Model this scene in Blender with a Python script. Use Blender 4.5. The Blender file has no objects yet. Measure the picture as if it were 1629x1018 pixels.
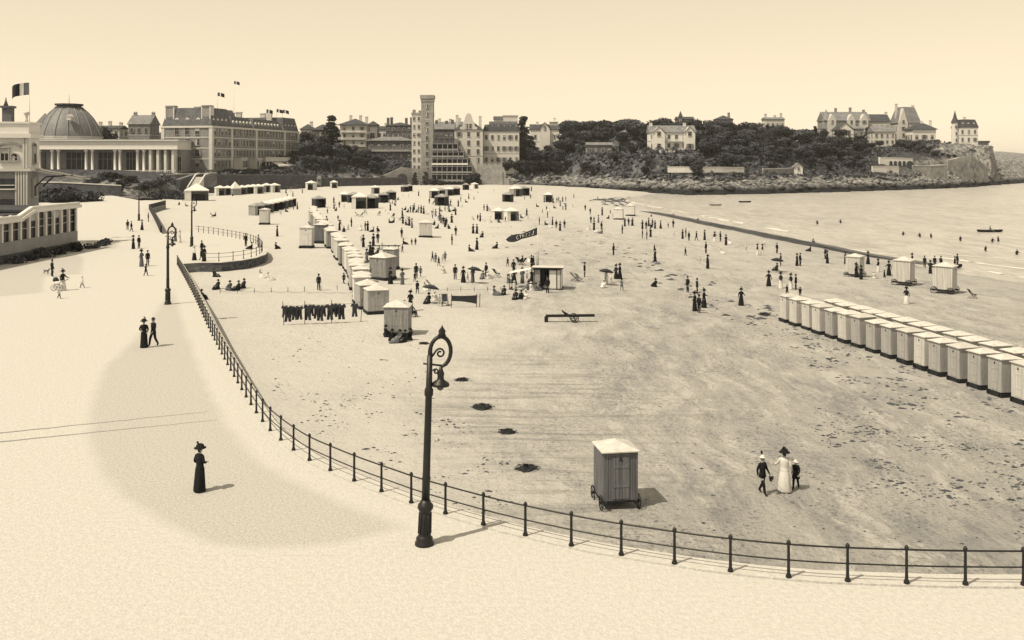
import bpy, bmesh, math, random
import numpy as np
from mathutils import Vector, Matrix, noise as mnoise

# ------------------------------------------------------------------ camera, sky, sun, exposure
S = bpy.context.scene
COL = S.collection
rnd = random.Random(7)
R = math.radians
PI = math.pi
F, CX, HY, CH = 1500.0, 814.5, 254.0, 12.0      # lens length and horizon row, in pixels of a 1629 wide frame; eye height

cam_d = bpy.data.cameras.new('camera')
cam = bpy.data.objects.new('camera', cam_d)
COL.objects.link(cam)
cam.location = (0, 0, CH)
cam.rotation_euler = (R(90), 0, 0)
cam_d.sensor_width = 36
cam_d.lens = F / 1629 * 36
cam_d.shift_y = -(509 - HY) / 1629               # a rising-front view camera: verticals stay vertical
cam_d.clip_start = 0.5
cam_d.clip_end = 30000
S.camera = cam

SUN_EL, SUN_DIR = R(57), Vector((0.82, 0.57))    # the way the shadows fall on the ground
w = bpy.data.worlds.new('World')
S.world = w
w.use_nodes = True
nt = w.node_tree
bg = nt.nodes['Background']
sky = nt.nodes.new('ShaderNodeTexSky')
sky.sky_type = 'NISHITA'
sky.sun_disc = False
sky.sun_elevation = SUN_EL
sky.sun_rotation = math.atan2(-SUN_DIR.x, -SUN_DIR.y)
sky.altitude = 0
sky.air_density = 1.0
sky.dust_density = 1.0
bw = nt.nodes.new('ShaderNodeSeparateColor')      # an old plate records one tone only, and is printed on cream stock
tint = nt.nodes.new('ShaderNodeVectorMath')
tint.operation = 'SCALE'
tint.inputs[0].default_value = (3.9, 3.9 * 0.845, 3.9 * 0.605)
nt.links.new(sky.outputs[0], bw.inputs[0])
fl = nt.nodes.new('ShaderNodeMath')
fl.operation = 'POWER'                           # the plate's soft shoulder evens out the sky
fl.inputs[1].default_value = 0.36
nt.links.new(bw.outputs['Red'], fl.inputs[0])
nt.links.new(fl.outputs[0], tint.inputs['Scale'])
nt.links.new(tint.outputs[0], bg.inputs[0])
bg.inputs[1].default_value = 0.13

sun_d = bpy.data.lights.new('sun', 'SUN')
sun_d.energy = 4.3
sun_d.angle = R(0.55)
sun_d.color = (1.0, 0.865, 0.64)
sun = bpy.data.objects.new('sun', sun_d)
COL.objects.link(sun)
sun.rotation_euler = Vector((SUN_DIR.x * math.cos(SUN_EL), SUN_DIR.y * math.cos(SUN_EL), -math.sin(SUN_EL))).to_track_quat('-Z', 'Y').to_euler()
sun.location = (-60, -60, 90)

S.view_settings.view_transform = 'Standard'
S.view_settings.look = 'None'
S.view_settings.exposure = 0.26
S.view_settings.gamma = 1.0
S.view_settings.use_curve_mapping = False
S.render.engine = 'CYCLES'
S.cycles.max_bounces = 5
S.cycles.diffuse_bounces = 3
S.cycles.use_adaptive_sampling = True
S.cycles.use_denoising = True

# ------------------------------------------------------------------ helpers
def G(v):
    """a grey of the plate: darks print neutral, lights print cream"""
    v = v * 0.80
    t = min(1.0, v / 0.30)
    a = (0.86, 0.97, 1.27)
    return tuple(v * (a[i] * (1 - t) + t) for i in range(3)) + (1.0,)

MATS = {}
def mat(name, v, var=0.18, scale=1.2, rough=0.85, bump=0.0, bscale=None, spec=0.25, v2=None, stretch=None, big=0.0):
    """procedural grey: two noise octaves between v*(1-var) and v*(1+var), optional relief"""
    if name in MATS:
        return MATS[name]
    m = bpy.data.materials.new(name)
    m.use_nodes = True
    n, l = m.node_tree.nodes, m.node_tree.links
    p = n['Principled BSDF']
    p.inputs['Roughness'].default_value = rough
    p.inputs['Specular IOR Level'].default_value = spec
    tc = n.new('ShaderNodeTexCoord')
    src = tc.outputs['Object']
    if stretch:
        mp = n.new('ShaderNodeMapping')
        mp.inputs['Scale'].default_value = stretch
        l.new(src, mp.inputs[0])
        src = mp.outputs[0]
    nz = n.new('ShaderNodeTexNoise')
    nz.inputs['Scale'].default_value = scale
    nz.inputs['Detail'].default_value = 6
    nz.inputs['Roughness'].default_value = 0.65
    l.new(src, nz.inputs['Vector'])
    cr = n.new('ShaderNodeValToRGB')
    cr.color_ramp.elements[0].position = 0.3
    cr.color_ramp.elements[1].position = 0.7
    cr.color_ramp.elements[0].color = G(v * (1 - var) if v2 is None else v)
    cr.color_ramp.elements[1].color = G(v * (1 + var) if v2 is None else v2)
    l.new(nz.outputs[0], cr.inputs[0])
    l.new(cr.outputs[0], p.inputs['Base Color'])
    if big:
        nl = n.new('ShaderNodeTexNoise')
        nl.inputs['Scale'].default_value = big
        nl.inputs['Detail'].default_value = 5
        l.new(tc.outputs['Object'], nl.inputs['Vector'])
        mr = n.new('ShaderNodeMapRange')
        mr.inputs[1].default_value = 0.32; mr.inputs[2].default_value = 0.68; mr.inputs[3].default_value = 0.94; mr.inputs[4].default_value = 1.04
        l.new(nl.outputs[0], mr.inputs[0])
        vm = n.new('ShaderNodeVectorMath')
        vm.operation = 'SCALE'
        l.new(cr.outputs[0], vm.inputs[0])
        l.new(mr.outputs[0], vm.inputs['Scale'])
        l.new(vm.outputs[0], p.inputs['Base Color'])
    if bump:
        nb = n.new('ShaderNodeTexNoise')
        nb.inputs['Scale'].default_value = bscale or scale * 6
        nb.inputs['Detail'].default_value = 4
        l.new(src, nb.inputs['Vector'])
        b = n.new('ShaderNodeBump')
        b.inputs['Strength'].default_value = bump
        b.inputs['Distance'].default_value = 0.1
        l.new(nb.outputs[0], b.inputs['Height'])
        l.new(b.outputs[0], p.inputs['Normal'])
    MATS[name] = m
    return m

def coursed(name, v, vj, bw_, bh, var=0.25):
    """brick or coursed stone too far away to part: a brick texture with recessed joints"""
    if name in MATS:
        return MATS[name]
    m = mat(name, v)
    n, l = m.node_tree.nodes, m.node_tree.links
    p = n['Principled BSDF']
    tc = n.new('ShaderNodeTexCoord')
    sx = n.new('ShaderNodeSeparateXYZ')
    l.new(tc.outputs['Object'], sx.inputs[0])
    ad = n.new('ShaderNodeMath')
    ad.operation = 'ADD'
    l.new(sx.outputs[0], ad.inputs[0])
    l.new(sx.outputs[1], ad.inputs[1])
    cb = n.new('ShaderNodeCombineXYZ')
    l.new(ad.outputs[0], cb.inputs[0])
    l.new(sx.outputs[2], cb.inputs[1])
    bt = n.new('ShaderNodeTexBrick')
    bt.inputs['Color1'].default_value = G(v * (1 - var))
    bt.inputs['Color2'].default_value = G(v * (1 + var))
    bt.inputs['Mortar'].default_value = G(vj)
    bt.inputs['Scale'].default_value = 1
    bt.inputs['Mortar Size'].default_value = 0.04 * bh
    bt.inputs['Brick Width'].default_value = bw_
    bt.inputs['Row Height'].default_value = bh
    l.new(cb.outputs[0], bt.inputs['Vector'])
    nz = n.new('ShaderNodeTexNoise')
    nz.inputs['Scale'].default_value = 0.35
    nz.inputs['Detail'].default_value = 5
    l.new(tc.outputs['Object'], nz.inputs['Vector'])
    mx = n.new('ShaderNodeMixRGB')
    mx.blend_type = 'MULTIPLY'
    mx.inputs[0].default_value = 0.55
    l.new(bt.outputs[0], mx.inputs[1])
    cr = n.new('ShaderNodeValToRGB')
    cr.color_ramp.elements[0].position = 0.3
    cr.color_ramp.elements[0].color = (0.45, 0.45, 0.45, 1)
    cr.color_ramp.elements[1].position = 0.62
    l.new(nz.outputs[0], cr.inputs[0])
    l.new(cr.outputs[0], mx.inputs[2])
    l.new(mx.outputs[0], p.inputs['Base Color'])
    return m

class MB:
    """collects faces for one mesh; every face carries a material slot"""
    def __init__(s):
        s.v, s.f, s.m, s.sm = [], [], [], []
    def add(s, vs, fs, mi=0, smooth=False):
        o = len(s.v)
        s.v += [tuple(p) for p in vs]
        for f in fs:
            s.f.append([i + o for i in f])
            s.m.append(mi)
            s.sm.append(smooth)
        return s
    def box(s, c, d, rz=0, mi=0, taper=1.0):
        x, y, z = d[0] / 2, d[1] / 2, d[2] / 2
        vs = []
        ca, sa = math.cos(rz), math.sin(rz)
        for k in (-1, 1):
            t = 1 if k < 0 else taper
            for (i, j) in ((-1, -1), (1, -1), (1, 1), (-1, 1)):
                a, b = i * x * t, j * y * t
                vs.append((c[0] + a * ca - b * sa, c[1] + a * sa + b * ca, c[2] + k * z))
        return s.add(vs, [(3, 2, 1, 0), (4, 5, 6, 7), (0, 1, 5, 4), (1, 2, 6, 5), (2, 3, 7, 6), (3, 0, 4, 7)], mi)
    def lathe(s, prof, n=12, c=(0, 0, 0), mi=0, smooth=True, sx=1.0, sy=1.0):
        """prof: (radius, z) from the bottom up"""
        vs, fs = [], []
        for (r, z) in prof:
            for k in range(n):
                a = 2 * PI * k / n
                vs.append((c[0] + r * sx * math.cos(a), c[1] + r * sy * math.sin(a), c[2] + z))
        for i in range(len(prof) - 1):
            for k in range(n):
                a, b = i * n + k, i * n + (k + 1) % n
                fs.append((a, b, b + n, a + n))
        fs.append(tuple(reversed(range(n))))
        fs.append(tuple(range((len(prof) - 1) * n, len(prof) * n)))
        return s.add(vs, fs, mi, smooth)
    def rings(s, rs, n=12, mi=0, smooth=True, fold=0.0, nf=7):
        """rs: (x, y, z, rx, ry) ellipses lofted; fold ruffles the lower rings like cloth"""
        vs, fs = [], []
        for i, (x, y, z, rx, ry) in enumerate(rs):
            for k in range(n):
                a = 2 * PI * k / n
                q = 1 + fold * max(0, 1 - i / (len(rs) - 1)) * (math.sin(nf * a + 0.6 * i) + 0.5 * math.sin((nf - 3) * a + 1))
                vs.append((x + rx * q * math.cos(a), y + ry * q * math.sin(a), z))
        for i in range(len(rs) - 1):
            for k in range(n):
                a, b = i * n + k, i * n + (k + 1) % n
                fs.append((a, b, b + n, a + n))
        fs.append(tuple(reversed(range(n))))
        fs.append(tuple(range((len(rs) - 1) * n, len(rs) * n)))
        return s.add(vs, fs, mi, smooth)
    def tube(s, pts, r, n=6, mi=0, closed=False, smooth=True):
        pts = [Vector(p) for p in pts]
        m = len(pts)
        rr = r if isinstance(r, (list, tuple)) else [r] * m
        vs, fs = [], []
        up0 = None
        for i, p in enumerate(pts):
            if closed:
                t = pts[(i + 1) % m] - pts[i - 1]
            else:
                t = pts[min(i + 1, m - 1)] - pts[max(i - 1, 0)]
            t.normalize()
            if up0 is None:
                up0 = Vector((0, 0, 1)) if abs(t.z) < 0.9 else Vector((1, 0, 0))
            a = t.cross(up0)
            if a.length < 1e-4:
                a = t.cross(Vector((0, 1, 0)))
            a.normalize()
            b = a.cross(t).normalized()
            up0 = b
            for k in range(n):
                g = 2 * PI * k / n
                vs.append(p + a * (rr[i] * math.cos(g)) + b * (rr[i] * math.sin(g)))
        for i in range(m if closed else m - 1):
            for k in range(n):
                c0, c1 = i * n + k, i * n + (k + 1) % n
                d0, d1 = ((i + 1) % m) * n + k, ((i + 1) % m) * n + (k + 1) % n
                fs.append((c0, c1, d1, d0))
        if not closed:
            fs.append(tuple(reversed(range(n))))
            fs.append(tuple(range((m - 1) * n, m * n)))
        return s.add(vs, fs, mi, smooth)
    def prism(s, poly, z0, z1, mi=0):
        """poly: counter-clockwise (x, y); z0, z1 numbers or per-point lists"""
        n = len(poly)
        a = z0 if isinstance(z0, (list, tuple)) else [z0] * n
        b = z1 if isinstance(z1, (list, tuple)) else [z1] * n
        vs = [(p[0], p[1], a[i]) for i, p in enumerate(poly)] + [(p[0], p[1], b[i]) for i, p in enumerate(poly)]
        fs = [tuple(reversed(range(n))), tuple(range(n, 2 * n))]
        fs += [(i, (i + 1) % n, (i + 1) % n + n, i + n) for i in range(n)]
        return s.add(vs, fs, mi)
    def ext(s, poly, y0, y1, mi=0):
        """poly in (x, z), extruded along y"""
        n = len(poly)
        vs = [(p[0], y0, p[1]) for p in poly] + [(p[0], y1, p[1]) for p in poly]
        fs = [tuple(range(n)), tuple(reversed(range(n, 2 * n)))]
        fs += [((i + 1) % n, i, i + n, (i + 1) % n + n) for i in range(n)]
        return s.add(vs, fs, mi)
    def mesh(s, name, mats):
        me = bpy.data.meshes.new(name)
        me.from_pydata(s.v, [], s.f)
        for m in (mats if isinstance(mats, (list, tuple)) else [mats]):
            me.materials.append(m)
        me.polygons.foreach_set('material_index', s.m)
        me.polygons.foreach_set('use_smooth', s.sm)
        me.update()
        return me
    def build(s, name, mats, parent=None, loc=(0, 0, 0), rz=0):
        return put(name, s.mesh(name, mats), parent, loc, rz)

def put(name, me, parent=None, loc=(0, 0, 0), rz=0, scale=None):
    o = bpy.data.objects.new(name, me)
    COL.objects.link(o)
    o.parent = parent
    o.location = loc
    o.rotation_euler = (0, 0, rz)
    if scale:
        o.scale = scale if isinstance(scale, (tuple, list)) else (scale,) * 3
    return o

def tag(o, label=None, cat=None, group=None, kind=None):
    if label: o['label'] = label
    if cat: o['category'] = cat
    if group: o['group'] = group
    if kind: o['kind'] = kind
    return o

def empty(name, loc, rz=0, label=None, cat=None, group=None):
    o = bpy.data.objects.new(name, None)
    COL.objects.link(o)
    o.empty_display_size = 0.3
    o.location = loc
    o.rotation_euler = (0, 0, rz)
    return tag(o, label, cat, group)

KIDS = {}
def kids(o):
    return [c for c in o.children]
def copy_tree(o, parent=None):
    c = o.copy()
    COL.objects.link(c)
    c.parent = parent
    for ch in kids(o):
        copy_tree(ch, c)
    return c

def setmat(o, i, m):
    o.material_slots[i].link = 'OBJECT'
    o.material_slots[i].material = m

ORD = ['', 'first', 'second', 'third', 'fourth', 'fifth', 'sixth', 'seventh', 'eighth', 'ninth', 'tenth', 'eleventh',
       'twelfth', 'thirteenth', 'fourteenth', 'fifteenth', 'sixteenth', 'seventeenth', 'eighteenth', 'nineteenth', 'twentieth']
TENS = {20: 'twenty', 30: 'thirty', 40: 'forty'}
def ordn(n):
    if n < len(ORD): return ORD[n]
    if n % 10 == 0: return {30: 'thirtieth', 40: 'fortieth'}[n]
    return TENS[n // 10 * 10] + '-' + ORD[n % 10]

# ------------------------------------------------------------------ the lie of the land
def interp(x, xs, ys):
    return float(np.interp(x, xs, ys))

SHORE = [(20, 92), (60, 78), (120, 65), (134, 60.3), (151, 57), (185, 53.8), (233, 47.5), (315, 40), (364, 41), (432, 64), (470, 72)]
SEA = -3.55
def shore_x(Y):
    return interp(Y, [p[0] for p in SHORE], [p[1] for p in SHORE])
def beach_z(X, Y):
    t = (X + 8) / (shore_x(Y) + 8)
    z = -2.0
    if t > 0:
        z -= 1.55 * t ** 1.15
    u = min(1, max(0, (-X - 10) / 22)) * min(1, max(0, (150 - abs(Y - 190)) / 60))
    z += 0.95 * u * u * (3 - 2 * u) * (1 - min(1, max(0, (Y - 240) / 90)))
    z += 1.1 * min(1, max(0, (Y - 240) / 220)) * (1 - min(1, max(0, t))) ** 0.5
    return z
def px(x, Y):
    return (x - CX) / F * Y
def pz(y, Y):
    return CH - (y - HY) / F * Y
def prom(x, y, z=0.0):
    Y = (CH - z) * F / (y - HY)
    return (px(x, Y), Y)
def on_beach(x, y):
    z = -2.3
    for _ in range(30):
        Y = (CH - z) * F / (y - HY)
        X = px(x, Y)
        z = 0.5 * z + 0.5 * beach_z(X, Y)
    return (X, Y, beach_z(X, Y))
def on_sea(x, y):
    Y = (CH - SEA) * F / (y - HY)
    return (px(x, Y), Y, SEA)

DK = [-40, 0, 3, 10, 18, 30, 55, 90, 150, 400]
PT = [-3, -0.3, 0.8, 2.2, 3.2, 4.4, 6.4, 7.5, 13, 18]
PT2 = [-4, -1.2, 3.5, 5.6, 6.6, 7.3, 7.6, 8.0, 14, 20]
PM = [-6, -1.0, 0.8, 5, 10, 15, 20, 24, 28, 31]
PH = [-8, -3.7, -0.9, 2.2, 5, 9, 16.5, 23, 27, 29]
PC = [-8, -3.7, -0.6, 3.5, 13, 18, 21, 22, 22, 22]
PC2 = [-8, -3.7, -0.6, 4.0, 14, 19, 21.5, 22, 22, 22]
PC3 = [-8, -3.7, -0.6, 4, 11, 15, 17.5, 18, 18, 18]
COAST = [(-300, 312, PT), (-130, 315, PT), (-121, 345, PT2), (-124, 372, PT2), (-97, 425, PT2), (-92, 450, PM), (-66, 472, PM), (-35, 496, PM),
         (0, 505, PM), (14, 500, PM), (26, 486, PH), (38, 471, PH), (62, 447, PH), (79, 417, PH), (110, 425, PH), (148, 450, PH), (200, 485, PH),
         (240, 515, PC), (262, 540, PC), (300, 585, PC2), (350, 640, PC3), (470, 760, PC3)]
_A = np.array([(c[0], c[1]) for c in COAST], float)
_PROF = np.array([c[2] for c in COAST], float)
def land_z(X, Y):
    """height of the town and headland ground; arrays in, arrays out"""
    X = np.atleast_1d(np.asarray(X, float)); Y = np.atleast_1d(np.asarray(Y, float))
    best = np.full(X.shape, 1e9); seg = np.zeros(X.shape, int); tt = np.zeros(X.shape)
    for i in range(len(_A) - 1):
        a, b = _A[i], _A[i + 1]
        d = b - a
        t = np.clip(((X - a[0]) * d[0] + (Y - a[1]) * d[1]) / (d @ d), 0, 1)
        q = np.hypot(X - a[0] - t * d[0], Y - a[1] - t * d[1])
        m = q < best
        best[m] = q[m]; seg[m] = i; tt[m] = t[m]
    poly = np.vstack([_A, [(900, 1200), (-900, 1200), (-900, 312)]])
    ins = np.zeros(X.shape, bool)
    for i in range(len(poly)):
        a, b = poly[i], poly[(i + 1) % len(poly)]
        c = ((a[1] > Y) != (b[1] > Y))
        if a[1] != b[1]:
            ins ^= c & (X < (b[0] - a[0]) * (Y - a[1]) / (b[1] - a[1]) + a[0])
    d = np.where(ins, best, -best)
    out = np.zeros(X.shape)
    for i in range(len(_A) - 1):
        m = seg == i
        if m.any():
            z0 = np.interp(d[m], DK, _PROF[i]); z1 = np.interp(d[m], DK, _PROF[i + 1])
            out[m] = z0 * (1 - tt[m]) + z1 * tt[m]
    for (x, b, yy, hw) in PADS:
        q = np.maximum(np.abs(X - px(x, yy)) - hw, 0) ** 2 + np.maximum(np.abs(Y - yy - 5) - 7, 0) ** 2
        k = np.clip(1 - np.sqrt(q) / 11, 0, 1)
        k = k * k * (3 - 2 * k)
        k = np.where(d > 4, k, 0)
        out = out * (1 - k) + (pz(b, yy) + 0.1) * k
    return out, d
# level garden platforms cut into the slope for the houses: (x, base row, distance, half width)
PADS = [(66, 232, 430, 5), (221, 232, 440, 7), (168, 232, 450, 8), (510, 245, 500, 6), (562, 233, 520, 9), (592, 228, 545, 5), (634, 233, 545, 9), (621, 256, 515, 14),
        (866, 245, 545, 9), (954, 246, 505, 8), (997, 222, 520, 5), (1070, 239, 480, 13), (1345, 222, 590, 16), (1345, 222, 560, 7), (1399, 222, 600, 9), (1407, 242, 555, 8),
        (1446, 222, 600, 9), (1470, 226, 585, 9), (1541, 228, 600, 8), (1565, 233, 600, 4)]
def lz(X, Y):
    return float(land_z(X, Y)[0][0])

# ------------------------------------------------------------------ ground materials
def nodes(m):
    return m.node_tree.nodes, m.node_tree.links
def new_noise(n, l, src, scale, detail=5, rough=0.6, stretch=None, rot=0.0):
    if stretch:
        mp = n.new('ShaderNodeMapping')
        mp.inputs['Rotation'].default_value = (0, 0, rot)
        mp.inputs['Scale'].default_value = stretch
        l.new(src, mp.inputs[0])
        src = mp.outputs[0]
    z = n.new('ShaderNodeTexNoise')
    z.inputs['Scale'].default_value = scale
    z.inputs['Detail'].default_value = detail
    z.inputs['Roughness'].default_value = rough
    l.new(src, z.inputs['Vector'])
    return z.outputs[0]
def ramp(n, l, src, a, b, ca=0.0, cb=1.0):
    r = n.new('ShaderNodeMapRange')
    r.inputs[1].default_value = a
    r.inputs[2].default_value = b
    r.inputs[3].default_value = ca
    r.inputs[4].default_value = cb
    l.new(src, r.inputs[0])
    return r.outputs[0]
def op(n, l, o, a, b):
    m = n.new('ShaderNodeMath')
    m.operation = o
    for i, q in enumerate((a, b)):
        if isinstance(q, (int, float)):
            m.inputs[i].default_value = q
        else:
            l.new(q, m.inputs[i])
    return m.outputs[0]
def mixc(n, l, fac, a, b):
    m = n.new('ShaderNodeMixRGB')
    l.new(fac, m.inputs[0])
    for i, q in ((1, a), (2, b)):
        if isinstance(q, tuple):
            m.inputs[i].default_value = q
        else:
            l.new(q, m.inputs[i])
    return m.outputs[0]

def sand_material():
    m = bpy.data.materials.new('sand')
    m.use_nodes = True
    n, l = nodes(m)
    p = n['Principled BSDF']
    p.inputs['Roughness'].default_value = 0.95
    p.inputs['Specular IOR Level'].default_value = 0.1
    tc = n.new('ShaderNodeTexCoord').outputs['Object']
    sp = n.new('ShaderNodeSeparateXYZ')
    l.new(tc, sp.inputs[0])
    big = new_noise(n, l, tc, 0.07, 4)
    # the tide-washed middle of the beach is damp and darker; the upper beach is dry and pale
    xx = op(n, l, 'ADD', sp.outputs[0], op(n, l, 'MULTIPLY', op(n, l, 'SUBTRACT', big, 0.5), 30))
    damp = ramp(n, l, xx, -9, 9)
    near = ramp(n, l, sp.outputs[1], 90, 260, 1.0, 0.35)
    damp = op(n, l, 'MULTIPLY', damp, near)
    patch = ramp(n, l, new_noise(n, l, tc, 0.2, 8, 0.75, (1.4, 0.6, 1), R(14)), 0.40, 0.62)
    wv = n.new('ShaderNodeVectorMath'); wv.operation = 'MULTIPLY_ADD'
    wn = n.new('ShaderNodeTexNoise'); wn.inputs['Scale'].default_value = 0.11; l.new(tc, wn.inputs['Vector'])
    l.new(wn.outputs['Color'], wv.inputs[0]); wv.inputs[1].default_value = (4, 4, 0); l.new(tc, wv.inputs[2])
    warped = wv.outputs[0]
    streak = ramp(n, l, new_noise(n, l, warped, 1.0, 10, 0.78, (0.75, 0.22, 1), R(14)), 0.44, 0.62)
    rake = ramp(n, l, new_noise(n, l, tc, 1.0, 6, 0.7, (0.14, 1.5, 1), R(-5)), 0.5, 0.66)
    rk1 = op(n, l, 'MULTIPLY', op(n, l, 'MULTIPLY', ramp(n, l, xx, 10, 4), ramp(n, l, xx, -7, 0)), ramp(n, l, sp.outputs[1], 76, 62))
    rake = op(n, l, 'MULTIPLY', rake, op(n, l, 'ADD', op(n, l, 'MULTIPLY', rk1, 0.8), 0.03))
    c = mixc(n, l, damp, G(0.57), G(0.50))
    k1 = op(n, l, 'MULTIPLY', op(n, l, 'MULTIPLY', patch, streak), op(n, l, 'ADD', op(n, l, 'MULTIPLY', damp, 0.75), 0.08))
    c = mixc(n, l, k1, c, G(0.22))
    k2 = op(n, l, 'MULTIPLY', rake, 0.5)
    c = mixc(n, l, k2, c, G(0.17))
    fine = ramp(n, l, new_noise(n, l, tc, 5.0, 8, 0.85), 0.50, 0.62)
    zone = ramp(n, l, new_noise(n, l, tc, 0.16, 5, 0.7), 0.36, 0.60)
    k3 = op(n, l, 'MULTIPLY', op(n, l, 'MULTIPLY', fine, zone), op(n, l, 'ADD', op(n, l, 'MULTIPLY', damp, 0.8), 0.3))
    c = mixc(n, l, k3, c, G(0.10))
    # wet strand along the water
    wet = ramp(n, l, op(n, l, 'ADD', sp.outputs[2], op(n, l, 'MULTIPLY', big, 0.5)), -3.35, -2.75, 0.35, 0.0)
    c = mixc(n, l, wet, c, G(0.30))
    l.new(c, p.inputs['Base Color'])
    hb = op(n, l, 'ADD', new_noise(n, l, tc, 3.2, 7, 0.75), op(n, l, 'MULTIPLY', new_noise(n, l, tc, 0.9, 3), 1.4))
    hb = op(n, l, 'SUBTRACT', hb, op(n, l, 'MULTIPLY', rake, 0.7))
    hb = op(n, l, 'SUBTRACT', hb, op(n, l, 'MULTIPLY', op(n, l, 'MULTIPLY', streak, damp), 0.5))
    b = n.new('ShaderNodeBump')
    b.inputs['Strength'].default_value = 0.9
    b.inputs['Distance'].default_value = 0.16
    l.new(hb, b.inputs['Height'])
    l.new(b.outputs[0], p.inputs['Normal'])
    return m

def water_material(name, ripple_shade, ripple_light, rough, wavy):
    m = bpy.data.materials.new(name)
    m.use_nodes = True
    n, l = nodes(m)
    p = n['Principled BSDF']
    p.inputs['Roughness'].default_value = rough
    p.inputs['Specular IOR Level'].default_value = 0.5
    p.inputs['IOR'].default_value = 1.33
    tc = n.new('ShaderNodeTexCoord').outputs['Object']
    sp = n.new('ShaderNodeSeparateXYZ')
    l.new(tc, sp.inputs[0])
    big = new_noise(n, l, tc, 1.0, 5, 0.7, (0.05, 0.02, 1), R(10))
    rip = new_noise(n, l, tc, 1.0, 8, 0.72, (0.42, 0.13, 1), R(12))
    k_ = op(n, l, 'ADD', op(n, l, 'MULTIPLY', rip, 0.75), op(n, l, 'MULTIPLY', big, 0.25))
    c = mixc(n, l, ramp(n, l, k_, 0.40, 0.58), G(ripple_shade), G(ripple_light))  # shade on tilted ripple faces painted into the colour as darker streaks
    l.new(c, p.inputs['Base Color'])
    h = op(n, l, 'ADD', new_noise(n, l, tc, 1.0, 5, 0.65, (0.55, 0.16, 1), R(12)), op(n, l, 'MULTIPLY', new_noise(n, l, tc, 1.6, 4), 0.4))
    b = n.new('ShaderNodeBump')
    b.inputs['Strength'].default_value = wavy
    b.inputs['Distance'].default_value = 0.5
    l.new(h, b.inputs['Height'])
    l.new(b.outputs[0], p.inputs['Normal'])
    return m

def land_material():
    m = bpy.data.materials.new('scrub_and_rock')
    m.use_nodes = True
    n, l = nodes(m)
    p = n['Principled BSDF']
    p.inputs['Roughness'].default_value = 0.95
    p.inputs['Specular IOR Level'].default_value = 0.1
    tc = n.new('ShaderNodeTexCoord').outputs['Object']
    sp = n.new('ShaderNodeSeparateXYZ')
    l.new(tc, sp.inputs[0])
    n1 = new_noise(n, l, tc, 0.12, 6, 0.7)
    n2 = new_noise(n, l, tc, 0.5, 6, 0.75)
    zz = op(n, l, 'ADD', sp.outputs[2], op(n, l, 'MULTIPLY', op(n, l, 'SUBTRACT', n1, 0.5), 7))
    rock = mixc(n, l, ramp(n, l, n2, 0.42, 0.62), G(0.07), G(0.42))
    weed = mixc(n, l, ramp(n, l, op(n, l, 'ADD', sp.outputs[2], op(n, l, 'MULTIPLY', op(n, l, 'SUBTRACT', n1, 0.5), 2.5)), -1.8, 0.6), G(0.026), rock)
    scrub = mixc(n, l, ramp(n, l, n2, 0.42, 0.66), G(0.045), G(0.12))
    scrub = mixc(n, l, ramp(n, l, sp.outputs[0], 258, 300), scrub, mixc(n, l, ramp(n, l, n2, 0.42, 0.6), G(0.12), G(0.42)))
    c = mixc(n, l, ramp(n, l, zz, 2.5, 5.5), weed, scrub)
    # steep ground is bare rock
    ge = n.new('ShaderNodeNewGeometry')
    sn = n.new('ShaderNodeSeparateXYZ')
    l.new(ge.outputs['True Normal'], sn.inputs[0])
    c = mixc(n, l, op(n, l, 'MULTIPLY', ramp(n, l, sn.outputs[2], 0.80, 0.66), ramp(n, l, sp.outputs[2], -1.5, 0.8)), c, mixc(n, l, ramp(n, l, n2, 0.4, 0.65), G(0.07), mixc(n, l, ramp(n, l, sp.outputs[0], 200, 235), G(0.22), G(0.5))))
    l.new(c, p.inputs['Base Color'])
    b = n.new('ShaderNodeBump')
    b.inputs['Strength'].default_value = 0.8
    b.inputs['Distance'].default_value = 0.8
    l.new(n2, b.inputs['Height'])
    l.new(b.outputs[0], p.inputs['Normal'])
    return m

M_SAND = sand_material()
M_SEA = water_material('sea_water', 0.37, 0.54, 0.28, 1.0)
M_WAVE = water_material('shaded_wave_water', 0.035, 0.07, 0.35, 0.3)  # dark tone paints the shade of the wave's steep face
M_FOAM = mat('foam', 0.72, 0.15, 2.0, 0.9, 0.6)
M_LAND = land_material()
M_PROM = mat('pale_beaten_gravel', 0.55, 0.12, 6.0, 0.95, 0.4, 12)
M_GRAV = mat('grey_beaten_gravel', 0.44, 0.22, 9.0, 0.95, 0.4, 14)
M_TRACK = mat('wheel_rut', 0.26, 0.25, 3)
M_COPE = mat('coping_stone', 0.62, 0.10, 0.8, 0.9, 0.2, 8)
M_WALL = coursed('rubble_stone', 0.22, 0.12, 0.9, 0.42)
M_DWALL = coursed('dark_rubble_stone', 0.10, 0.05, 0.6, 0.3, 0.4)
M_PWALL = coursed('pale_rubble_stone', 0.36, 0.24, 1.0, 0.45, 0.2)
M_IRON = mat('black_iron_paint', 0.010, 0.3, 6, 0.45, 0.1, spec=0.4)
M_DARK = mat('tarred_timber', 0.022, 0.35, 3, 0.8, 0.2)
M_WHITE = mat('white_paint', 0.74, 0.06, 0.7, 0.6, 0.08)
M_GREYW = mat('weathered_board', 0.30, 0.35, 1.0, 0.85, 0.2, stretch=(5, 5, 0.5))
M_PALEW = mat('pale_board', 0.58, 0.22, 1.0, 0.8, 0.15, stretch=(5, 5, 0.5))
M_MIDW = mat('brown_board', 0.17, 0.4, 1.0, 0.85, 0.25, stretch=(6, 6, 0.5))
M_CANV = mat('white_canvas', 0.70, 0.08, 1.5, 0.9, 0.2)
M_DCANV = mat('dark_canvas', 0.04, 0.3, 1.5, 0.9, 0.2)

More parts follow.
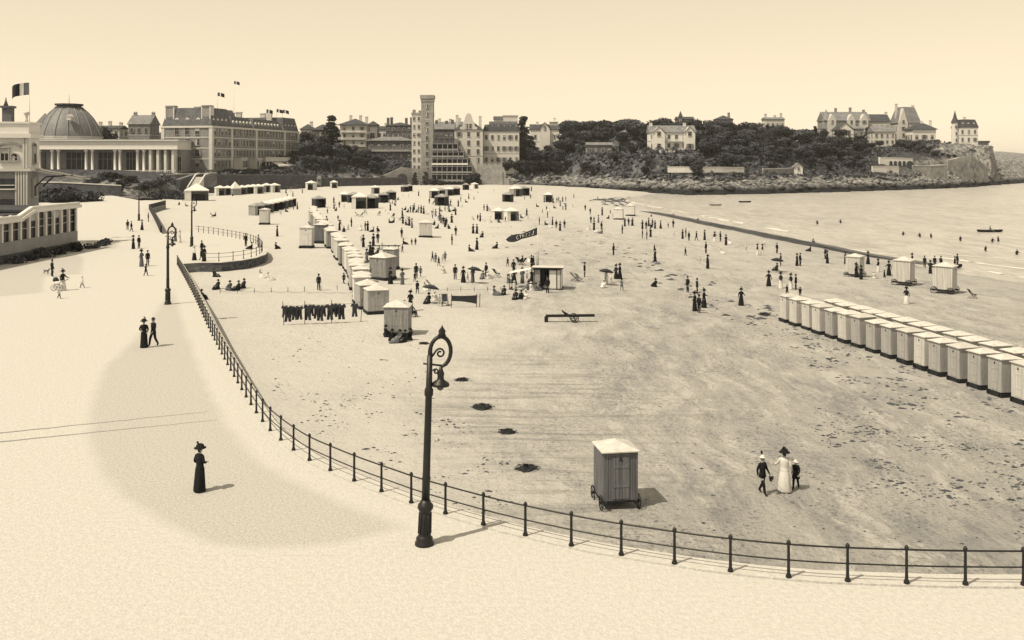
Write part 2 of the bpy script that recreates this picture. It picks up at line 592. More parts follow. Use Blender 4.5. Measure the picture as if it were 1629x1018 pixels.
# ------------------------------------------------------------------ sea, beach, land
mb = MB()
mb.add([(-400, -300, SEA), (16000, -300, SEA), (16000, 16000, SEA), (-400, 16000, SEA)], [(0, 1, 2, 3)])
tag(mb.build('sea', M_SEA), kind='structure')

xs = np.arange(-160, 131, 2.0)
ys = np.concatenate([np.arange(14, 120, 1.25), np.arange(120, 566, 2.5)])
vs, fs = [], []
for j, Y in enumerate(ys):
    for X in xs:
        z = beach_z(X, Y)
        z += 0.10 * mnoise.noise((X * 0.12, Y * 0.12, 0)) + 0.05 * mnoise.noise((X * 0.5, Y * 0.5, 3))
        vs.append((X, Y, z))
nx = len(xs)
for j in range(len(ys) - 1):
    for i in range(nx - 1):
        a = j * nx + i
        fs.append((a, a + 1, a + nx + 1, a + nx))
mb = MB()
mb.add(vs, fs, 0, True)
tag(mb.build('beach', M_SAND), kind='structure')

xs = np.arange(-300, 470.1, 3.0)
ys = np.arange(300, 800.1, 3.0)
XX, YY = np.meshgrid(xs, ys)
ZZ, DD = land_z(XX.ravel(), YY.ravel())
ZZ = ZZ.reshape(XX.shape); DD = DD.reshape(XX.shape)
vs, fs = [], []
for j in range(len(ys)):
    for i in range(len(xs)):
        X, Y, z, d = XX[j, i], YY[j, i], ZZ[j, i], DD[j, i]
        if -6 < d < 60:
            amp = 1.6 if X > 30 else 0.5
            k = max(0, 1 - abs(d - 8) / 26) * amp
            z += k * (mnoise.noise((X * 0.11, Y * 0.11, 0)) + 0.7 * mnoise.noise((X * 0.3, Y * 0.3, 5)))
        if d > 30:
            z += (0.8 if X < 270 else 2.2) * mnoise.noise((X * 0.04, Y * 0.04, 9))
        vs.append((X, Y, z))
nx = len(xs)
for j in range(len(ys) - 1):
    for i in range(nx - 1):
        if max(DD[j, i], DD[j + 1, i + 1], DD[j, i + 1], DD[j + 1, i]) > -6:
            a = j * nx + i
            fs.append((a, a + 1, a + nx + 1, a + nx))
mb = MB()
mb.add(vs, fs, 0, False)
tag(mb.build('headland', M_LAND), kind='structure')

# breaking wave along the shore: a swell, its steep face's shade painted dark
def wave(pts, hmax, name):
    m = MB()
    prof = [(-0.9, -0.15), (-0.35, 0.0), (-0.1, 0.45), (-0.16, 0.85), (0.05, 1.0), (0.8, 0.85), (2.2, 0.45), (4.5, 0.08), (6.0, -0.15)]
    vs, fs = [], []
    n = len(pts)
    for i, (X, Y) in enumerate(pts):
        t = i / (n - 1)
        h = hmax * min(1, 6 * t, 4 * (1 - t)) * (0.85 + 0.25 * mnoise.noise((X * 0.15, Y * 0.15, 2)))
        for (u, k) in prof:
            vs.append((X + u * (0.6 + 0.4 * h), Y, SEA + 0.05 + (k * h if k > 0 else k)))
    q = len(prof)
    for i in range(n - 1):
        for k in range(q - 1):
            a = i * q + k
            fs.append((a, a + q, a + q + 1, a + 1))
    m.add(vs, fs, 0, True)
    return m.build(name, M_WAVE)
def resample(pts, step):
    P = np.array([p[:2] for p in pts], float)
    c = np.concatenate([[0], np.cumsum(np.hypot(*(P[1:] - P[:-1]).T))])
    t = np.arange(0, c[-1] + 1e-6, step)
    return [(float(np.interp(q, c, P[:, 0])), float(np.interp(q, c, P[:, 1]))) for q in t]
wp = [on_sea(*q)[:2] for q in ((1008, 335), (1060, 345), (1120, 358), (1180, 370), (1240, 383), (1300, 394), (1360, 405), (1420, 414), (1470, 421))]
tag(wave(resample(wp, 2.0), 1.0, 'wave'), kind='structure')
def foam(pts, wdt, name):
    m = MB()
    vs, fs = [], []
    for i, (X, Y) in enumerate(pts):
        a = wdt * (0.5 + 0.9 * abs(mnoise.noise((X * 0.3, Y * 0.3, 1))))
        s = 0.8 * mnoise.noise((X * 0.12, Y * 0.12, 4))
        vs += [(X + s, Y, SEA + 0.03), (X + s + a * 0.5, Y, SEA + 0.07), (X + s + a, Y, SEA + 0.02)]
    for i in range(len(pts) - 1):
        b = i * 3
        if mnoise.noise((pts[i][0] * 0.22, pts[i][1] * 0.22, 8)) < -0.12:
            continue
        fs += [(b, b + 3, b + 4, b + 1), (b + 1, b + 4, b + 5, b + 2)]
    m.add(vs, fs, 0, True)
    return tag(m.build(name, M_FOAM), kind='structure')
for line, wd in ((((985, 318), (1020, 326), (1100, 341), (1180, 356), (1250, 369)), 2.2), (((1480, 409), (1560, 420), (1640, 430)), 1.6),
                 (((1500, 419), (1570, 432), (1640, 445)), 1.8), (((1440, 400), (1540, 408), (1640, 415)), 1.0), (((1290, 388), (1380, 402), (1500, 412)), 1.2)):
    foam(resample([on_sea(*q)[:2] for q in line], 1.5), wd, 'foam_line')

# ------------------------------------------------------------------ promenade
FENCE_PX = [(1720, 934), (1592, 934), (1498, 933), (1400, 930), (1304, 926), (1210, 918), (1118, 907), (1029, 893), (944, 879), (866, 862),
            (794, 845), (728, 826), (668, 808), (615, 788), (568, 770), (527, 752), (491, 735), (463, 716), (441, 698), (424, 682), (400, 648),
            (375, 606), (350, 560), (330, 520), (312, 478), (295, 445), (281, 420)]
FENCE = [prom(*q) for q in FENCE_PX]
PLAT = [prom(*q) for q in ((322, 417), (350, 417), (378, 414), (400, 410), (414, 405), (418, 400), (416, 394), (405, 387), (388, 382), (365, 377), (340, 373), (310, 369))]
def offset(path, d):
    out = []
    for i in range(len(path)):
        a, b = path[max(i - 1, 0)], path[min(i + 1, len(path) - 1)]
        tx, ty = b[0] - a[0], b[1] - a[1]
        L = math.hypot(tx, ty)
        out.append((path[i][0] + d * ty / L, path[i][1] - d * tx / L))
    return out
EDGE = offset(FENCE, 0.45)
PEDGE = offset(PLAT, 0.45)
far_edge = [prom(258, 372), prom(238, 333), prom(264, 326)]
outline = [(-300, -80), (80, -80), (80, 25.5)] + EDGE + [PEDGE[0]] + PEDGE[1:] + far_edge + [(-134, 316), (-300, 314)]
mb = MB()
mb.prism(outline, -3.6, 0.0)
mb.m = [0, 0] + [1] * (len(mb.f) - 2)
pr = mb.build('promenade', [M_PROM, M_WALL])
tag(pr, kind='structure')
# retaining wall skin under the fence, and its coping
def ribbon(path, off0, off1, z0, z1):
    a, b = offset(path, off0), offset(path, off1)
    m = MB()
    n = len(path)
    vs = [(p[0], p[1], z0) for p in a] + [(p[0], p[1], z0) for p in b] + [(p[0], p[1], z1) for p in a] + [(p[0], p[1], z1) for p in b]
    fs = []
    for i in range(n - 1):
        A, B, C, D = i, i + n, i + 2 * n, i + 3 * n
        fs += [(C, C + 1, D + 1, D), (A, B, B + 1, A + 1), (A, A + 1, C + 1, C), (B, D, D + 1, B + 1)]
    fs += [(0, 2 * n, 3 * n, n), (n - 1, 2 * n - 1, 4 * n - 1, 3 * n - 1)]
    return m.add(vs, fs)
tag(ribbon(FENCE, 0.455, 0.60, -3.6, -0.02).build('seawall_face', M_PWALL), kind='structure')
tag(ribbon(PLAT, 0.455, 0.60, -3.6, -0.02).build('platform_wall_face', M_DWALL), kind='structure')  # dark stone carries the shade of the wall's shadow side
tag(ribbon(FENCE, -0.10, 0.68, -0.015, 0.06).build('kerb', M_PROM), kind='structure')
tag(ribbon(PLAT, -0.10, 0.68, -0.015, 0.06).build('platform_kerb', M_COPE), kind='structure')

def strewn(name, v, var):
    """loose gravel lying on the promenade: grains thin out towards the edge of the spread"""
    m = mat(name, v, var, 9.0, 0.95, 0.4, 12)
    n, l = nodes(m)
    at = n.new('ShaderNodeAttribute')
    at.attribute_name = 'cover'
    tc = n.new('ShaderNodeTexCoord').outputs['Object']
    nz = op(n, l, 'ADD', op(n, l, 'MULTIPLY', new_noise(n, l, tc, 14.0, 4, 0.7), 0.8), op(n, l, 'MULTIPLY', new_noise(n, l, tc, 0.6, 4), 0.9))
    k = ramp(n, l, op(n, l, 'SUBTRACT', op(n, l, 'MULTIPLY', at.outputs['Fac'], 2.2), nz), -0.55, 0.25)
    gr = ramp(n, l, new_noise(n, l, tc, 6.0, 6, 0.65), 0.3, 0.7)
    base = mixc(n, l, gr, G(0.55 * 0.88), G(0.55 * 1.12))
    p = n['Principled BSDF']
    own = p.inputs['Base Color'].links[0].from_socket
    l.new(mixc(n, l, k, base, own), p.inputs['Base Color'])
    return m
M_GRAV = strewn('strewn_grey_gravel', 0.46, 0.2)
def sheet(name, pxs, z, m, world=None, feather=1.7):
    pts = world or [prom(*q) for q in pxs]
    P = np.array(pts, float)
    st = 0.5
    gx = np.arange(P[:, 0].min(), P[:, 0].max() + st, st); gy = np.arange(P[:, 1].min(), P[:, 1].max() + st, st)
    X, Y = np.meshgrid(gx, gy)
    ins = np.zeros(X.shape, bool); dist = np.full(X.shape, 1e9)
    for i in range(len(P)):
        a, b = P[i - 1], P[i]
        if a[1] != b[1]:
            ins ^= ((a[1] > Y) != (b[1] > Y)) & (X < (b[0] - a[0]) * (Y - a[1]) / (b[1] - a[1]) + a[0])
        d = b - a
        t = np.clip(((X - a[0]) * d[0] + (Y - a[1]) * d[1]) / max(d @ d, 1e-9), 0, 1)
        dist = np.minimum(dist, np.hypot(X - a[0] - t * d[0], Y - a[1] - t * d[1]))
    cov = np.where(ins, np.clip(dist / feather, 0, 1), 0)
    mb = MB()
    ny_, nx_ = X.shape
    fs = [(j * nx_ + i, j * nx_ + i + 1, (j + 1) * nx_ + i + 1, (j + 1) * nx_ + i) for j in range(ny_ - 1) for i in range(nx_ - 1) if cov[j:j + 2, i:i + 2].max() > 0]
    mb.add([(x, y, z) for x, y in zip(X.ravel(), Y.ravel())], fs)
    me = mb.mesh(name, m)
    at = me.attributes.new('cover', 'FLOAT', 'POINT')
    at.data.foreach_set('value', cov.ravel().astype(np.float32))
    return tag(put(name, me), kind='structure')
inner = offset(FENCE[11:26], -1.0)
arc = [prom(*q) for q in ((284, 436), (262, 462), (232, 505), (196, 545), (150, 586), (124, 650), (121, 700), (132, 745), (158, 785), (200, 815), (250, 845), (310, 872), (380, 884), (470, 884), (560, 872), (640, 852))]
sheet('road_gravel', None, 0.0012, M_GRAV, arc + inner)
for (a, b) in (((-30, 692), (330, 655)), ((-30, 706), (345, 668))):
    p, q = prom(*a), prom(*b)
    pts = [(p[0] + (q[0] - p[0]) * t / 24, p[1] + (q[1] - p[1]) * t / 24 + 0.12 * mnoise.noise((t * 0.5, a[1], 0))) for t in range(25)]
    wd = [0.07 * (1.2 - t / 24) for t in range(25)]
    mb = MB()
    for t in range(24):
        mb.add([(pts[t][0], pts[t][1] - wd[t], 0.008), (pts[t + 1][0], pts[t + 1][1] - wd[t + 1], 0.008), (pts[t + 1][0], pts[t + 1][1] + wd[t + 1], 0.008), (pts[t][0], pts[t][1] + wd[t], 0.008)], [(0, 1, 2, 3)])
    tag(mb.build('wheel_track', M_TRACK), kind='structure')
sheet('forecourt_grey_sheet', ((-60, 478), (78, 466), (80, 440), (138, 436), (140, 410), (128, 404), (60, 408), (-60, 418)), 0.0012, M_GRAV)  # greyer sheet over the ground before the glazed gallery
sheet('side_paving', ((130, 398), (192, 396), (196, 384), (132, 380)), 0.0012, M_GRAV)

# seaweed and clods strewn over the sand
rw = random.Random(3)
mb = MB()
def clod(X, Y, s, flat=0.35, dark=0):
    z = beach_z(X, Y) + 0.10 * mnoise.noise((X * 0.12, Y * 0.12, 0)) + 0.05 * mnoise.noise((X * 0.5, Y * 0.5, 3))
    n = 6
    vs = [(X, Y, z + s * flat)]
    a0 = rw.random() * 6
    ex = 0.7 + rw.random()
    for k in range(n):
        a = a0 + 2 * PI * k / n
        r = s * (0.6 + 0.7 * rw.random())
        vs.append((X + r * ex * math.cos(a), Y + r * math.sin(a), z - 0.02))
    mb.add(vs, [(0, 1 + k, 1 + (k + 1) % n) for k in range(n)])
def strew(n, poly, s0, s1):
    P = [on_beach(*q)[:2] for q in poly]
    x0, x1 = min(p[0] for p in P), max(p[0] for p in P)
    y0, y1 = min(p[1] for p in P), max(p[1] for p in P)
    c = 0
    for _ in range(n * 30):
        X, Y = rw.uniform(x0, x1), rw.uniform(y0, y1)
        ins = False
        for i in range(len(P)):
            a, b = P[i], P[i - 1]
            if (a[1] > Y) != (b[1] > Y) and X < (b[0] - a[0]) * (Y - a[1]) / (b[1] - a[1]) + a[0]:
                ins = not ins
        if ins and mnoise.noise((X * 0.35, Y * 0.35, 7)) > -0.05:
            clod(X, Y, s0 + (s1 - s0) * rw.random() ** 4)
            c += 1
            if c >= n:
                break
strew(900, ((430, 600), (700, 640), (900, 800), (760, 830), (600, 740), (440, 660)), 0.015, 0.14)
strew(1100, ((1180, 500), (1240, 500), (1640, 650), (1640, 720), (1400, 640), (1200, 540)), 0.02, 0.24)
strew(1300, ((1230, 630), (1400, 650), (1640, 740), (1640, 850), (1400, 790)), 0.015, 0.17)
strew(1200, ((900, 640), (1600, 640), (1640, 870), (900, 850)), 0.015, 0.10)
strew(260, ((960, 390), (1010, 395), (1260, 500), (1180, 520), (1040, 450)), 0.08, 0.5)
strew(160, ((440, 500), (700, 540), (690, 640), (430, 590)), 0.03, 0.15)
strew(110, ((930, 318), (1000, 312), (1010, 330), (950, 326)), 0.4, 1.8)
strew(120, ((760, 340), (1000, 380), (1000, 430), (760, 400)), 0.1, 0.5)
tag(mb.build('seaweed', mat('dry_seaweed', 0.075, 0.6, 1.0, 0.95)), 'dark scraps of seaweed and clods strewn over the sand', 'seaweed', kind='stuff')

# ------------------------------------------------------------------ town walls and buildings
M_PANE = mat('window_glass', 0.012, 0.3, 0.5, 0.18, spec=0.3)
M_FRAME = mat('window_frame', 0.40, 0.08, 1)
M_BRICK = coursed('weathered_brick', 0.28, 0.36, 0.6, 0.28, 0.2)
M_DBRICK = coursed('dark_brick', 0.14, 0.2, 0.6, 0.28, 0.3)
M_STONE = coursed('granite_blocks', 0.36, 0.24, 0.9, 0.4, 0.18)
M_GRANITE = coursed('dark_granite', 0.16, 0.10, 0.9, 0.4, 0.3)
M_STUCCO = mat('pale_stucco', 0.60, 0.10, 0.5, 0.9, 0.15)
M_CREAM = mat('white_stucco', 0.74, 0.06, 0.5, 0.9, 0.1)
M_GREYST = mat('grey_stucco', 0.28, 0.15, 0.5, 0.9, 0.15)
M_SLATE = coursed('slate_roof', 0.085, 0.05, 0.5, 0.35, 0.3)
M_LSLATE = coursed('pale_slate_roof', 0.24, 0.16, 0.5, 0.35, 0.2)
M_ZINC = mat('zinc_roof', 0.20, 0.25, 0.6, 0.55, 0.1, stretch=(2, 2, 0.3))
M_TRIM = mat('stone_trim', 0.62, 0.08, 0.8)
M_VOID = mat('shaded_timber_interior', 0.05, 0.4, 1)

M_BLIND = mat('linen_blind', 0.50, 0.1, 2)
M_SHUT = mat('louvred_shutter', 0.22, 0.15, 2)
WINC = {}
rwin = random.Random(11)
def win_mesh(w_, h_, arch=False):
    var = rwin.choice((0, 0, 0, 1, 2, 3))
    k = (round(w_, 2), round(h_, 2), arch, var)
    if k in WINC: return WINC[k]
    m = MB()
    fw = 0.16
    m.box((0, -0.03, h_ / 2), (w_, 0.06, h_), 0, 1)
    for s_ in (-1, 1):
        m.box((s_ * (w_ / 2 + fw / 2), -0.08, h_ / 2), (fw, 0.2, h_ + 0.02), 0, 0)
    m.box((0, -0.06, h_ / 2), (0.09, 0.09, h_ - 0.01), 0, 0)
    m.box((0, -0.055, h_ * 0.62), (w_ - 0.01, 0.08, 0.08), 0, 0)
    m.box((0, -0.14, -0.09), (w_ + 2 * fw + 0.2, 0.34, 0.17), 0, 0)
    if var == 1:
        m.box((0, -0.075, h_ * 0.78), (w_ - 0.04, 0.02, h_ * 0.42), 0, 2)
    elif var == 2:
        for s_ in (-1, 1):
            m.box((s_ * (w_ * 0.78 + fw), -0.21, h_ / 2), (w_ * 0.46, 0.05, h_), 0, 3)
    elif var == 3:
        m.box((-w_ * 0.27, -0.075, h_ * 0.5), (w_ * 0.42, 0.02, h_ * 0.96), 0, 2)
    if arch:
        pts = [(math.cos(a) * (w_ / 2 + fw), h_ + math.sin(a) * (w_ / 2 + fw) * 0.7) for a in [PI * k_ / 8 for k_ in range(9)]]
        ins = [(math.cos(a) * (w_ / 2), h_ + math.sin(a) * (w_ / 2) * 0.7) for a in [PI * k_ / 8 for k_ in range(9)]]
        m.ext(pts, -0.03, 0.0, 1)
        for i in range(8):
            m.ext([pts[i], ins[i], ins[i + 1], pts[i + 1]], -0.18, -0.031, 0)
    else:
        m.box((0, -0.10, h_ + 0.11), (w_ + 2 * fw + 0.1, 0.26, 0.2), 0, 0)
    me = m.mesh('window', [M_FRAME, M_PANE, M_BLIND, M_SHUT])
    WINC[k] = me
    return me

class House:
    """local axes: x along the front, y into the house, front wall at y = 0 facing -y"""
    def __init__(s, name, label, X, Y, z, rz, W, D, cat='house', group=None):
        s.r = empty(name, (X, Y, z), rz, label, cat, group)
        s.W, s.D = W, D
    def part(s, name, m, mats, parent=None):
        return m.build(name, mats, parent or s.r)
    def walls(s, h, mats, down=4.0, name='wall', x0=None, x1=None, y0=0, y1=None, z0=None):
        x0 = -s.W / 2 if x0 is None else x0
        x1 = s.W / 2 if x1 is None else x1
        y1 = s.D if y1 is None else y1
        zb = -down if z0 is None else z0
        m = MB()
        m.box(((x0 + x1) / 2, (y0 + y1) / 2, (h + zb) / 2), (x1 - x0, y1 - y0, h - zb))
        return s.part(name, m, mats)
    def roof(s, kind, h0, h1, mats, x0=None, x1=None, y0=0, y1=None, over=0.5, wallm=None, inset=0.3, name='roof'):
        x0 = (-s.W / 2 if x0 is None else x0); x1 = (s.W / 2 if x1 is None else x1)
        y1 = s.D if y1 is None else y1
        a, b, c, d = x0 - over, x1 + over, y0 - over, y1 + over
        m = MB()
        t = 0.25
        mx, my = (a + b) / 2, (c + d) / 2
        if kind == 'hip':
            q = min((b - a), (d - c)) / 2
            if b - a >= d - c:
                tp = [(a + q, my), (b - q, my)]
            else:
                tp = [(mx, c + q), (mx, d - q)]
            base = [(a, c), (b, c), (b, d), (a, d)]
            vs = [(p[0], p[1], h0) for p in base] + [(p[0], p[1], h0 + t) for p in base] + [(p[0], p[1], h1) for p in tp]
            fs = [(3, 2, 1, 0), (0, 1, 5, 4), (1, 2, 6, 5), (2, 3, 7, 6), (3, 0, 4, 7)]
            if b - a >= d - c:
                fs += [(4, 5, 9, 8), (5, 6, 9), (6, 7, 8, 9), (7, 4, 8)]
            else:
                fs += [(4, 5, 8), (5, 6, 9, 8), (6, 7, 9), (7, 4, 8, 9)]
            m.add(vs, fs)
        elif kind == 'gable_x':   # ridge along x
            P1 = [(c, h0), (d, h0), (d, h0 + t), (my, h1), (c, h0 + t)]
            n = 5
            vs = [(a, p[0], p[1]) for p in P1] + [(b, p[0], p[1]) for p in P1]
            m.add(vs, [tuple(range(n)), tuple(reversed(range(n, 2 * n)))] + [((i + 1) % n, i, i + n, (i + 1) % n + n) for i in range(n)])
        elif kind == 'gable_y':   # gable towards the front
            if wallm:
                g = MB()
                g.ext([(x0 + 0.02, h0 - 0.1), (x1 - 0.02, h0 - 0.1), (mx, h1 - 0.35)], y0 + 0.01, y1 - 0.01)
                s.part('gable', g, wallm)
            th = 0.3
            for sgn, e in ((-1, a), (1, b)):
                m.ext([(e, h0 - 0.15), (mx, h1), (mx, h1 - th), (e, h0 - 0.15 - th)] if sgn < 0 else [(e, h0 - 0.15 - th), (mx, h1 - th), (mx, h1), (e, h0 - 0.15)], c, d)
        elif kind == 'mansard':
            i_ = inset * (h1 - h0)
            base = [(a, c), (b, c), (b, d), (a, d)]
            tp = [(a + i_, c + i_), (b - i_, c + i_), (b - i_, d - i_), (a + i_, d - i_)]
            vs = [(p[0], p[1], h0) for p in base] + [(p[0], p[1], h0 + 0.3) for p in base] + [(p[0], p[1], h1) for p in tp] + [(mx, my, h1 + 0.4)]
            fs = [(3, 2, 1, 0)] + [(i, (i + 1) % 4, (i + 1) % 4 + 4, i + 4) for i in range(4)] + [(i + 4, (i + 1) % 4 + 4, (i + 1) % 4 + 8, i + 8) for i in range(4)]
            fs += [(8 + i, 8 + (i + 1) % 4, 12) for i in range(4)]
            m.add(vs, fs)
        elif kind == 'flat':
            m.box((mx, my, (h0 + h1) / 2), (b - a, d - c, h1 - h0))
        elif kind == 'pyramid':
            base = [(a, c), (b, c), (b, d), (a, d)]
            vs = [(p[0], p[1], h0) for p in base] + [(mx, my, h1)]
            m.add(vs, [(3, 2, 1, 0), (0, 1, 4), (1, 2, 4), (2, 3, 4), (3, 0, 4)])
        return s.part(name, m, mats)
    def win(s, face, u, z, w_=1.1, h_=1.9, arch=False, name='window', y0=0.0):
        me = win_mesh(w_, h_, arch)
        if face == 'front': loc, rz = (u, y0 - 0.01, z), 0
        elif face == 'right': loc, rz = (s.W / 2 + 0.01 + y0, u, z), PI / 2
        elif face == 'left': loc, rz = (-s.W / 2 - 0.01 - y0, u, z), -PI / 2
        return put(name, me, s.r, loc, rz)
    def grid(s, face, us, zs, w_=1.1, h_=1.9, arch=False, y0=0.0):
        for z in zs:
            for u in us:
                s.win(face, u, z, w_, h_, arch, y0=y0)
    def band(s, z, mats, t=0.35, out=0.18, name='cornice', x0=None, x1=None, y0=0, y1=None):
        x0 = -s.W / 2 if x0 is None else x0; x1 = s.W / 2 if x1 is None else x1
        y1 = s.D if y1 is None else y1
        m = MB()
        m.box(((x0 + x1) / 2, (y0 + y1) / 2, z), (x1 - x0 + 2 * out, y1 - y0 + 2 * out, t))
        return s.part(name, m, mats)
    def chimney(s, x, y, z0, z1, mats, wx=1.5, wy=0.9, parent=None):
        m = MB()
        m.box((x, y, (z0 + z1) / 2), (wx, wy, z1 - z0))
        m.box((x, y, z1 + 0.1), (wx + 0.25, wy + 0.25, 0.22))
        for k in (-1, 1):
            m.lathe([(0.16, 0), (0.13, 0.5)], 6, (x + k * wx * 0.25, y, z1 + 0.2))
        return s.part('chimney', m, mats)
    def dormer(s, face, u, z, w_=1.5, h_=1.9, off=0.6, mats=None):
        m = MB()
        m.box((0, 0.55, h_ / 2), (w_, 1.7, h_), 0, 0)
        m.ext([(-w_ / 2 - 0.15, h_), (w_ / 2 + 0.15, h_), (0, h_ + 0.7)], -0.45, 1.4, 0)
        m.box((0, -0.32, h_ * 0.48), (w_ * 0.55, 0.06, h_ * 0.72), 0, 1)
        m.box((0, -0.36, h_ * 0.48), (0.08, 0.06, h_ * 0.72), 0, 0)
        if face == 'front': loc, rz = (u, off, z), 0
        else: loc, rz = (s.W / 2 - off, u, z), PI / 2
        return m.build('dormer', [mats or M_TRIM, M_PANE], s.r, loc, rz)
    def balcony(s, x0, x1, z, out, mats, roofed=None, y0=0.0, h=0.95):
        m = MB()
        m.box(((x0 + x1) / 2, y0 - out / 2, z - 0.12), (x1 - x0, out, 0.22))
        m.box(((x0 + x1) / 2, y0 - out + 0.06, z + h), (x1 - x0, 0.12, 0.12))
        n = max(2, int((x1 - x0) / 0.5))
        for k in range(n + 1):
            m.box((x0 + 0.06 + (x1 - x0 - 0.12) * k / n, y0 - out + 0.06, z + h / 2), (0.09, 0.09, h))
        o = s.part('balcony', m, mats)
        return o

def house_px(name, label, x0, x1, base, eave, ridge, Y, D, kind, wm, rm, storeys=2, cols=3, rz=0.0, chim=(), wsz=(1.1, 1.8), over=0.5, group=None, side=True, band=True, down=5):
    W = (x1 - x0) / F * Y
    X = px((x0 + x1) / 2, Y)
    z = pz(base, Y)
    h = pz(eave, Y) - z
    hr = pz(ridge, Y) - z
    H = House(name, label, X, Y, z, rz, W, D, 'house', group)
    H.walls(h, wm, down)
    H.roof(kind, h, hr, rm, over=over, wallm=wm)
    if storeys and cols:
        sh = h / storeys
        us = [-W / 2 + W * (i + 0.5) / cols for i in range(cols)]
        for k in range(storeys):
            H.grid('front', us, [k * sh + sh * 0.28], wsz[0], min(wsz[1], sh * 0.58))
        if side:
            n = max(1, int(D / 3.5))
            for k in range(storeys):
                for f_ in ('right', 'left'):
                    H.grid(f_, [D * (i + 0.5) / n for i in range(n)], [k * sh + sh * 0.28], wsz[0], min(wsz[1], sh * 0.58))
    if band and storeys > 1:
        H.band(h / storeys, M_TRIM if wm not in (M_STUCCO, M_CREAM) else M_GREYST, 0.25, 0.08, 'string_course')
    for (fx, fy, dz) in chim:
        H.chimney(fx * W / 2, fy * D, h * 0.8, hr + dz, wm)
    H.h, H.hr = h, hr
    return H

# --- grand brick hotel on the terrace
def hotel():
    Yc, Ye = 400.0, 484.0
    A = Vector((px(337, Yc), Yc))
    B = Vector((px(475, Ye), Ye))
    L = (B - A).length
    d = (B - A) / L
    rz = math.atan2(d.y, d.x) - PI / 2
    W = 23.5
    z = pz(270, Yc)
    perp = Vector((d.y, -d.x))
    c = A - perp * (W / 2)
    H = House('grand_hotel', 'large brick seaside hotel with mansard roofs and rows of windows, above the terrace', c.x, c.y, z, rz, W, L, 'hotel')
    h = 18.3
    H.walls(h, M_BRICK, 3)
    # pale corner piers
    for (x, y) in ((W / 2 - 0.5, 0.5), (-W / 2 + 0.5, 0.5), (W / 2 - 0.5, 17), (W / 2 - 0.5, 40), (W / 2 - 0.5, L - 16), (W / 2 - 0.5, L - 0.6)):
        m = MB()
        m.box((x, y, h / 2), (1.5, 1.5, h - 0.05))
        H.part('corner_pier', m, M_TRIM)
    for zz in (4.6, 9.2, 13.8):
        H.band(zz, M_TRIM, 0.4, 0.12, 'string_course')
    H.band(h, M_TRIM, 0.8, 0.45)
    for k in range(4):
        zz = 1.2 + k * 4.6
        H.grid('front', (-4.6, 0.2, 5.0), [zz], 1.8, 2.7, arch=(k == 3))
        for u in (2.5, 5.6, 8.7, 11.8, 14.9):
            H.win('right', u, zz, 1.3, 2.6, arch=False)
        for i in range(7):
            H.win('right', 19 + i * 3.0, zz, 1.3, 2.5, arch=(k == 3))
        if k:
            for i in range(9):
                H.win('right', 42.5 + i * 3.0, zz, 1.3, 2.5, arch=(k == 3))
        for i in range(5):
            H.win('right', L - 14.2 + i * 2.9, zz, 1.3, 2.4)
    # roofs: two high pavilions and the lower range between
    M_HS = coursed('hotel_slate', 0.15, 0.1, 0.5, 0.35, 0.3)
    H.roof('mansard', h + 0.4, h + 8.2, M_HS, y1=17.6, over=-0.1, inset=0.22)
    H.roof('mansard', h + 0.4, h + 5.2, M_HS, y0=17.8, y1=38, over=-0.4, inset=0.35)
    H.roof('mansard', h + 0.4, h + 8.6, M_LSLATE, y0=24, y1=36, x0=-W / 2, x1=W / 2 - 5, over=-0.4, inset=0.35)
    H.roof('mansard', h + 0.4, h + 5.0, M_HS, y0=38.2, y1=L - 17.2, over=-0.4, inset=0.35)
    H.roof('mansard', h + 0.4, h + 7.0, M_HS, y0=L - 17, y1=L, over=-0.1, inset=0.22)
    for u in (-5.0, 0.0, 5.0):
        H.dormer('front', u, h + 0.9, 1.8, 2.4, 0.9)
        H.dormer('front', u, h + 4.8, 1.4, 1.5, 2.0)
    for u in (2.5, 6, 9.5, 13):
        H.dormer('right', u, h + 0.9, 1.6, 2.2, 0.9)
    for i in range(6):
        H.dormer('right', 20 + i * 3.2, h + 0.7, 1.5, 2.0, 1.1)
    for i in range(8):
        H.dormer('right', 41 + i * 3.3, h + 0.7, 1.5, 2.0, 1.1)
    for i in range(4):
        H.dormer('right', L - 14 + i * 3.6, h + 0.9, 1.5, 2.0, 0.9)
    for (x, y) in ((-W / 2 + 3.2, 0.9), (W / 2 - 3.2, 0.9)):
        m = MB()
        m.box((x, y + 1.3, h + 4.4), (3.4, 2.6, 8.4))
        m.box((x, y + 1.3, h + 8.9), (4.0, 3.2, 0.6))
        H.part('chimney', m, M_BRICK)
        m = MB()
        for s_ in (-1, 1):
            m.box((x + s_ * 1.9, y + 1.25, h + 4.4), (0.5, 2.9, 8.4))
        H.part('chimney_pilaster', m, M_TRIM)
    for (x, y, t) in ((-6, 19, 9.6), (4, 38, 8), (-4, 46, 8), (4, L - 17, 9.8), (-5, L - 6, 9.5)):
        m = MB()
        m.box((x, y, h + t / 2), (2.6, 1.3, t))
        m.box((x, y, h + t), (3.0, 1.7, 0.4))
        H.part('chimney', m, M_STUCCO)
    # ground floor bays, veranda and awning
    m = MB()
    m.box((W / 2 + 2.0, 21, 2.4), (4, 5, 4.8)); m.box((W / 2 + 2.0, 21, 4.9), (4.6, 5.6, 0.4))
    m.box((W / 2 + 2.0, 35, 2.4), (4, 5, 4.8)); m.box((W / 2 + 2.0, 35, 4.9), (4.6, 5.6, 0.4))
    H.part('entrance_bay', m, M_STUCCO)
    for y in (19.6, 22.4, 33.6, 36.4):
        put('window', win_mesh(1.4, 2.8), H.r, (W / 2 + 4.01, y, 0.9), PI / 2)
    m = MB()
    m.box((W / 2 + 2.5, 53, 3.6), (5, 26, 0.4)); m.box((W / 2 + 4.6, 53, 4.6), (0.5, 25.6, 1.7))
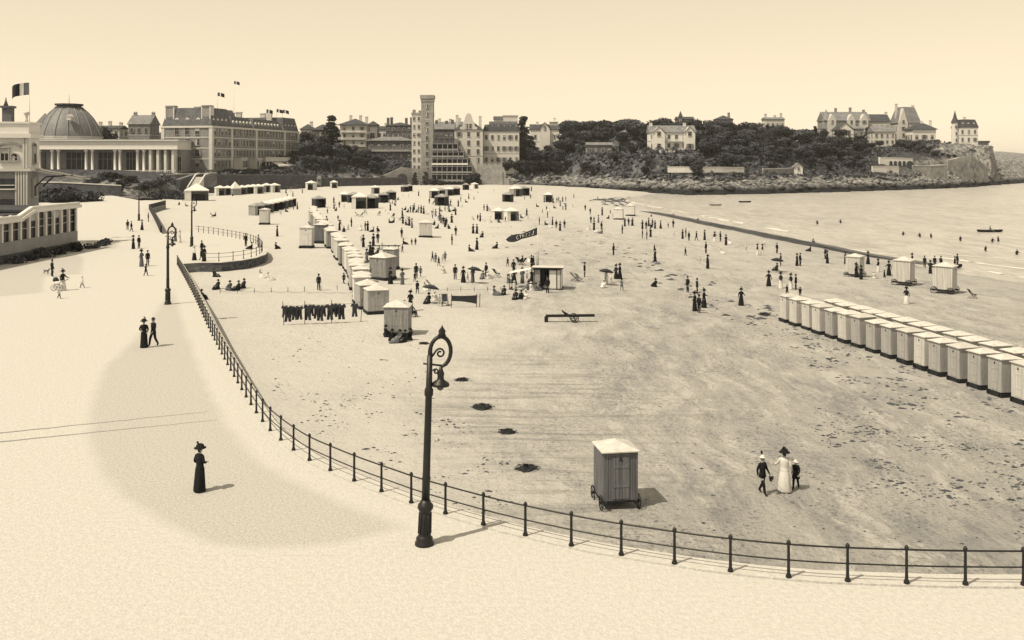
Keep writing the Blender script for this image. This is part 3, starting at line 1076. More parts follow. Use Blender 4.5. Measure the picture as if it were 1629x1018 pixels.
    for i in range(9):
        m.box((W / 2 + 4.6, 40.5 + i * 3.1, 1.6), (0.35, 0.35, 3.6))
    H.part('veranda', m, M_STUCCO)
    m = MB()
    m.add([(W / 2 + 5.2, 46, 3.0), (W / 2 + 9, 46, 1.6), (W / 2 + 9, 66, 1.6), (W / 2 + 5.2, 66, 3.0), (W / 2 + 5.2, 46, 2.9), (W / 2 + 9, 46, 0.9), (W / 2 + 9, 66, 0.9), (W / 2 + 5.2, 66, 2.9)],
          [(0, 1, 2, 3), (7, 6, 5, 4), (1, 5, 6, 2), (0, 4, 5, 1), (2, 6, 7, 3)])
    H.part('awning', m, M_CANV)
    return H, A, d, h, z
HOTEL = hotel()

# --- flags: dark, white and mid bands on a slim pole
def tricolour(X, Y, z, hp, fw, fh, label, sgn=1, cat='flag'):
    r = empty('tricolour_flag', (X, Y, z), 0, label, cat)
    m = MB()
    m.lathe([(0.07, 0), (0.04, hp)], 6)
    m.build('pole', M_WHITE, r)
    cuts = (0, 0.33, 0.5, 1.0)
    for b, mm in enumerate((mat('mid_flag_cloth', 0.10), mat('white_flag_cloth', 0.75), mat('dark_flag_cloth', 0.02))):
        m = MB()
        n = 6
        vs = []
        for k in range(n + 1):
            u = cuts[b] + (cuts[b + 1] - cuts[b]) * k / n
            y = 0.18 * fw * math.sin(u * 7) * u
            x = sgn * (0.06 + u * fw * 0.95)
            dz = -0.22 * fw * u * u
            for q in (0, 1):
                for e in (-0.01, 0.01):
                    vs.append((x, y + e, hp - 0.1 - q * fh + dz))
        fs = []
        for k in range(n):
            a = k * 4
            fs += [(a, a + 2, a + 6, a + 4), (a + 1, a + 5, a + 7, a + 3), (a, a + 4, a + 5, a + 1), (a + 2, a + 3, a + 7, a + 6)]
        fs += [(0, 1, 3, 2), (n * 4, n * 4 + 2, n * 4 + 3, n * 4 + 1)]
        m.add(vs, fs)
        m.build('band', mm, r)
    return r
def hotel_pt(u, v):
    H, A, d, h, z = HOTEL
    p = A + d * u - Vector((d.y, -d.x)) * v
    return p.x, p.y
for (u, v, hh, t, s_) in ((26, 12, 8.6, 8.0, 'over the middle of the brick hotel'), (66, 8, 5, 6.0, 'left of three at the hotel far end'),
                          (73, 6, 7.0, 4.5, 'middle of three at the hotel far end'), (80, 6, 7.0, 4.5, 'rightmost of three at the hotel far end')):
    X, Y = hotel_pt(u, v)
    tricolour(X, Y, HOTEL[4] + HOTEL[3] + hh, t, 3.2, 1.7, 'tiny tricolour flag on a pole, ' + s_)
X, Y = hotel_pt(30, 6)
tricolour(X, Y, HOTEL[4] + HOTEL[3] + 5, 17, 2.6, 1.4, 'highest small flag flying well above the brick hotel roof')

# --- domed casino pavilion with colonnade
def domed():
    Y = 385.0
    x0, x1 = px(40, Y), px(282, Y)
    W = x1 - x0
    z = pz(275, Y)
    H = House('domed_casino', 'long low casino pavilion with columns under a broad grey dome', (x0 + x1) / 2, Y, z, 0, W, 30, 'casino')
    hh = pz(238, Y) - z
    ht = pz(224, Y) - z
    H.walls(hh, M_GREYST, 3, y0=4.5, name='back_wall')
    m = MB()
    m.box((0, 15, (hh + ht) / 2 + 0.02), (W, 30, ht - hh))
    m.box((0, 15, hh + 0.25), (W + 0.8, 30.8, 0.35))
    m.box((0, 15, ht + 0.2), (W + 1.4, 31.4, 0.4))
    H.part('entablature', m, M_CREAM)
    H.roof('flat', ht + 0.41, ht + 0.7, M_ZINC, over=0.3)
    m = MB()
    m.box((0, 2, -0.6), (W + 1.6, 7.5, 1.1))
    H.part('plinth', m, M_CREAM)
    for i, xx in enumerate((62, 82, 92, 136, 146, 182, 190, 218, 228)):
        m = MB()
        m.lathe([(0.75, 0), (0.75, 0.5), (0.55, 0.6), (0.48, hh - 1.0), (0.8, hh - 0.7), (0.8, hh - 0.02)], 10)
        m.build('column', M_CREAM, H.r, (px(xx, Y) - (x0 + x1) / 2, 0.6, 0))
    for xx, w_ in ((60, 2.2), (114, 8.5), (164, 7.5), (204, 5)):
        u = px(xx, Y) - (x0 + x1) / 2
        m = MB()
        m.box((0, 0, hh * 0.45), (w_, 0.2, hh * 0.86))
        o = m.build('dark_doorway', M_VOID, H.r, (u, 4.38, 0))
        m = MB()
        for k in range(1, 4):
            m.box((-w_ / 2 + w_ * k / 4, -0.14, hh * 0.45), (0.14, 0.1, hh * 0.84))
        m.box((0, -0.15, hh * 0.6), (w_ - 0.1, 0.1, 0.14))
        m.build('glazing_bar', M_FRAME, o)
    for xx in (238, 250, 262, 274):
        m = MB()
        u = px(xx, Y) - (x0 + x1) / 2
        m.box((u, 2.5, hh / 2), (1.0, 4.2, hh))
        H.part('pier', m, M_CREAM)
        H.win('front', u + 1.5, 0.9, 1.4, hh * 0.55, True, y0=4.4)
    # balustrade along the terrace front
    m = MB()
    m.box((0, -1.5, 1.0), (W, 0.3, 0.2))
    for k in range(int(W / 0.8)):
        m.box((-W / 2 + 0.4 + k * 0.8, -1.5, 0.45), (0.22, 0.2, 0.92))
    H.part('balustrade', m, M_CREAM)
    # eight-sided dome
    r0 = 47 / F * (Y + 27)
    cx_ = px(110, Y + r0 + 3) - (x0 + x1) / 2
    hd = pz(186, Y + 25) - pz(232, Y + 25)
    prof = [(1.0, 0), (0.985, 0.10), (0.93, 0.28), (0.84, 0.48), (0.72, 0.68), (0.57, 0.86), (0.42, 1.0)]
    m = MB()
    m.lathe([(r0 * a, hd * b) for a, b in prof], 16, (cx_, r0 + 3, ht + 1.6), 0, True)
    H.part('dome', m, M_ZINC)
    m = MB()
    m.lathe([(r0 * 1.06, 0), (r0 * 1.06, 0.7), (r0 * 1.0, 0.75), (r0 * 1.0, 1.5), (r0 * 1.04, 1.55), (r0 * 1.04, 1.8)], 16, (cx_, r0 + 3, ht + 0.3), 0, False)
    H.part('drum', m, M_CREAM)
    for k in range(16):
        a = 2 * PI * k / 16
        m = MB()
        m.tube([(cx_ + math.cos(a) * r0 * q * 1.008, r0 + 3 + math.sin(a) * r0 * q * 1.008, ht + 1.6 + hd * b) for q, b in prof], 0.22, 5)
        H.part('dome_rib', m, mat('dome_rib_zinc', 0.26))
    zt = ht + 1.6 + hd
    m = MB()
    m.lathe([(r0 * 0.46, 0), (r0 * 0.46, 0.5), (r0 * 0.40, 0.55), (r0 * 0.40, 1.2), (r0 * 0.46, 1.25), (r0 * 0.46, 1.9)], 8, (cx_, r0 + 3, zt - 0.1), 0, False)
    H.part('lantern_crown', m, mat('dark_zinc', 0.06))
    m = MB()
    m.lathe([(0.12, 0), (0.06, 4)], 6, (cx_, r0 + 3, zt + 1.7))
    H.part('finial', m, M_IRON)
    m = MB()
    m.box((cx_ + r0 * 0.42, 5.2, ht + 1.6 + hd * 0.62), (1.8, 2.5, 1.5))
    m.ext([(cx_ + r0 * 0.42 - 1.2, ht + 1.6 + hd * 0.62 + 0.7), (cx_ + r0 * 0.42 + 1.2, ht + 1.6 + hd * 0.62 + 0.7), (cx_ + r0 * 0.42, ht + 1.6 + hd * 0.62 + 1.7)], 3.8, 6.5)
    H.part('dormer', m, M_TRIM)
domed()

# --- seaside hall with the glazed gallery, left edge
M_DZ = mat('tarred_roof', 0.06, 0.3, 1)
def gallery_hall():
    r = empty('casino_hall', (-62, 118, 0), 0, 'white hall at the left edge with a glazed gallery and arched upper window', 'building')
    X1 = -58.5         # gallery front faces the promenade (+x)
    y0, y1 = 100.0, 127.0
    def q(name, m, mats, par=None):
        return m.build(name, mats, par or r, (62, -118, 0))
    m = MB(); m.box((X1 - 12, (y0 + y1) / 2, 0.0), (24.4, y1 - y0 + 0.4, 2.0)); q('stone_base', m, M_DWALL)
    m = MB(); m.box((X1 - 12, (y0 + y1) / 2, 1.7), (24, y1 - y0, 1.5)); q('dado_wall', m, M_GREYST)
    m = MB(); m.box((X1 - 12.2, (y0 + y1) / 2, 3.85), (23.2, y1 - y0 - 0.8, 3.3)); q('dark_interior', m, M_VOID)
    n = 13
    for k in range(n + 1):
        y = y0 + 0.2 + (y1 - y0 - 0.4) * k / n
        m = MB(); m.box((X1 - 0.2, y, 3.85), (0.34, 0.34, 3.3)); q('mullion', m, M_CREAM)
        if k < n:
            m = MB()
            w_ = (y1 - y0 - 0.4) / n
            m.box((X1 - 0.38, y + w_ / 2, 3.85), (0.05, w_ - 0.36, 3.2))
            q('pane', m, M_PANE)
            if k % 3 == 1:
                m = MB(); m.box((X1 - 0.345, y + w_ / 2, 4.95), (0.02, w_ - 0.4, 0.9)); q('blind', m, M_BLIND)
            m = MB(); m.box((X1 - 0.36, y + w_ / 2, 3.7), (0.1, w_ - 0.36, 0.1)); m.box((X1 - 0.36, y + w_ / 2, 4.6), (0.1, w_ - 0.36, 0.08)); q('glazing_bar', m, M_FRAME)
    m = MB()
    for k in range(8):
        x = X1 - 0.4 - k * 3.0
        m.box((x, y1 - 0.2, 3.85), (0.34, 0.34, 3.3)); m.box((x, y0 + 0.2, 3.85), (0.34, 0.34, 3.3))
    q('end_mullion', m, M_CREAM)
    m = MB()
    for (za, zb, xo) in ((5.55, 5.95, 0.35), (5.953, 6.3, 0.1)):
        prof = [(y0 - 0.5, za - 0.9), (112, za - 0.9), (115, za), (y1 + 0.5, za), (y1 + 0.5, zb), (115, zb), (112, zb - 0.9), (y0 - 0.5, zb - 0.9)]
        n = len(prof)
        vs = [(X1 + xo, p_[0], p_[1]) for p_ in prof] + [(X1 - 0.35, p_[0], p_[1]) for p_ in prof]
        m.add(vs, [tuple(range(n)), tuple(reversed(range(n, 2 * n)))] + [((i + 1) % n, i, i + n, (i + 1) % n + n) for i in range(n)])
    q('gallery_cornice', m, M_CREAM)
    m = MB(); m.box((X1 - 12.6, 120.9, 5.75), (23.3, 12.2, 0.3)); m.box((X1 - 12.6, 107.3, 4.85), (23.3, 14.8, 0.3)); q('gallery_roof', m, M_DZ)

    # main block behind, turned a little towards the beach, with its upper storey
    xr, by, bw, bd, ya = px(45, 130), 130.0, 26.0, 4.5, R(9)
    ca, sa = math.cos(ya), math.sin(ya)
    def q2(name, m, mats):
        return m.build(name, mats, r, (xr + 62, by - 118, 0), ya)
    def at2(u, v, z):
        return (xr + 62 + u * ca - v * sa, by - 118 + u * sa + v * ca, z)
    m = MB(); m.box((-bw / 2, bd / 2, 12.8), (bw, bd, 4.6)); q2('wall', m, M_WHITE)
    m = MB(); m.box((-bw / 2, bd / 2, 5.2), (bw - 0.1, bd - 0.1, 10.5)); q2('lower_wall', m, M_GREYST)
    m = MB(); m.box((-bw / 2, bd / 2, 10.6), (bw + 0.7, bd + 0.7, 0.4)); q2('string_course', m, M_TRIM)
    m = MB(); m.box((-bw / 2, bd / 2, 15.3), (bw + 0.9, bd + 0.9, 0.6)); m.box((-bw / 2, bd / 2, 16.3), (bw + 0.2, bd + 0.2, 1.4)); m.box((-bw / 2, bd / 2, 17.1), (bw + 0.5, bd + 0.5, 0.25)); q2('cornice', m, M_WHITE)
    for u in (-0.35, -8.0):
        m = MB(); m.lathe([(0.26, 0), (0.16, 0.4), (0.2, 0.8), (0.42, 1.15), (0.45, 1.35), (0.2, 1.4)], 10, (u, 0.4, 17.23)); q2('urn', m, M_TRIM)
    for (u, w_, h_, z, a) in ((-3.0, 0.95, 1.7, 11.9, False), (-1.75, 0.8, 0.65, 11.9, True), (-7, 0.95, 1.7, 11.9, False), (-9, 0.95, 1.7, 11.9, False)):
        put('window', win_mesh(w_, h_, a), r, at2(u, -0.02, z), ya)
    m = MB()
    pts = [(-2.35 + 1.45 * math.cos(a), 13.8 + 0.6 * math.sin(a)) for a in [PI * k / 10 for k in range(11)]]
    for k in range(10):
        p0, p1 = pts[k], pts[k + 1]
        m.ext([p0, (p0[0], p0[1] - 0.22), (p1[0], p1[1] - 0.22), p1], -0.3, -0.003)
    q2('window_hood', m, mat('shaded_hood_stone', 0.3))
    for (u0, u1, z0, z1) in ((-4.2, -1.75, 8.0, 9.4), (-4.2, -1.75, 4.6, 6.6), (-8.6, -5.0, 8.0, 9.4), (-8.6, -5.0, 4.6, 6.6)):
        m = MB(); m.box(((u0 + u1) / 2, 0.0, (z0 + z1) / 2), (u1 - u0, 0.2, z1 - z0)); q2('open_bay', m, M_VOID)
        m = MB(); m.box(((u0 + u1) / 2, -0.16, z0 + 0.5), (u1 - u0 + 0.1, 0.12, 0.1)); m.box(((u0 + u1) / 2, -0.16, z0 - 0.06), (u1 - u0 + 0.3, 0.3, 0.16)); q2('bay_rail', m, M_CREAM)
    for u in (-0.18, -0.52, -0.86, -1.2, -1.54):
        m = MB(); m.box((u, -0.1, 7.4), (0.2, 0.22, 6.0)); q2('pilaster', m, M_TRIM)
    for u in (-0.2, -0.55):
        m = MB(); m.box((u, -0.1, 12.9), (0.22, 0.22, 4.1)); q2('pilaster', m, M_TRIM)
    for v in (2.2,):
        put('window', win_mesh(1.1, 2.4, True), r, at2(0.02, v, 11.5), ya + PI / 2)
        put('window', win_mesh(1.1, 2.4), r, at2(0.02, v, 6.9), ya + PI / 2)
    # dark roof turret
    m = MB(); m.box((-3.0, 1.2, 18.2), (1.2, 1.2, 2.0)); m.box((-3.0, 1.2, 19.3), (1.6, 1.6, 0.3)); m.lathe([(0.35, 0), (0.12, 0.7), (0.05, 1.2)], 8, (-3.3, 1.2, 19.45)); q2('roof_turret', m, M_DBRICK)
    # sloping glass canopy at the side
    a, b = Vector((xr - 0.2, 131.6, 10.5)), Vector((px(131, 136), 136, 9.2))
    m = MB()
    for off in (0, 2.4):
        m.tube([a + Vector((0, off, 0)), b + Vector((0, off, 0))], 0.13, 6)
    q('canopy_beam', m, M_TRIM)
    m = MB()
    m.add([a + Vector((0, 0, .14)), b + Vector((0, 0, .14)), b + Vector((0, 2.4, .14)), a + Vector((0, 2.4, .14)), a + Vector((0, 0, .2)), b + Vector((0, 0, .2)), b + Vector((0, 2.4, .2)), a + Vector((0, 2.4, .2))],
          [(3, 2, 1, 0), (4, 5, 6, 7), (0, 1, 5, 4), (2, 3, 7, 6)])
    q('canopy_glass', m, M_PANE)
    for off in (0.1, 2.3):
        m = MB(); m.tube([(xr, 131.7 + off, 8.2), (xr + 1.2, 132.4 + off, 9.6), (xr + 3.4, 133.6 + off, 9.75)], 0.12, 6); q('canopy_bracket', m, M_IRON)
    X, Y = px(44, 128), 128.0
    return xr
XR = gallery_hall()
tricolour(px(47, 138), 138, 16.0, 7.4, 2.8, 1.8, 'large tricolour flag flying above the white hall at left', -1)

# --- villas and blocks behind the far end of the beach
house_px('tower_villa', 'pale little tower with pyramid roof beside the dome', 57, 76, 232, 198, 179, 430, 6, 'pyramid', M_STUCCO, M_LSLATE, 2, 2)
house_px('gabled_villa', 'gabled villa standing among dark trees left of the brick hotel', 204, 238, 232, 198, 182, 440, 12, 'gable_x', M_GREYST, M_LSLATE, 2, 3, chim=((-0.8, 0.5, 1.0), (0.9, 0.5, 1)))
house_px('terrace_house', 'low pale house with chimneys just right of the dome', 146, 190, 232, 205, 199, 450, 10, 'gable_x', M_STUCCO, M_SLATE, 2, 4, chim=((-0.7, 0.5, 1.5), (0.0, 0.5, 1.8), (0.8, 0.5, 1.2)))
house_px('ivy_villa', 'dark villa half hidden by trees right beside the brick hotel', 497, 524, 245, 207, 197, 500, 12, 'hip', M_GRANITE, M_SLATE, 3, 3)
H = house_px('balcony_villa', 'broad-eaved villa with white balconies on three floors', 541, 583, 233, 199, 188, 520, 14, 'hip', M_STUCCO, M_SLATE, 3, 3, chim=((-0.35, 0.5, 1.6), (0.4, 0.5, 1.6), (0.9, 0.4, 0.8)), over=1.2)
for k in range(3):
    H.balcony(-H.W / 2 + 0.6, H.W / 2 - 0.6, k * H.h / 3 + 0.1, 1.4, M_CREAM)
house_px('arched_pavilion', 'small turreted pavilion with a big arched window behind the balcony villa', 585, 600, 228, 199, 192, 545, 8, 'hip', M_GREYST, M_SLATE, 1, 1, wsz=(2.4, 3))
house_px('chimney_villa', 'dark villa with many roof chimneys left of the tall tower', 614, 655, 233, 200, 194, 545, 14, 'hip', M_DBRICK, M_SLATE, 3, 5, chim=((-0.9, 0.3, 2.2), (-0.65, 0.4, 2.6), (0.5, 0.4, 2.2), (0.9, 0.4, 2.6)))
H = house_px('veranda_villa', 'wide dark villa with a veranda of arches below the chimney villa', 585, 657, 256, 224, 217, 515, 14, 'hip', M_GRANITE, M_LSLATE, 2, 6, over=0.9)
m = MB()
for k in range(8):
    m.box((-H.W / 2 + 9 + k * 2.1, -2.2, -1.6), (0.5, 0.5, 3.6))
m.box((-H.W / 2 + 16.3, -1.3, 0.3), (15.6, 2.6, 0.5))
H.part('arcade', m, M_STUCCO)
H.balcony(-H.W / 2 + 1, H.W / 2 - 1, H.h / 2, 1.5, M_STUCCO)
house_px('corner_villa', 'pale villa squeezed between the brick hotel and the ivy villa', 478, 497, 242, 206, 197, 505, 10, 'hip', M_STUCCO, M_SLATE, 3, 3, chim=((0.5, 0.5, 1.2),))
house_px('gable_end_house', 'pale gable-ended house behind the tall dark tree', 522, 540, 240, 211, 201, 540, 10, 'gable_y', M_STUCCO, M_SLATE, 2, 2)
house_px('shuttered_house', 'narrow pale house between the arched pavilion and chimney villa', 600, 615, 236, 206, 200, 560, 10, 'gable_x', M_CREAM, M_SLATE, 2, 2, chim=((0.6, 0.5, 1.5),))
house_px('backdrop_terrace', 'row of pale roofs peeping over the hotel link by the tower', 692, 735, 230, 199, 193, 560, 9, 'gable_x', M_STUCCO, M_LSLATE, 2, 6, chim=((-0.7, 0.5, 1.6), (0.1, 0.5, 1.4), (0.8, 0.5, 1.8)))
house_px('distant_block', 'pale distant block above the long hotel wing roof', 786, 816, 230, 190, 185, 590, 10, 'flat', M_CREAM, M_ZINC, 3, 5)
# tower block
Yt = 490.0
H = house_px('slender_tower', 'tall slender stone tower with an overhanging flat cap, highest in the town', 670, 689, 285, 157, 151, Yt, 6.2, 'flat', M_STONE, M_STONE, 0, 0, over=0.55, down=3)
for k in range(9):
    H.win('front', 0, 4 + k * 4.1, 1.2, 1.9)
    H.win('right', 3, 4 + k * 4.1, 1.0, 1.7)
H.band(H.h - 0.9, M_STONE, 0.9, 0.3)
H = house_px('stair_turret_block', 'narrow pale block of many windows attached left of the slender tower', 655, 670, 285, 182, 179, Yt + 1, 7, 'flat', M_STUCCO, M_STONE, 8, 2, wsz=(0.9, 1.6), over=0.3, down=3, band=False)
for (x, z) in ((-1.5, 1.2), (1.6, 0.8)):
    H.chimney(x, 3, H.h, H.hr + z, M_STONE)
# stepped terrace restaurant
r = House('terrace_restaurant', 'stepped restaurant of open balconied floors at the foot of the slender tower', px(716, 482), 482, pz(290, 482), 0, 19, 12, 'restaurant')
hz = [pz(y, 482) - pz(290, 482) for y in (290, 277, 264, 252, 241, 228)]
wid = [(-9.5, 11.5), (-9.5, 11.5), (-9.5, 9.0), (-9.5, 7), (-9.5, 4)]
for k in range(5):
    a, b = wid[k]
    yb = 0.8 * k
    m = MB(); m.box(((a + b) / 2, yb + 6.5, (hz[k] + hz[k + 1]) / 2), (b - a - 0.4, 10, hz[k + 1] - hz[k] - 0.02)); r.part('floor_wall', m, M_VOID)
    m = MB(); m.box(((a + b) / 2, yb + 5.5, hz[k + 1] - 0.2), (b - a + 0.6, 12.4, 0.3)); r.part('floor_slab', m, M_GREYST)
    m = MB(); m.box(((a + b) / 2, yb - 0.5, hz[k] + 1.0), (b - a, 0.12, 0.9)); r.part('parapet', m, M_GREYST if k != 2 else M_CREAM)
    n = int((b - a) / 2.6)
    for i in range(n + 1):
        m = MB(); m.box((a + 0.2 + (b - a - 0.4) * i / n, yb - 0.35, (hz[k] + hz[k + 1]) / 2), (0.35, 0.35, hz[k + 1] - hz[k] - 0.03)); r.part('post', m, M_GREYST)
# gabled grand hotel
H = house_px('gabled_hotel', 'pale grand hotel with a scrolled stone gable and tall chimneys', 723, 768, 262, 207, 188, 505, 16, 'hip', M_STUCCO, M_SLATE, 4, 3, over=0.4, wsz=(1.3, 2.3), chim=((-0.85, 0.3, 1.6), (0.8, 0.3, 1.0)))
g = MB()
ht = H.h
prof = [(-4.6, ht - 0.5), (4.6, ht - 0.5), (4.6, ht + 1.5), (3.4, ht + 2.2), (3.0, ht + 4.2), (2.2, ht + 5.2), (1.8, ht + 7), (1.1, ht + 8.6), (0, ht + 9.2), (-1.1, ht + 8.6), (-1.8, ht + 7), (-2.2, ht + 5.2), (-3.0, ht + 4.2), (-3.4, ht + 2.2), (-4.6, ht + 1.5)]
g.ext(prof, -0.25, 1.2)
H.part('scrolled_gable', g, M_STUCCO)
for u in (-1.0, 1.0):
    H.win('front', u, ht + 1.0, 1.1, 2.3, y0=-0.26)
H2 = house_px('long_hotel_wing', 'long hotel wing with a pale roof running right from the scrolled gable', 769, 826, 262, 209, 198, 512, 14, 'mansard', M_STUCCO, M_SLATE, 3, 6, over=0.4, wsz=(1.2, 2.2))
for i in range(6):
    H2.dormer('front', -H2.W / 2 + H2.W * (i + 0.5) / 6, H2.h + 0.7, 1.5, 1.9, 0.9)
m = MB(); m.box((1, 7, H2.hr + 0.9), (H2.W * 0.8, 7, 1.8)); H2.part('roof_range', m, M_LSLATE)
m = MB(); m.box((5, 8, H2.hr + 3.4), (8, 5, 3.4)); m.box((5, 8, H2.hr + 5.2), (8.8, 5.8, 0.4)); H2.part('rooftop_room', m, M_STUCCO)
house_px('hotel_link', 'dark hotel range with a pale roof between tower and scrolled gable', 690, 722, 262, 206, 196, 515, 12, 'gable_x', M_DBRICK, M_LSLATE, 3, 4, chim=((-0.8, 0.5, 1.6), (0.2, 0.5, 1.2), (0.8, 0.5, 1.8)))
H = house_px('timbered_villa', 'pale villa with an arched timber gable amid trees', 844, 889, 245, 206, 197, 545, 12, 'gable_x', M_CREAM, M_SLATE, 2, 3, chim=((-0.5, 0.5, 1.2), (0.75, 0.6, 3.5)))
g = MB(); g.box((0, -0.7, H.h / 2), (6, 1.4, H.h)); g.ext([(-3, H.h), (3, H.h), (0, H.h + 3.6)], -1.4, 0)
H.part('gable_bay', g, M_CREAM)
g = MB()
for sgn in (-1, 1):
    g.tube([(sgn * 3.5, -1.7, H.h - 0.6), (sgn * 2.6, -1.7, H.h + 1.7), (0, -1.7, H.h + 4.0)], 0.28, 6)
H.part('bargeboard', g, M_VOID)
H.win('front', 0, H.h - 0.2, 1.3, 1.6, True, y0=-1.41)
m = MB(); m.box((H.W / 2 - 2.6, 7, H.h + 2.2), (4.6, 4.6, 4.4)); m.box((H.W / 2 - 2.6, 7, H.h + 4.6), (5.6, 5.6, 0.35)); H.part('square_turret', m, M_STUCCO)
H = house_px('hidden_cottage', 'low dark cottage with a pale roof line sunk among headland trees', 934, 974, 246, 231, 226, 505, 9, 'gable_x', M_GRANITE, M_LSLATE, 1, 4)
house_px('garden_lodge', 'small pale garden lodge among trees left of the white villa', 986, 1008, 222, 212, 206, 520, 7, 'hip', M_STUCCO, M_LSLATE, 1, 2)
# white villa
H = house_px('white_villa', 'long white villa with two gabled wings on the wooded headland', 1034, 1106, 238, 211, 199, 480, 10, 'gable_x', M_CREAM, M_LSLATE, 2, 6, chim=((-0.9, 0.5, 0.8), (0.6, 0.5, 0.8)), wsz=(1.2, 1.9), side=False)
for xx, w_ in ((-H.W / 2 + 4.2, 6.0), (H.W / 2 - 3.2, 5.4)):
    g = MB(); g.box((xx, -1.2, H.h / 2), (w_, 2.4, H.h)); g.ext([(xx - w_ / 2, H.h), (xx + w_ / 2, H.h), (xx, H.h + 3.0)], -2.4, 3.0)
    H.part('gabled_wing', g, M_CREAM)
    g = MB()
    for sgn in (-1, 1):
        g.tube([(xx + sgn * (w_ / 2 + 0.5), -2.7, H.h - 0.5), (xx, -2.7, H.h + 3.3)], 0.2, 5)
    H.part('bargeboard', g, M_LSLATE)
    H.win('front', xx, H.h - 1.6, 1.6, 2.0, y0=-2.41)
    H.win('front', xx, 0.9, 1.6, 2.0, y0=-2.41)
H.balcony(-H.W / 2 + 7.6, H.W / 2 - 6.2, H.h / 2, 1.3, M_CREAM)
m = MB(); m.box((-3.5, -3.4, -0.9), (8, 2, 1.4)); H.part('garden_wall', m, M_CREAM)
# skyline roofs beyond the wood
house_px('spired_villa', 'distant villa with a thin spire on the wooded skyline', 1078, 1104, 205, 190, 185, 600, 10, 'gable_x', M_GREYST, M_SLATE, 1, 3)
H = house_px('skyline_spire', 'thin dark spire rising above the wooded skyline', 1081, 1085, 200, 186, 176, 598, 2, 'pyramid', M_GREYST, M_SLATE, 1, 1)
house_px('skyline_house', 'faint house roofs at the crest right of the thin spire', 1140, 1166, 205, 190, 183, 610, 10, 'hip', M_GREYST, M_SLATE, 1, 3, chim=((0.7, 0.5, 1.5),))
house_px('skyline_villa', 'faint villa with two tall chimneys far along the crest', 1218, 1248, 205, 190, 186, 620, 10, 'gable_x', M_STUCCO, M_LSLATE, 1, 4, chim=((-0.8, 0.5, 2.0), (0.2, 0.5, 1), (0.85, 0.5, 2.4)))
# houses crowding the headland crest
H = house_px('many_gabled_mansion', 'long many-gabled mansion on the headland crest, leftmost of the big houses', 1312, 1384, 222, 192, 177, 590, 14, 'gable_x', M_GREYST, M_LSLATE, 2, 7, chim=((-0.35, 0.5, 2.0), (0.3, 0.5, 2.4), (0.9, 0.5, 1)))
for xx in (-10, 2, 10):
    g = MB(); g.box((xx, -0.8, H.h / 2), (5, 1.6, H.h)); g.ext([(xx - 2.7, H.h), (xx + 2.7, H.h), (xx, H.h + 4.2)], -1.6, 3)
    H.part('gable', g, M_STUCCO)
    H.win('front', xx, H.h - 1.8, 1.2, 1.9, y0=-1.61)
g = MB(); g.lathe([(2.2, -3), (2.2, H.h), (2.5, H.h + 0.1), (0.05, H.h + 7.5)], 10, (-H.W / 2 + 1.5, 2, 0), 0, False); H.part('corner_turret', g, M_GREYST)
H = house_px('white_gabled_house', 'white house with a steep front gable below the many-gabled mansion', 1331, 1358, 222, 206, 194, 560, 9, 'gable_y', M_CREAM, M_SLATE, 2, 2)
house_px('low_grey_house', 'low grey house joined right of the white gabled house', 1358, 1374, 218, 205, 200, 563, 9, 'gable_x', M_GREYST, M_LSLATE, 1, 2)
house_px('steep_roofed_house', 'tall house with a steep dark roof left of the chateau', 1382, 1416, 222, 194, 181, 600, 12, 'gable_x', M_STUCCO, M_SLATE, 2, 4, chim=((0.95, 0.5, 1.2),))
house_px('lower_balcony_house', 'pale house with two balconies low on the slope under the chateau', 1390, 1424, 242, 210, 200, 555, 10, 'gable_x', M_STUCCO, M_LSLATE, 3, 4).balcony(-5, 5, 3.6, 1.2, M_CREAM)
H = house_px('chateau', 'tall chateau-like house with a steep hipped roof and high gable chimneys', 1428, 1464, 222, 196, 170, 600, 12, 'mansard', M_STUCCO, M_LSLATE, 2, 4, chim=((-0.85, 0.4, 2.0), (0.6, 0.4, 1)))
g = MB(); g.box((-H.W / 2 + 3, -0.8, H.h / 2), (5.6, 1.6, H.h)); g.ext([(-H.W / 2 + 0.1, H.h), (-H.W / 2 + 5.9, H.h), (-H.W / 2 + 3, H.h + 9.5)], -1.6, 3); H.part('tall_gable', g, M_STUCCO)
for k in range(3):
    H.win('front', -H.W / 2 + 3, 2 + k * 4.2, 1.1, 1.8, y0=-1.61)
H = house_px('dark_roofed_villa', 'white villa with a wide dark roof right of the chateau', 1452, 1489, 226, 206, 195, 585, 11, 'hip', M_CREAM, M_SLATE, 1, 3, wsz=(1.6, 2.2), chim=((0.85, 0.5, 1.4), (0.1, 0.5, 0.8)), over=0.9)
H = house_px('turreted_villa', 'white villa with a pointed turret standing alone on the right cliff', 1526, 1556, 228, 203, 190, 600, 11, 'mansard', M_CREAM, M_SLATE, 2, 3, wsz=(1.0, 2.0), over=0.3, chim=((-0.1, 0.4, 1.6),))
for u in (-3.5, 0, 3.5):
    H.dormer('front', u, H.h + 0.8, 1.4, 1.8, 0.8)
g = MB(); g.lathe([(2.1, -4), (2.1, H.h + 3.2)], 8, (-H.W / 2 - 1.6, 2.5, 0), 0, False); H.part('turret', g, M_CREAM)
g = MB(); g.lathe([(2.7, 0), (1.2, 3.2), (0.05, 8)], 8, (-H.W / 2 - 1.6, 2.5, H.h + 3.2), 0, False); H.part('turret_roof', g, M_SLATE)
for k in range(3):
    put('window', win_mesh(0.9, 1.7), H.r, (-H.W / 2 - 1.6, 0.4, 1.2 + k * 4.2))
house_px('cliff_summerhouse', 'tiny flat-roofed summerhouse beside the turreted villa', 1557, 1573, 233, 227, 224, 600, 4, 'flat', M_GREYST, M_SLATE, 1, 2, wsz=(1.0, 1.2))
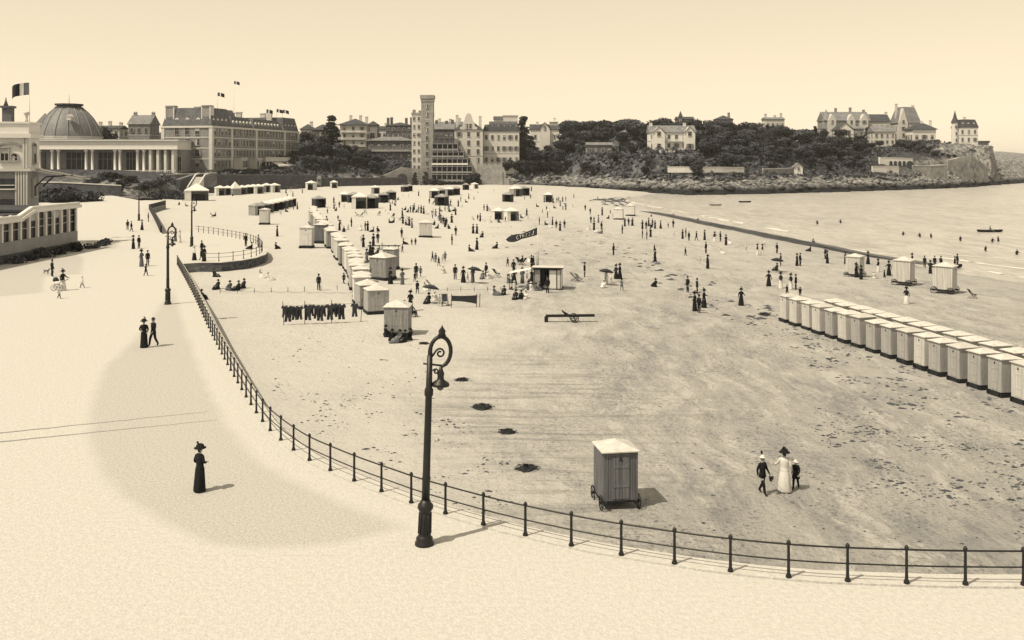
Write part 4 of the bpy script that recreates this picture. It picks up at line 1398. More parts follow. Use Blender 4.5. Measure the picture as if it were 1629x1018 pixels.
house_px('bathing_shed', 'small white shed in the trees above the shore', 889, 900, 266, 258, 254, 509, 4, 'gable_y', M_CREAM, M_SLATE, 1, 1, wsz=(1.6, 1.6), down=0.6)

# --- retaining walls, quay and stairs
def wall_thing(name, label, pts, z0, z1, th, m, cat='wall', top=None):
    """pts: (x, y) world; z0, z1 numbers or lists"""
    n = len(pts)
    a = z0 if isinstance(z0, list) else [z0] * n
    b = z1 if isinstance(z1, list) else [z1] * n
    r = empty(name, (pts[0][0], pts[0][1], a[0]), 0, label, cat)
    back = offset(pts, -th)
    q = MB()
    vs = []
    for i in range(n):
        vs += [(pts[i][0], pts[i][1], a[i]), (back[i][0], back[i][1], a[i]), (back[i][0], back[i][1], b[i]), (pts[i][0], pts[i][1], b[i])]
    fs = [(0, 1, 2, 3), (4 * n - 1, 4 * n - 2, 4 * n - 3, 4 * n - 4)]
    for i in range(n - 1):
        for k in range(4):
            fs.append((4 * i + k, 4 * i + (k + 1) % 4 + 0, 4 * i + 4 + (k + 1) % 4, 4 * i + 4 + k)[::-1])
    q.add(vs, fs)
    inv = (-pts[0][0], -pts[0][1], -a[0])
    q.build('masonry', m, r, inv)
    if top:
        f2, b2 = offset(pts, 0.15), offset(pts, -th - 0.15)
        q = MB()
        vs = []
        for i in range(n):
            vs += [(f2[i][0], f2[i][1], b[i] + 0.003), (b2[i][0], b2[i][1], b[i] + 0.003), (b2[i][0], b2[i][1], b[i] + 0.28), (f2[i][0], f2[i][1], b[i] + 0.28)]
        q.add(vs, fs)
        q.build('coping', top, r, inv)
    return r
def W2(*q):
    return [(px(x, Y), Y) for (x, Y) in q]
wall_thing('terrace_wall', 'dark rubble wall holding up the hotel terrace above the tents', [(-122, 346), (-125, 371), (-99, 423), (-93, 449)], -3, [4.6, 6.0, 5.0, 4.6], 1.2, M_DWALL, top=M_WALL)
wall_thing('casino_terrace_wall', 'long stone wall below the domed casino colonnade', W2((60, 372), (180, 370), (262, 368), (345, 378)), 1.0, [5.6, 5.6, 6.0, 6.6], 1.0, M_WALL, top=M_TRIM)
wall_thing('garden_wall', 'rubble wall along the back of the promenade by the shrubs', [(-190, 311.5), (-150, 312), (-131, 316)], -0.5, [4.6, 4.4, 3.2], 0.8, M_DWALL, top=M_COPE)
wall_thing('beach_foot_wall', 'low dark wall at the foot of the villas', [(-91, 451), (-67, 470.5), (-56, 478)], -2.5, [3.2, 2.8, 3.0], 1.0, M_DWALL, top=M_WALL)
r = wall_thing('grotto_wall', 'rough stone wall with arched openings and a curved top below the veranda villa', W2((594, 476), (612, 480), (640, 483), (655, 485), (683, 487)), -2, [3.0, 4.2, 8.2, 7.6, 7.0], 1.6, M_STONE)
for (xx, w_, h_) in ((600, 4.5, 2.6), (622, 2.2, 3.2), (640, 5.5, 4.8), (660, 2.4, 2.6)):
    m = MB()
    pts = [(-w_ / 2, -1), (w_ / 2, -1)] + [(w_ / 2 * math.cos(a), h_ - w_ / 2 + w_ / 2 * math.sin(a)) for a in [PI * k / 8 for k in range(9)]]
    m.ext(pts, -0.12, 0.4)
    Y = 478 + (xx - 594) * 0.1
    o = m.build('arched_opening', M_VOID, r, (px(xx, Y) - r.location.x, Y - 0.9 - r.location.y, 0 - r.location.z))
# square stone bastion on the sand
r = empty('stone_bastion', (px(779, 486), 486, -1.5), 0, 'square stone bastion standing on the far sand under the long hotel wing', 'bastion')
m = MB(); m.box((0, 5, 5.2), (13.5, 10, 11), 0, 0, 0.97); m.build('masonry', M_STONE, r)
m = MB()
for k in range(5):
    m.box((-5.6 + k * 2.8, 0.6, 11.1), (1.6, 0.8, 0.9))
m.build('battlement', M_STONE, r)
m = MB(); m.box((7.6, 2.5, 3.6), (1.6, 4, 7.4)); m.box((8.8, 2.4, 2), (2.2, 3.6, 4.2)); m.build('buttress', M_STONE, r)
# stair down from the hotel terrace
r = empty('beach_stair', (-121, 356, -1.2), 0, 'white flight of steps down from the hotel terrace behind the tents', 'stairs')
for k in range(16):
    m = MB(); m.box((2.2 + k * 0.05, -9 + k * 0.62, 0.18 + k * 0.21), (3.0, 0.66, 0.4 + k * 0.42)); m.build('step', M_TRIM, r)
for s_ in (-1, 1):
    m = MB()
    m.tube([(2.2 + s_ * 1.8, -9.2, 1.1), (3.0 + s_ * 1.8, 1, 7.6), (3.4 + s_ * 1.8, 4, 8.0)], 0.28, 6)
    m.build('handrail', M_CREAM, r)
# headland walls
wall_thing('headland_quay', 'long pale garden wall low on the wooded headland', W2((1062, 441), (1100, 437), (1150, 440), (1184, 444)), 6.0, [8.5, 8.5, 8.4, 8.2], 0.8, M_STUCCO, top=M_COPE)
wall_thing('shore_wall', 'thin pale wall right of the long garden wall on the headland', W2((1214, 455), (1245, 461), (1268, 467)), 5.0, [7.4, 7.6, 7.8], 0.8, M_GREYST, top=M_COPE)
house_px('wall_kiosk', 'little white gabled kiosk at the end of the thin shore wall', 1264, 1277, 272, 265, 259, 464, 3.4, 'gable_y', M_CREAM, M_LSLATE, 1, 1, wsz=(0.9, 1.3))
wall_thing('slope_wall', 'white wall under shrubs left of the viaduct arches', W2((1388, 500), (1410, 503), (1430, 507)), 2, 8.4, 0.8, M_CREAM, top=M_COPE)
r = wall_thing('viaduct', 'small white viaduct of narrow arches on the headland slope', W2((1400, 511), (1418, 513), (1436, 515), (1452, 517)), [1, 1, 0, -1], [13.2, 13.0, 12.8, 12.4], 1.4, M_CREAM, 'viaduct', top=M_COPE)
for i, xx in enumerate((1417, 1424, 1431, 1438, 1447)):
    w_, h_ = (1.6, 5.0 + i * 0.7) if i < 4 else (4.0, 9)
    m = MB()
    pts = [(-w_ / 2, -h_), (w_ / 2, -h_)] + [(w_ / 2 * math.cos(a), -w_ / 2 + w_ / 2 * math.sin(a)) for a in [PI * k / 8 for k in range(9)]]
    m.ext(pts, -0.2, 0.3)
    Y = 513 + (xx - 1418) * 0.11
    m.build('arched_opening', M_VOID, r, (px(xx, Y) - r.location.x, Y - 0.35 - r.location.y, 11.3 - r.location.z))
wall_thing('fort_wall', 'blocky pale stone sea wall below the dark-roofed villa', W2((1452, 515), (1480, 518), (1507, 523)), -2, [8.6, 8.6, 9.0], 3.0, M_PWALL, top=M_COPE)
wall_thing('cliff_wall', 'tall pale retaining wall on the right cliff under the turreted villa', W2((1508, 545), (1526, 548), (1545, 553), (1560, 560), (1572, 568)), -1.5, [11.5, 13.2, 13.8, 11.0, 6.5], 3.0, mat('pale_cliff_face', 0.30, 0.55, 0.35, 0.95, 0.8, 0.9))

# ------------------------------------------------------------------ trees and shrubs
def leaf_material(name, v):
    m = bpy.data.materials.new(name)
    m.use_nodes = True
    n, l = nodes(m)
    p = n['Principled BSDF']
    p.inputs['Roughness'].default_value = 0.8
    p.inputs['Specular IOR Level'].default_value = 0.15
    oi = n.new('ShaderNodeObjectInfo')
    ge = n.new('ShaderNodeNewGeometry')
    a = ramp(n, l, oi.outputs['Random'], 0, 1, 0.5, 1.8)
    b = ramp(n, l, ge.outputs['Random Per Island'], 0, 1, 0.45, 1.55)
    mx = n.new('ShaderNodeVectorMath')
    mx.operation = 'SCALE'
    mx.inputs[0].default_value = G(v)[:3]
    l.new(op(n, l, 'MULTIPLY', a, b), mx.inputs['Scale'])
    l.new(mx.outputs[0], p.inputs['Base Color'])
    return m
M_LEAF = leaf_material('dark_leaf', 0.06)
M_LEAF2 = leaf_material('evergreen_leaf', 0.036)
M_BARK = mat('bark', 0.05, 0.3, 3)
rt = random.Random(21)
def leaf_cloud(lobes, n, s, seed):
    q = random.Random(seed)
    m = MB()
    for _ in range(n):
        cx_, cy_, cz_, rx, ry, rz_ = q.choice(lobes)
        while True:
            u = Vector((q.gauss(0, 1), q.gauss(0, 1), q.gauss(0, 1)))
            if u.length > 0.1: break
        u.normalize()
        k = 0.62 + 0.42 * q.random() ** 0.7
        c = Vector((cx_ + u.x * rx * k, cy_ + u.y * ry * k, cz_ + u.z * rz_ * k))
        a = Vector((q.gauss(0, 1), q.gauss(0, 1), q.gauss(0, 1))).normalized()
        nrm = (u + a * 0.7).normalized()
        t = nrm.cross(Vector((q.gauss(0, 1), q.gauss(0, 1), q.gauss(0, 1)))).normalized()
        b = nrm.cross(t)
        e = s * (0.5 + 0.9 * q.random())
        f = e * (0.55 + 0.4 * q.random())
        m.add([c - t * e * 0.5, c - b * f * 0.45 + t * e * 0.05, c + t * e * 0.55, c + b * f * 0.5], [(0, 1, 2, 3)])
    return m
def trunk_mesh(h, r, limbs, seed):
    q = random.Random(seed)
    m = MB()
    m.tube([(0, 0, -1.5), (0.05 * h * q.uniform(-1, 1), 0, h * 0.4), (0.06 * h * q.uniform(-1, 1), 0.05 * h * q.uniform(-1, 1), h * 0.85)], [r * 1.2, r * 0.8, r * 0.25], 7)
    for k in range(limbs):
        a = q.random() * 6.28
        z = h * q.uniform(0.3, 0.6)
        L = h * q.uniform(0.2, 0.35)
        m.tube([(0, 0, z), (math.cos(a) * L * 0.6, math.sin(a) * L * 0.6, z + L * 0.5), (math.cos(a) * L, math.sin(a) * L, z + L)], [r * 0.45, r * 0.3, r * 0.1], 5)
    return m.mesh('trunk', M_BARK)
TREES = []
for k in range(5):
    q = random.Random(100 + k)
    lobes = [(q.uniform(-1.6, 1.6), q.uniform(-1.6, 1.6), q.uniform(3.6, 6.6), q.uniform(1.3, 2.2), q.uniform(1.3, 2.2), q.uniform(1.0, 1.7)) for _ in range(7)] + [(0, 0, 5.0, 2.0, 2.0, 2.1)]
    TREES.append((leaf_cloud(lobes, 1500, 0.62, k).mesh('crown', M_LEAF if k % 2 else M_LEAF2), trunk_mesh(6.0, 0.24, 5, k)))
CON = []
for k in range(3):
    q = random.Random(300 + k)
    lobes = []
    for j in range(13):
        z = 1.2 + j * 0.75
        r = 2.1 * (1 - (z / 12.2)) ** 0.75 + 0.15
        for i in range(3):
            a = q.random() * 6.28
            lobes.append((math.cos(a) * r * 0.45, math.sin(a) * r * 0.45, z + q.uniform(-.2, .2), r * 0.75, r * 0.75, 0.45))
    CON.append((leaf_cloud(lobes, 1500, 0.55, 50 + k).mesh('crown', M_LEAF2), trunk_mesh(10.5, 0.25, 0, 60 + k)))
BUSH = []
for k in range(3):
    q = random.Random(500 + k)
    lobes = [(q.uniform(-1.0, 1.0), q.uniform(-1.0, 1.0), q.uniform(0.5, 1.2), q.uniform(0.7, 1.2), q.uniform(0.7, 1.2), q.uniform(0.5, 0.9)) for _ in range(5)]
    m = leaf_cloud(lobes, 420, 0.45, 70 + k)
    BUSH.append(m.mesh('foliage', M_LEAF if k else M_LEAF2))
def tree(X, Y, h, label, group=None, kind='broad', z=None, name=None, wide=1.0):
    z = lz(X, Y) if z is None else z
    if kind == 'broad':
        cr, tr = rt.choice(TREES); s = h / 7.6; nm = 'broadleaf_tree'
    else:
        cr, tr = rt.choice(CON); s = h / 11.6; nm = 'conifer_tree'
    r = empty(name or nm, (X, Y, z - 0.3), rt.random() * 6.28, label, 'tree', group)
    put('trunk', tr, r, (0, 0, 0), 0, (s, s, s))
    put('crown', cr, r, (0, 0, 0), 0, (s * wide, s * wide, s))
    return r
def bush(X, Y, s, label, group=None, z=None):
    z = lz(X, Y) if z is None else z
    r = empty('shrub', (X, Y, z - 0.15), rt.random() * 6.28, label, 'shrub', group)
    put('foliage', rt.choice(BUSH), r, (0, 0, 0), 0, (s, s, s * rt.uniform(0.8, 1.15)))
    m = BUSH_STEM
    put('stem', m, r, (0, 0, 0), 0, (s, s, s))
    return r
q_ = MB(); q_.tube([(0, 0, -0.3), (0.05, 0, 0.9)], [0.06, 0.02], 5); BUSH_STEM = q_.mesh('stem', M_BARK)

# (x, Y, height, label) for the trees one can pick out
named = [(833, 526, 27, 'tall dark conifer rising above the roofs beside the long hotel wing', 'con', 1.15),
         (821, 522, 17, 'shorter dark conifer leaning at the left foot of the tallest conifer', 'con', 1.3),
         (846, 524, 15, 'dark bushy conifer right of the tallest conifer', 'con', 1.3),
         (527, 496, 22, 'tall dark tree between the ivy villa and the balcony villa', 'con', 1.5),
         (486, 490, 10, 'leafy tree against the right end of the brick hotel', 'broad', 1.0),
         (512, 490, 8, 'bushy tree in front of the ivy villa', 'broad', 1.1),
         (677, 478, 9, 'dark small tree at the foot of the slender tower', 'con', 1.6),
         (660, 479, 8, 'dark small tree left of the tower foot', 'con', 1.5),
         (1312, 560, 8, 'round tree left below the many-gabled mansion', 'broad', 1.1),
         (78, 440, 14, 'dark pointed tree between the small tower and the dome', 'con', 1.0)]
for (x, Y, h, lab, k, wd) in named:
    tree(px(x, Y), Y, h, lab, None, k, None, None, wd)
def rows(lst, label, group, kind='broad', wide=1.1):
    for (x, Y, h) in lst:
        tree(px(x, Y), Y, h, label, group, kind, None, None, wide)
rows([(548, 488, 7), (560, 490, 7), (572, 488, 6), (584, 490, 7), (596, 488, 6), (606, 492, 5), (555, 482, 6), (567, 481, 6), (580, 482, 6), (592, 482, 6), (603, 484, 5)],
     'dark tree in the mass below the balcony villa', 'trees below the balcony villa')
rows([(484, 470, 10), (494, 472, 9), (504, 474, 10), (514, 474, 9), (524, 476, 10), (534, 478, 10), (542, 478, 9), (488, 462, 6), (498, 464, 6), (510, 466, 6), (522, 468, 6), (534, 470, 6)],
     'dark tree in the mass below the ivy villa', 'trees below the ivy villa')
rows([(806, 512, 8), (816, 514, 9), (826, 512, 9), (836, 510, 9), (846, 510, 8), (856, 508, 8), (866, 508, 7), (876, 506, 8), (886, 502, 8), (812, 520, 9), (830, 522, 10), (844, 520, 9), (856, 520, 8), (868, 519, 7), (880, 516, 8), (892, 510, 9), (804, 522, 9), (820, 530, 10), (896, 522, 11), (902, 535, 12), (838, 533, 9), (890, 540, 8), (850, 530, 6), (872, 530, 6)],
     'dark tree in the mass below the timbered villa', 'trees below the timbered villa')
rows([(152, 425, 13), (163, 424, 12), (174, 426, 13), (186, 424, 13), (197, 426, 12), (208, 422, 10), (219, 424, 12), (230, 422, 11), (241, 424, 13), (170, 436, 15), (203, 430, 13)],
     'dark tree behind the casino roof left of the brick hotel', 'trees behind the casino')
rows([(690, 476, 6), (700, 476, 5), (748, 478, 8), (755, 480, 9)], 'small dark tree beside the terrace restaurant', 'trees around the terrace restaurant')
# the headland wood
made = []
HS = [o for o in COL.objects if o.get('category') == 'house']
boxes = [(o.location.x, o.location.y) for o in HS]
tries = 0
while len(made) < 300 and tries < 14000:
    tries += 1
    X, Y = rt.uniform(20, 260), rt.uniform(430, 640)
    z, d = land_z(X, Y)
    z, d = float(z[0]), float(d[0])
    xp = CX + X / Y * F
    if not ((13 if xp < 1130 else 21) < d < 150) or xp < 893 or xp > 1395:
        continue
    if xp > 1300 and d > 62:
        continue
    ok = all((X - a) ** 2 + (Y - b) ** 2 > 22 for a, b in made)
    for (a, b) in boxes:
        if abs(X - a) < (13 if a < 110 and a > 60 else 9) and -14 * (a > 60 and a < 110 and b < 500) - 3 < Y - b < 12:
            ok = False
    if ok:
        h = rt.uniform(6.5, 9.5) * (0.72 if d < 36 else 1.0 if d < 85 else 1.3)
        made.append((X, Y))
        lm = min(((1345, 'many-gabled mansion'), (1446, 'chateau'), (1070, 'white villa'), (954, 'hidden cottage'), (1153, 'faint crest roofs'), (1233, 'two-chimneyed skyline villa'), (900, 'timbered villa')), key=lambda q: abs(q[0] - xp))[1]
        where = ('low on the slope' if d < 45 else 'halfway up the slope' if d < 90 else 'on the skyline') + ' nearest the ' + lm
        tree(X, Y, h, 'dark leafy tree of the headland wood, ' + where, 'headland trees ' + where, 'broad' if rt.random() < 0.85 else 'con', z, None, rt.uniform(1.15, 1.45))
for (x, Y, h) in ((1300, 545, 7), (1320, 548, 6), (1345, 548, 5), (1368, 552, 6), (1384, 556, 6), (1370, 545, 6), (1400, 545, 5), (1432, 560, 6), (1440, 556, 6), (1452, 560, 5), (1466, 562, 5), (1478, 566, 4),
                  (1425, 552, 5), (1445, 545, 5), (1460, 548, 5), (1474, 550, 4), (1490, 560, 4), (1500, 566, 3), (1486, 548, 4)):
    tree(px(x, Y), Y, h, 'low leafy tree among the houses of the headland crest', 'trees among the crest houses', 'broad', None, None, 1.3)
# shrubs
for i, (x, Y, s) in enumerate(((1508, 572, 1.3), (1518, 576, 1.2), (1530, 580, 1.1), (1541, 584, 1.0), (1562, 586, 1.3), (1573, 588, 1.2), (1584, 592, 1.0))):
    bush(px(x, Y), Y, s, 'low dark shrub on the right cliff edge', 'shrubs on the right cliff')
for x in range(136, 300, 5):
    Y = rt.uniform(316, 340)
    bush(px(x, Y), Y, rt.uniform(0.9, 1.6), 'dark garden shrub on the bank behind the promenade', 'shrubs on the garden bank')
for x in range(36, 140, 5):
    bush(px(x, 268 + rt.uniform(-6, 6)), 268 + rt.uniform(-6, 6), rt.uniform(1.6, 2.3), 'clipped dark shrub in the hedge beside the white hall', 'shrubs beside the white hall', 0.0)
for (x, Y) in ((62, 130.5), (70, 129), (78, 128.5), (88, 129), (98, 129.5), (108, 130.5), (118, 132), (124, 133)):
    bush(-57.2 + (rt.random() - .5) * 0.6, 109 + (x - 62) * 0.40, rt.uniform(0.55, 0.8), 'dark shrub at the stone foot of the glazed gallery', 'shrubs at the gallery foot', 0.0)
# undergrowth over the slopes: a mass of foliage nobody could count
ug = MB()
qr = random.Random(77)
c = 0
NP = 20000
Xs = np.array([qr.uniform(-130, 330) for _ in range(NP)]); Ys = np.array([qr.uniform(316, 640) for _ in range(NP)])
Zs, Ds = land_z(Xs, Ys)
for X, Y, z, d in zip(Xs, Ys, Zs, Ds):
    if d < (11 if X > 25 else 3) or d > 95 or z < (1.5 if X > 25 else 0.4):
        continue
    if X < -60 and d > (52 if Y < 366 and X < -100 else 34) and Y < 470:
        continue
    if X > 205 and (d < 26 or d > 70):
        continue
    s = qr.uniform(0.8, 1.7) * (1.25 if 0 < X < 110 else 1.0)
    for k in range(14):
        u = Vector((qr.gauss(0, 1), qr.gauss(0, 1), abs(qr.gauss(0, 1)) * 0.8)).normalized() * s * qr.uniform(0.7, 1.05)
        cc = Vector((X, Y, z)) + u
        nrm = (u + Vector((qr.gauss(0, .6), qr.gauss(0, .6), qr.gauss(0, .6)))).normalized()
        t = nrm.cross(Vector((qr.gauss(0, 1), qr.gauss(0, 1), qr.gauss(0, 1)))).normalized()
        b = nrm.cross(t)
        e = s * qr.uniform(0.35, 0.7)
        ug.add([cc - t * e, cc - b * e * 0.6, cc + t * e, cc + b * e * 0.6], [(0, 1, 2, 3)])
tag(ug.build('undergrowth', M_LEAF), 'dark scrub and ivy covering the slopes of the headland and gardens', 'undergrowth', kind='stuff')
# shore rocks
rk = MB()
qr = random.Random(9)
ico = [Vector(v) for v in ((0, 0, 1), (.89, 0, .45), (.28, .85, .45), (-.72, .53, .45), (-.72, -.53, .45), (.28, -.85, .45), (.72, .53, -.45), (-.28, .85, -.45), (-.89, 0, -.45), (-.28, -.85, -.45), (.72, -.53, -.45), (0, 0, -1))]
icf = [(0, 1, 2), (0, 2, 3), (0, 3, 4), (0, 4, 5), (0, 5, 1), (1, 6, 2), (2, 7, 3), (3, 8, 4), (4, 9, 5), (5, 10, 1), (1, 10, 6), (2, 6, 7), (3, 7, 8), (4, 8, 9), (5, 9, 10), (6, 11, 7), (7, 11, 8), (8, 11, 9), (9, 11, 10), (10, 11, 6)]
Xs = np.array([qr.uniform(0, 340) for _ in range(16000)]); Ys = np.array([qr.uniform(410, 620) for _ in range(16000)])
Zs, Ds = land_z(Xs, Ys)
c = 0
for X, Y, z, d in zip(Xs, Ys, Zs, Ds):
    if -2.5 < d < 15 and c < 850:
        c += 1
        s = (0.4 + 2.4 * qr.random() ** 2.2) * (1.1 if d < 5 else 0.9)
        rk.add([(X + v.x * s * qr.uniform(.7, 1.5), Y + v.y * s * qr.uniform(.7, 1.2), z + v.z * s * 0.6 * qr.uniform(.7, 1.2)) for v in ico], icf)
tag(rk.build('shore_rocks', M_LAND), 'dark tumbled rocks along the foot of the headland', 'rocks', kind='stuff')

# ------------------------------------------------------------------ iron railings
m = MB(); m.lathe([(0.085, 0), (0.085, 0.05), (0.05, 0.12), (0.042, 0.45), (0.055, 0.5), (0.042, 0.55), (0.04, 0.93), (0.065, 0.97), (0.06, 1.03), (0.02, 1.08)], 8)
POST = m.mesh('post', M_IRON)
def railing(name, label, path, step, z0=0.06, shift=0.0):
    pts = resample(path, step)
    o0 = pts[0]
    r = empty(name, (o0[0], o0[1], z0), 0, label, 'railing')
    for p in pts:
        put('post', POST, r, (p[0] - o0[0], p[1] - o0[1], 0), 0)
    for h, rr in ((0.95, 0.026), (0.50, 0.022)):
        q = MB()
        q.tube([(p[0] - o0[0], p[1] - o0[1], h) for p in path], rr, 6)
        q.build('rail', M_IRON, r)
    return r
def smooth_path(p, it=2):
    for _ in range(it):
        o = [p[0]]
        for a, b in zip(p[:-1], p[1:]):
            o += [(a[0] * .75 + b[0] * .25, a[1] * .75 + b[1] * .25), (a[0] * .25 + b[0] * .75, a[1] * .25 + b[1] * .75)]
        o.append(p[-1])
        p = o
    return p
railing('promenade_railing', 'long black iron railing curving along the edge of the promenade', smooth_path(FENCE), 1.62)
railing('platform_railing', 'black iron railing round the curved platform jutting onto the sand', smooth_path(PLAT), 1.9)
pp = [prom(255, 370), prom(247, 352), prom(236.5, 332), prom(262, 325)]
wall_thing('dark_parapet', 'low dark parapet turning a corner at the far end of the promenade', pp, -2.5, 1.05, -0.3, M_DARK)

# ------------------------------------------------------------------ lamp posts with a crozier arm
def lamp_parts():
    P = {}
    m = MB()
    m.lathe([(0.30, 0), (0.30, 0.07), (0.25, 0.12), (0.27, 0.2), (0.21, 0.27), (0.19, 0.33), (0.185, 1.02), (0.21, 1.08), (0.25, 1.15), (0.24, 1.24), (0.17, 1.32), (0.14, 1.4)], 14)
    for k in range(10):
        a = 2 * PI * k / 10
        m.tube([(0.2 * math.cos(a), 0.2 * math.sin(a), 0.35), (0.19 * math.cos(a), 0.19 * math.sin(a), 1.0)], 0.018, 4)
    P['pedestal'] = m.mesh('pedestal', M_IRON)
    m = MB()
    m.lathe([(0.13, 1.38), (0.125, 2.0), (0.145, 2.05), (0.12, 2.12), (0.105, 4.6), (0.14, 4.66), (0.14, 4.82), (0.10, 4.9), (0.085, 5.9)], 12)
    P['shaft'] = m.mesh('shaft', M_IRON)
    m = MB()
    pts = [(0, 0, 5.6), (0.01, 0, 5.95)]
    for k in range(15):
        a = PI - (PI * 1.42) * k / 14
        pts.append((0.33 + 0.33 * math.cos(a), 0, 6.0 + 0.47 * math.sin(a)))
    pts.append((0.36, 0, 5.50))
    m.tube(pts, [0.075] * 3 + [0.065] * 13 + [0.05] * 2, 8)
    P['crozier'] = m.mesh('crozier', M_IRON)
    m = MB()
    m.tube([(-0.2, 0, 5.64), (0.42, 0, 5.56)], 0.032, 6)
    def spiral(cx_, cz_, r0, a0, turns, sg):
        return [(cx_ + r0 * (1 - 0.72 * t / 18) * math.cos(a0 + sg * t / 18 * turns * 2 * PI), 0, cz_ + r0 * (1 - 0.72 * t / 18) * math.sin(a0 + sg * t / 18 * turns * 2 * PI)) for t in range(19)]
    m.tube([(0.02, 0, 5.8), (0.12, 0, 5.92)] + spiral(0.32, 5.95, 0.16, PI * 0.9, 1.3, -1), 0.032, 6)
    m.tube([(0.02, 0, 5.35), (0.08, 0, 5.45)] + spiral(0.2, 5.38, 0.09, PI * 0.9, 1.2, -1), 0.026, 6)
    P['scroll'] = m.mesh('scroll', M_IRON)
    m = MB()
    m.lathe([(0.02, 6.46), (0.14, 6.5), (0.10, 6.58), (0.12, 6.64), (0.03, 6.78), (0.005, 6.84)], 8, (0.36, 0, 0))
    P['finial'] = m.mesh('finial', M_IRON)
    m = MB()
    m.lathe([(0.28, 4.93), (0.29, 4.97), (0.26, 5.03), (0.12, 5.12), (0.10, 5.2), (0.115, 5.32), (0.07, 5.42), (0.04, 5.56)], 14, (0.36, 0, 0))
    P['lamp_shade'] = m.mesh('lamp_shade', M_IRON)
    m = MB()
    m.lathe([(0.02, 4.78), (0.09, 4.82), (0.12, 4.9), (0.09, 4.95)], 10, (0.36, 0, 0))
    P['globe'] = m.mesh('globe', mat('lamp_globe', 0.08, 0.1, 2, 0.2, spec=0.5))
    return P
LP = lamp_parts()
for (x, y, rz, lean, lab) in ((675, 866, 0.25, 0.030, 'nearest tall black iron lamp post with scrolled crozier arm, by the railing'),
                              (267, 484, 0.1, 0.0, 'second black lamp post up the promenade, its crook against the pale sand'),
                              (305, 392, 0.5, 0.0, 'black lamp post standing at the curved platform'),
                              (221, 351, -0.3, 0.0, 'farthest black lamp post near the garden bank')):
    X, Y = prom(x, y)
    r = empty('lamp_post', (X, Y, 0.0), rz, lab, 'lamp post', 'lamp posts along the promenade')
    r.rotation_euler = (0, lean, rz)
    made_ = {}
    for nme, me in LP.items():
        made_[nme] = put(nme, me, made_['crozier'] if nme in ('scroll', 'finial') else made_['lamp_shade'] if nme == 'globe' else r)

# ------------------------------------------------------------------ bathing cabins
def cabin_meshes(W, D, h, hr, boards, wheels=False, wr=0.24, base=0.35, gw=0.014):
    """box of vertical boards on a dark sledge or wheels, low pyramid roof"""
    P = []
    m = MB()
    bx_ = [(-W / 2 + W * k / boards, -W / 2 + W * (k + 1) / boards) for k in range(boards)]
    m.box((0, 0, base + h / 2), (W - 0.04, D - 0.04, h), 0, 1)
    for (a, b) in bx_:
        for s_ in (-1, 1):
            m.box(((a + b) / 2, s_ * (D / 2 - 0.012), base + h / 2), (b - a - gw, 0.05, h - 0.004))
    nb = max(4, int(boards * D / W))
    for k in range(nb):
        yy = -D / 2 + D * (k + 0.5) / nb
        for s_ in (-1, 1):
            m.box((s_ * (W / 2 - 0.012), yy, base + h / 2), (0.05, D / nb - gw, h - 0.008))
    P.append(('wall', m, ['wall', 'gap']))
    m = MB()
    o = 0.11
    t = 0.05
    a, b = W / 2 + o, D / 2 + o
    z = base + h + 0.002
    rd = max(0.0, (D - W) / 2) + 0.12
    vs = [(-a, -b, z), (a, -b, z), (a, b, z), (-a, b, z), (-a, -b, z + t), (a, -b, z + t), (a, b, z + t), (-a, b, z + t), (0, -rd, z + hr), (0, rd, z + hr)]
    m.add(vs, [(3, 2, 1, 0), (0, 1, 5, 4), (1, 2, 6, 5), (2, 3, 7, 6), (3, 0, 4, 7), (4, 5, 8), (5, 6, 9, 8), (6, 7, 9), (7, 4, 8, 9)])
    P.append(('roof', m, ['roof']))
    m = MB()
    nd = 5
    for k in range(nd):
        m.box((-W * 0.25 + W * 0.5 * (k + 0.5) / nd, -D / 2 - 0.025, base + h * 0.47), (W * 0.5 / nd - gw, 0.03, h * 0.86), 0, 0)
    m.box((0.02, -D / 2 - 0.045, base + h * 0.3), (W * 0.46, 0.02, 0.1), 0, 0)
    m.box((0.02, -D / 2 - 0.045, base + h * 0.7), (W * 0.46, 0.02, 0.1), 0, 0)
    P.append(('door', m, ['wall']))
    m = MB()
    m.ext([(-0.09, base + h * 0.84), (0.09, base + h * 0.84), (0, base + h * 0.91)], -D / 2 - 0.07, -D / 2 - 0.041)
    P.append(('vent', m, ['dark']))
    m = MB()
    zb = 0.16 if not wheels else wr
    for s_ in (-1, 1):
        m.box((s_ * (W / 2 - 0.12), 0, base - 0.09), (0.14, D + 0.35, 0.17))
        m.box((0, s_ * (D / 2 - 0.05), base - 0.05), (W - 0.4, 0.12, 0.09))
    if not wheels:
        m.box((0, 0, 0.13), (W + 0.15, D + 0.15, 0.26))
    P.append(('chassis', m, ['dark']))
    if wheels:
        for sx in (-1, 1):
            for sy in (-1, 1):
                m = MB()
                cx_, cy_, cz_ = sx * (W / 2 + 0.09), sy * (D / 2 - 0.12), wr
                ring = [(cx_, cy_ + (wr - 0.03) * math.cos(2 * PI * k / 18), cz_ + (wr - 0.03) * math.sin(2 * PI * k / 18)) for k in range(18)]
                m.tube(ring, 0.032, 5, 0, True)
                for k in range(8):
                    g = 2 * PI * k / 8
                    m.tube([(cx_, cy_, cz_), (cx_, cy_ + (wr - 0.03) * math.cos(g), cz_ + (wr - 0.03) * math.sin(g))], 0.014, 4)
                m.box((cx_, cy_, cz_), (0.13, 0.09, 0.09))
                P.append(('wheel', m, ['dark']))
    return P
M_GAP = mat('board_gap', 0.03)
M_CROOF = mat('pale_felt_roof', 0.58, 0.2, 2.5, 0.85, 0.15)
M_GROOF = mat('grey_felt_roof', 0.52, 0.12, 1.5, 0.85, 0.15)
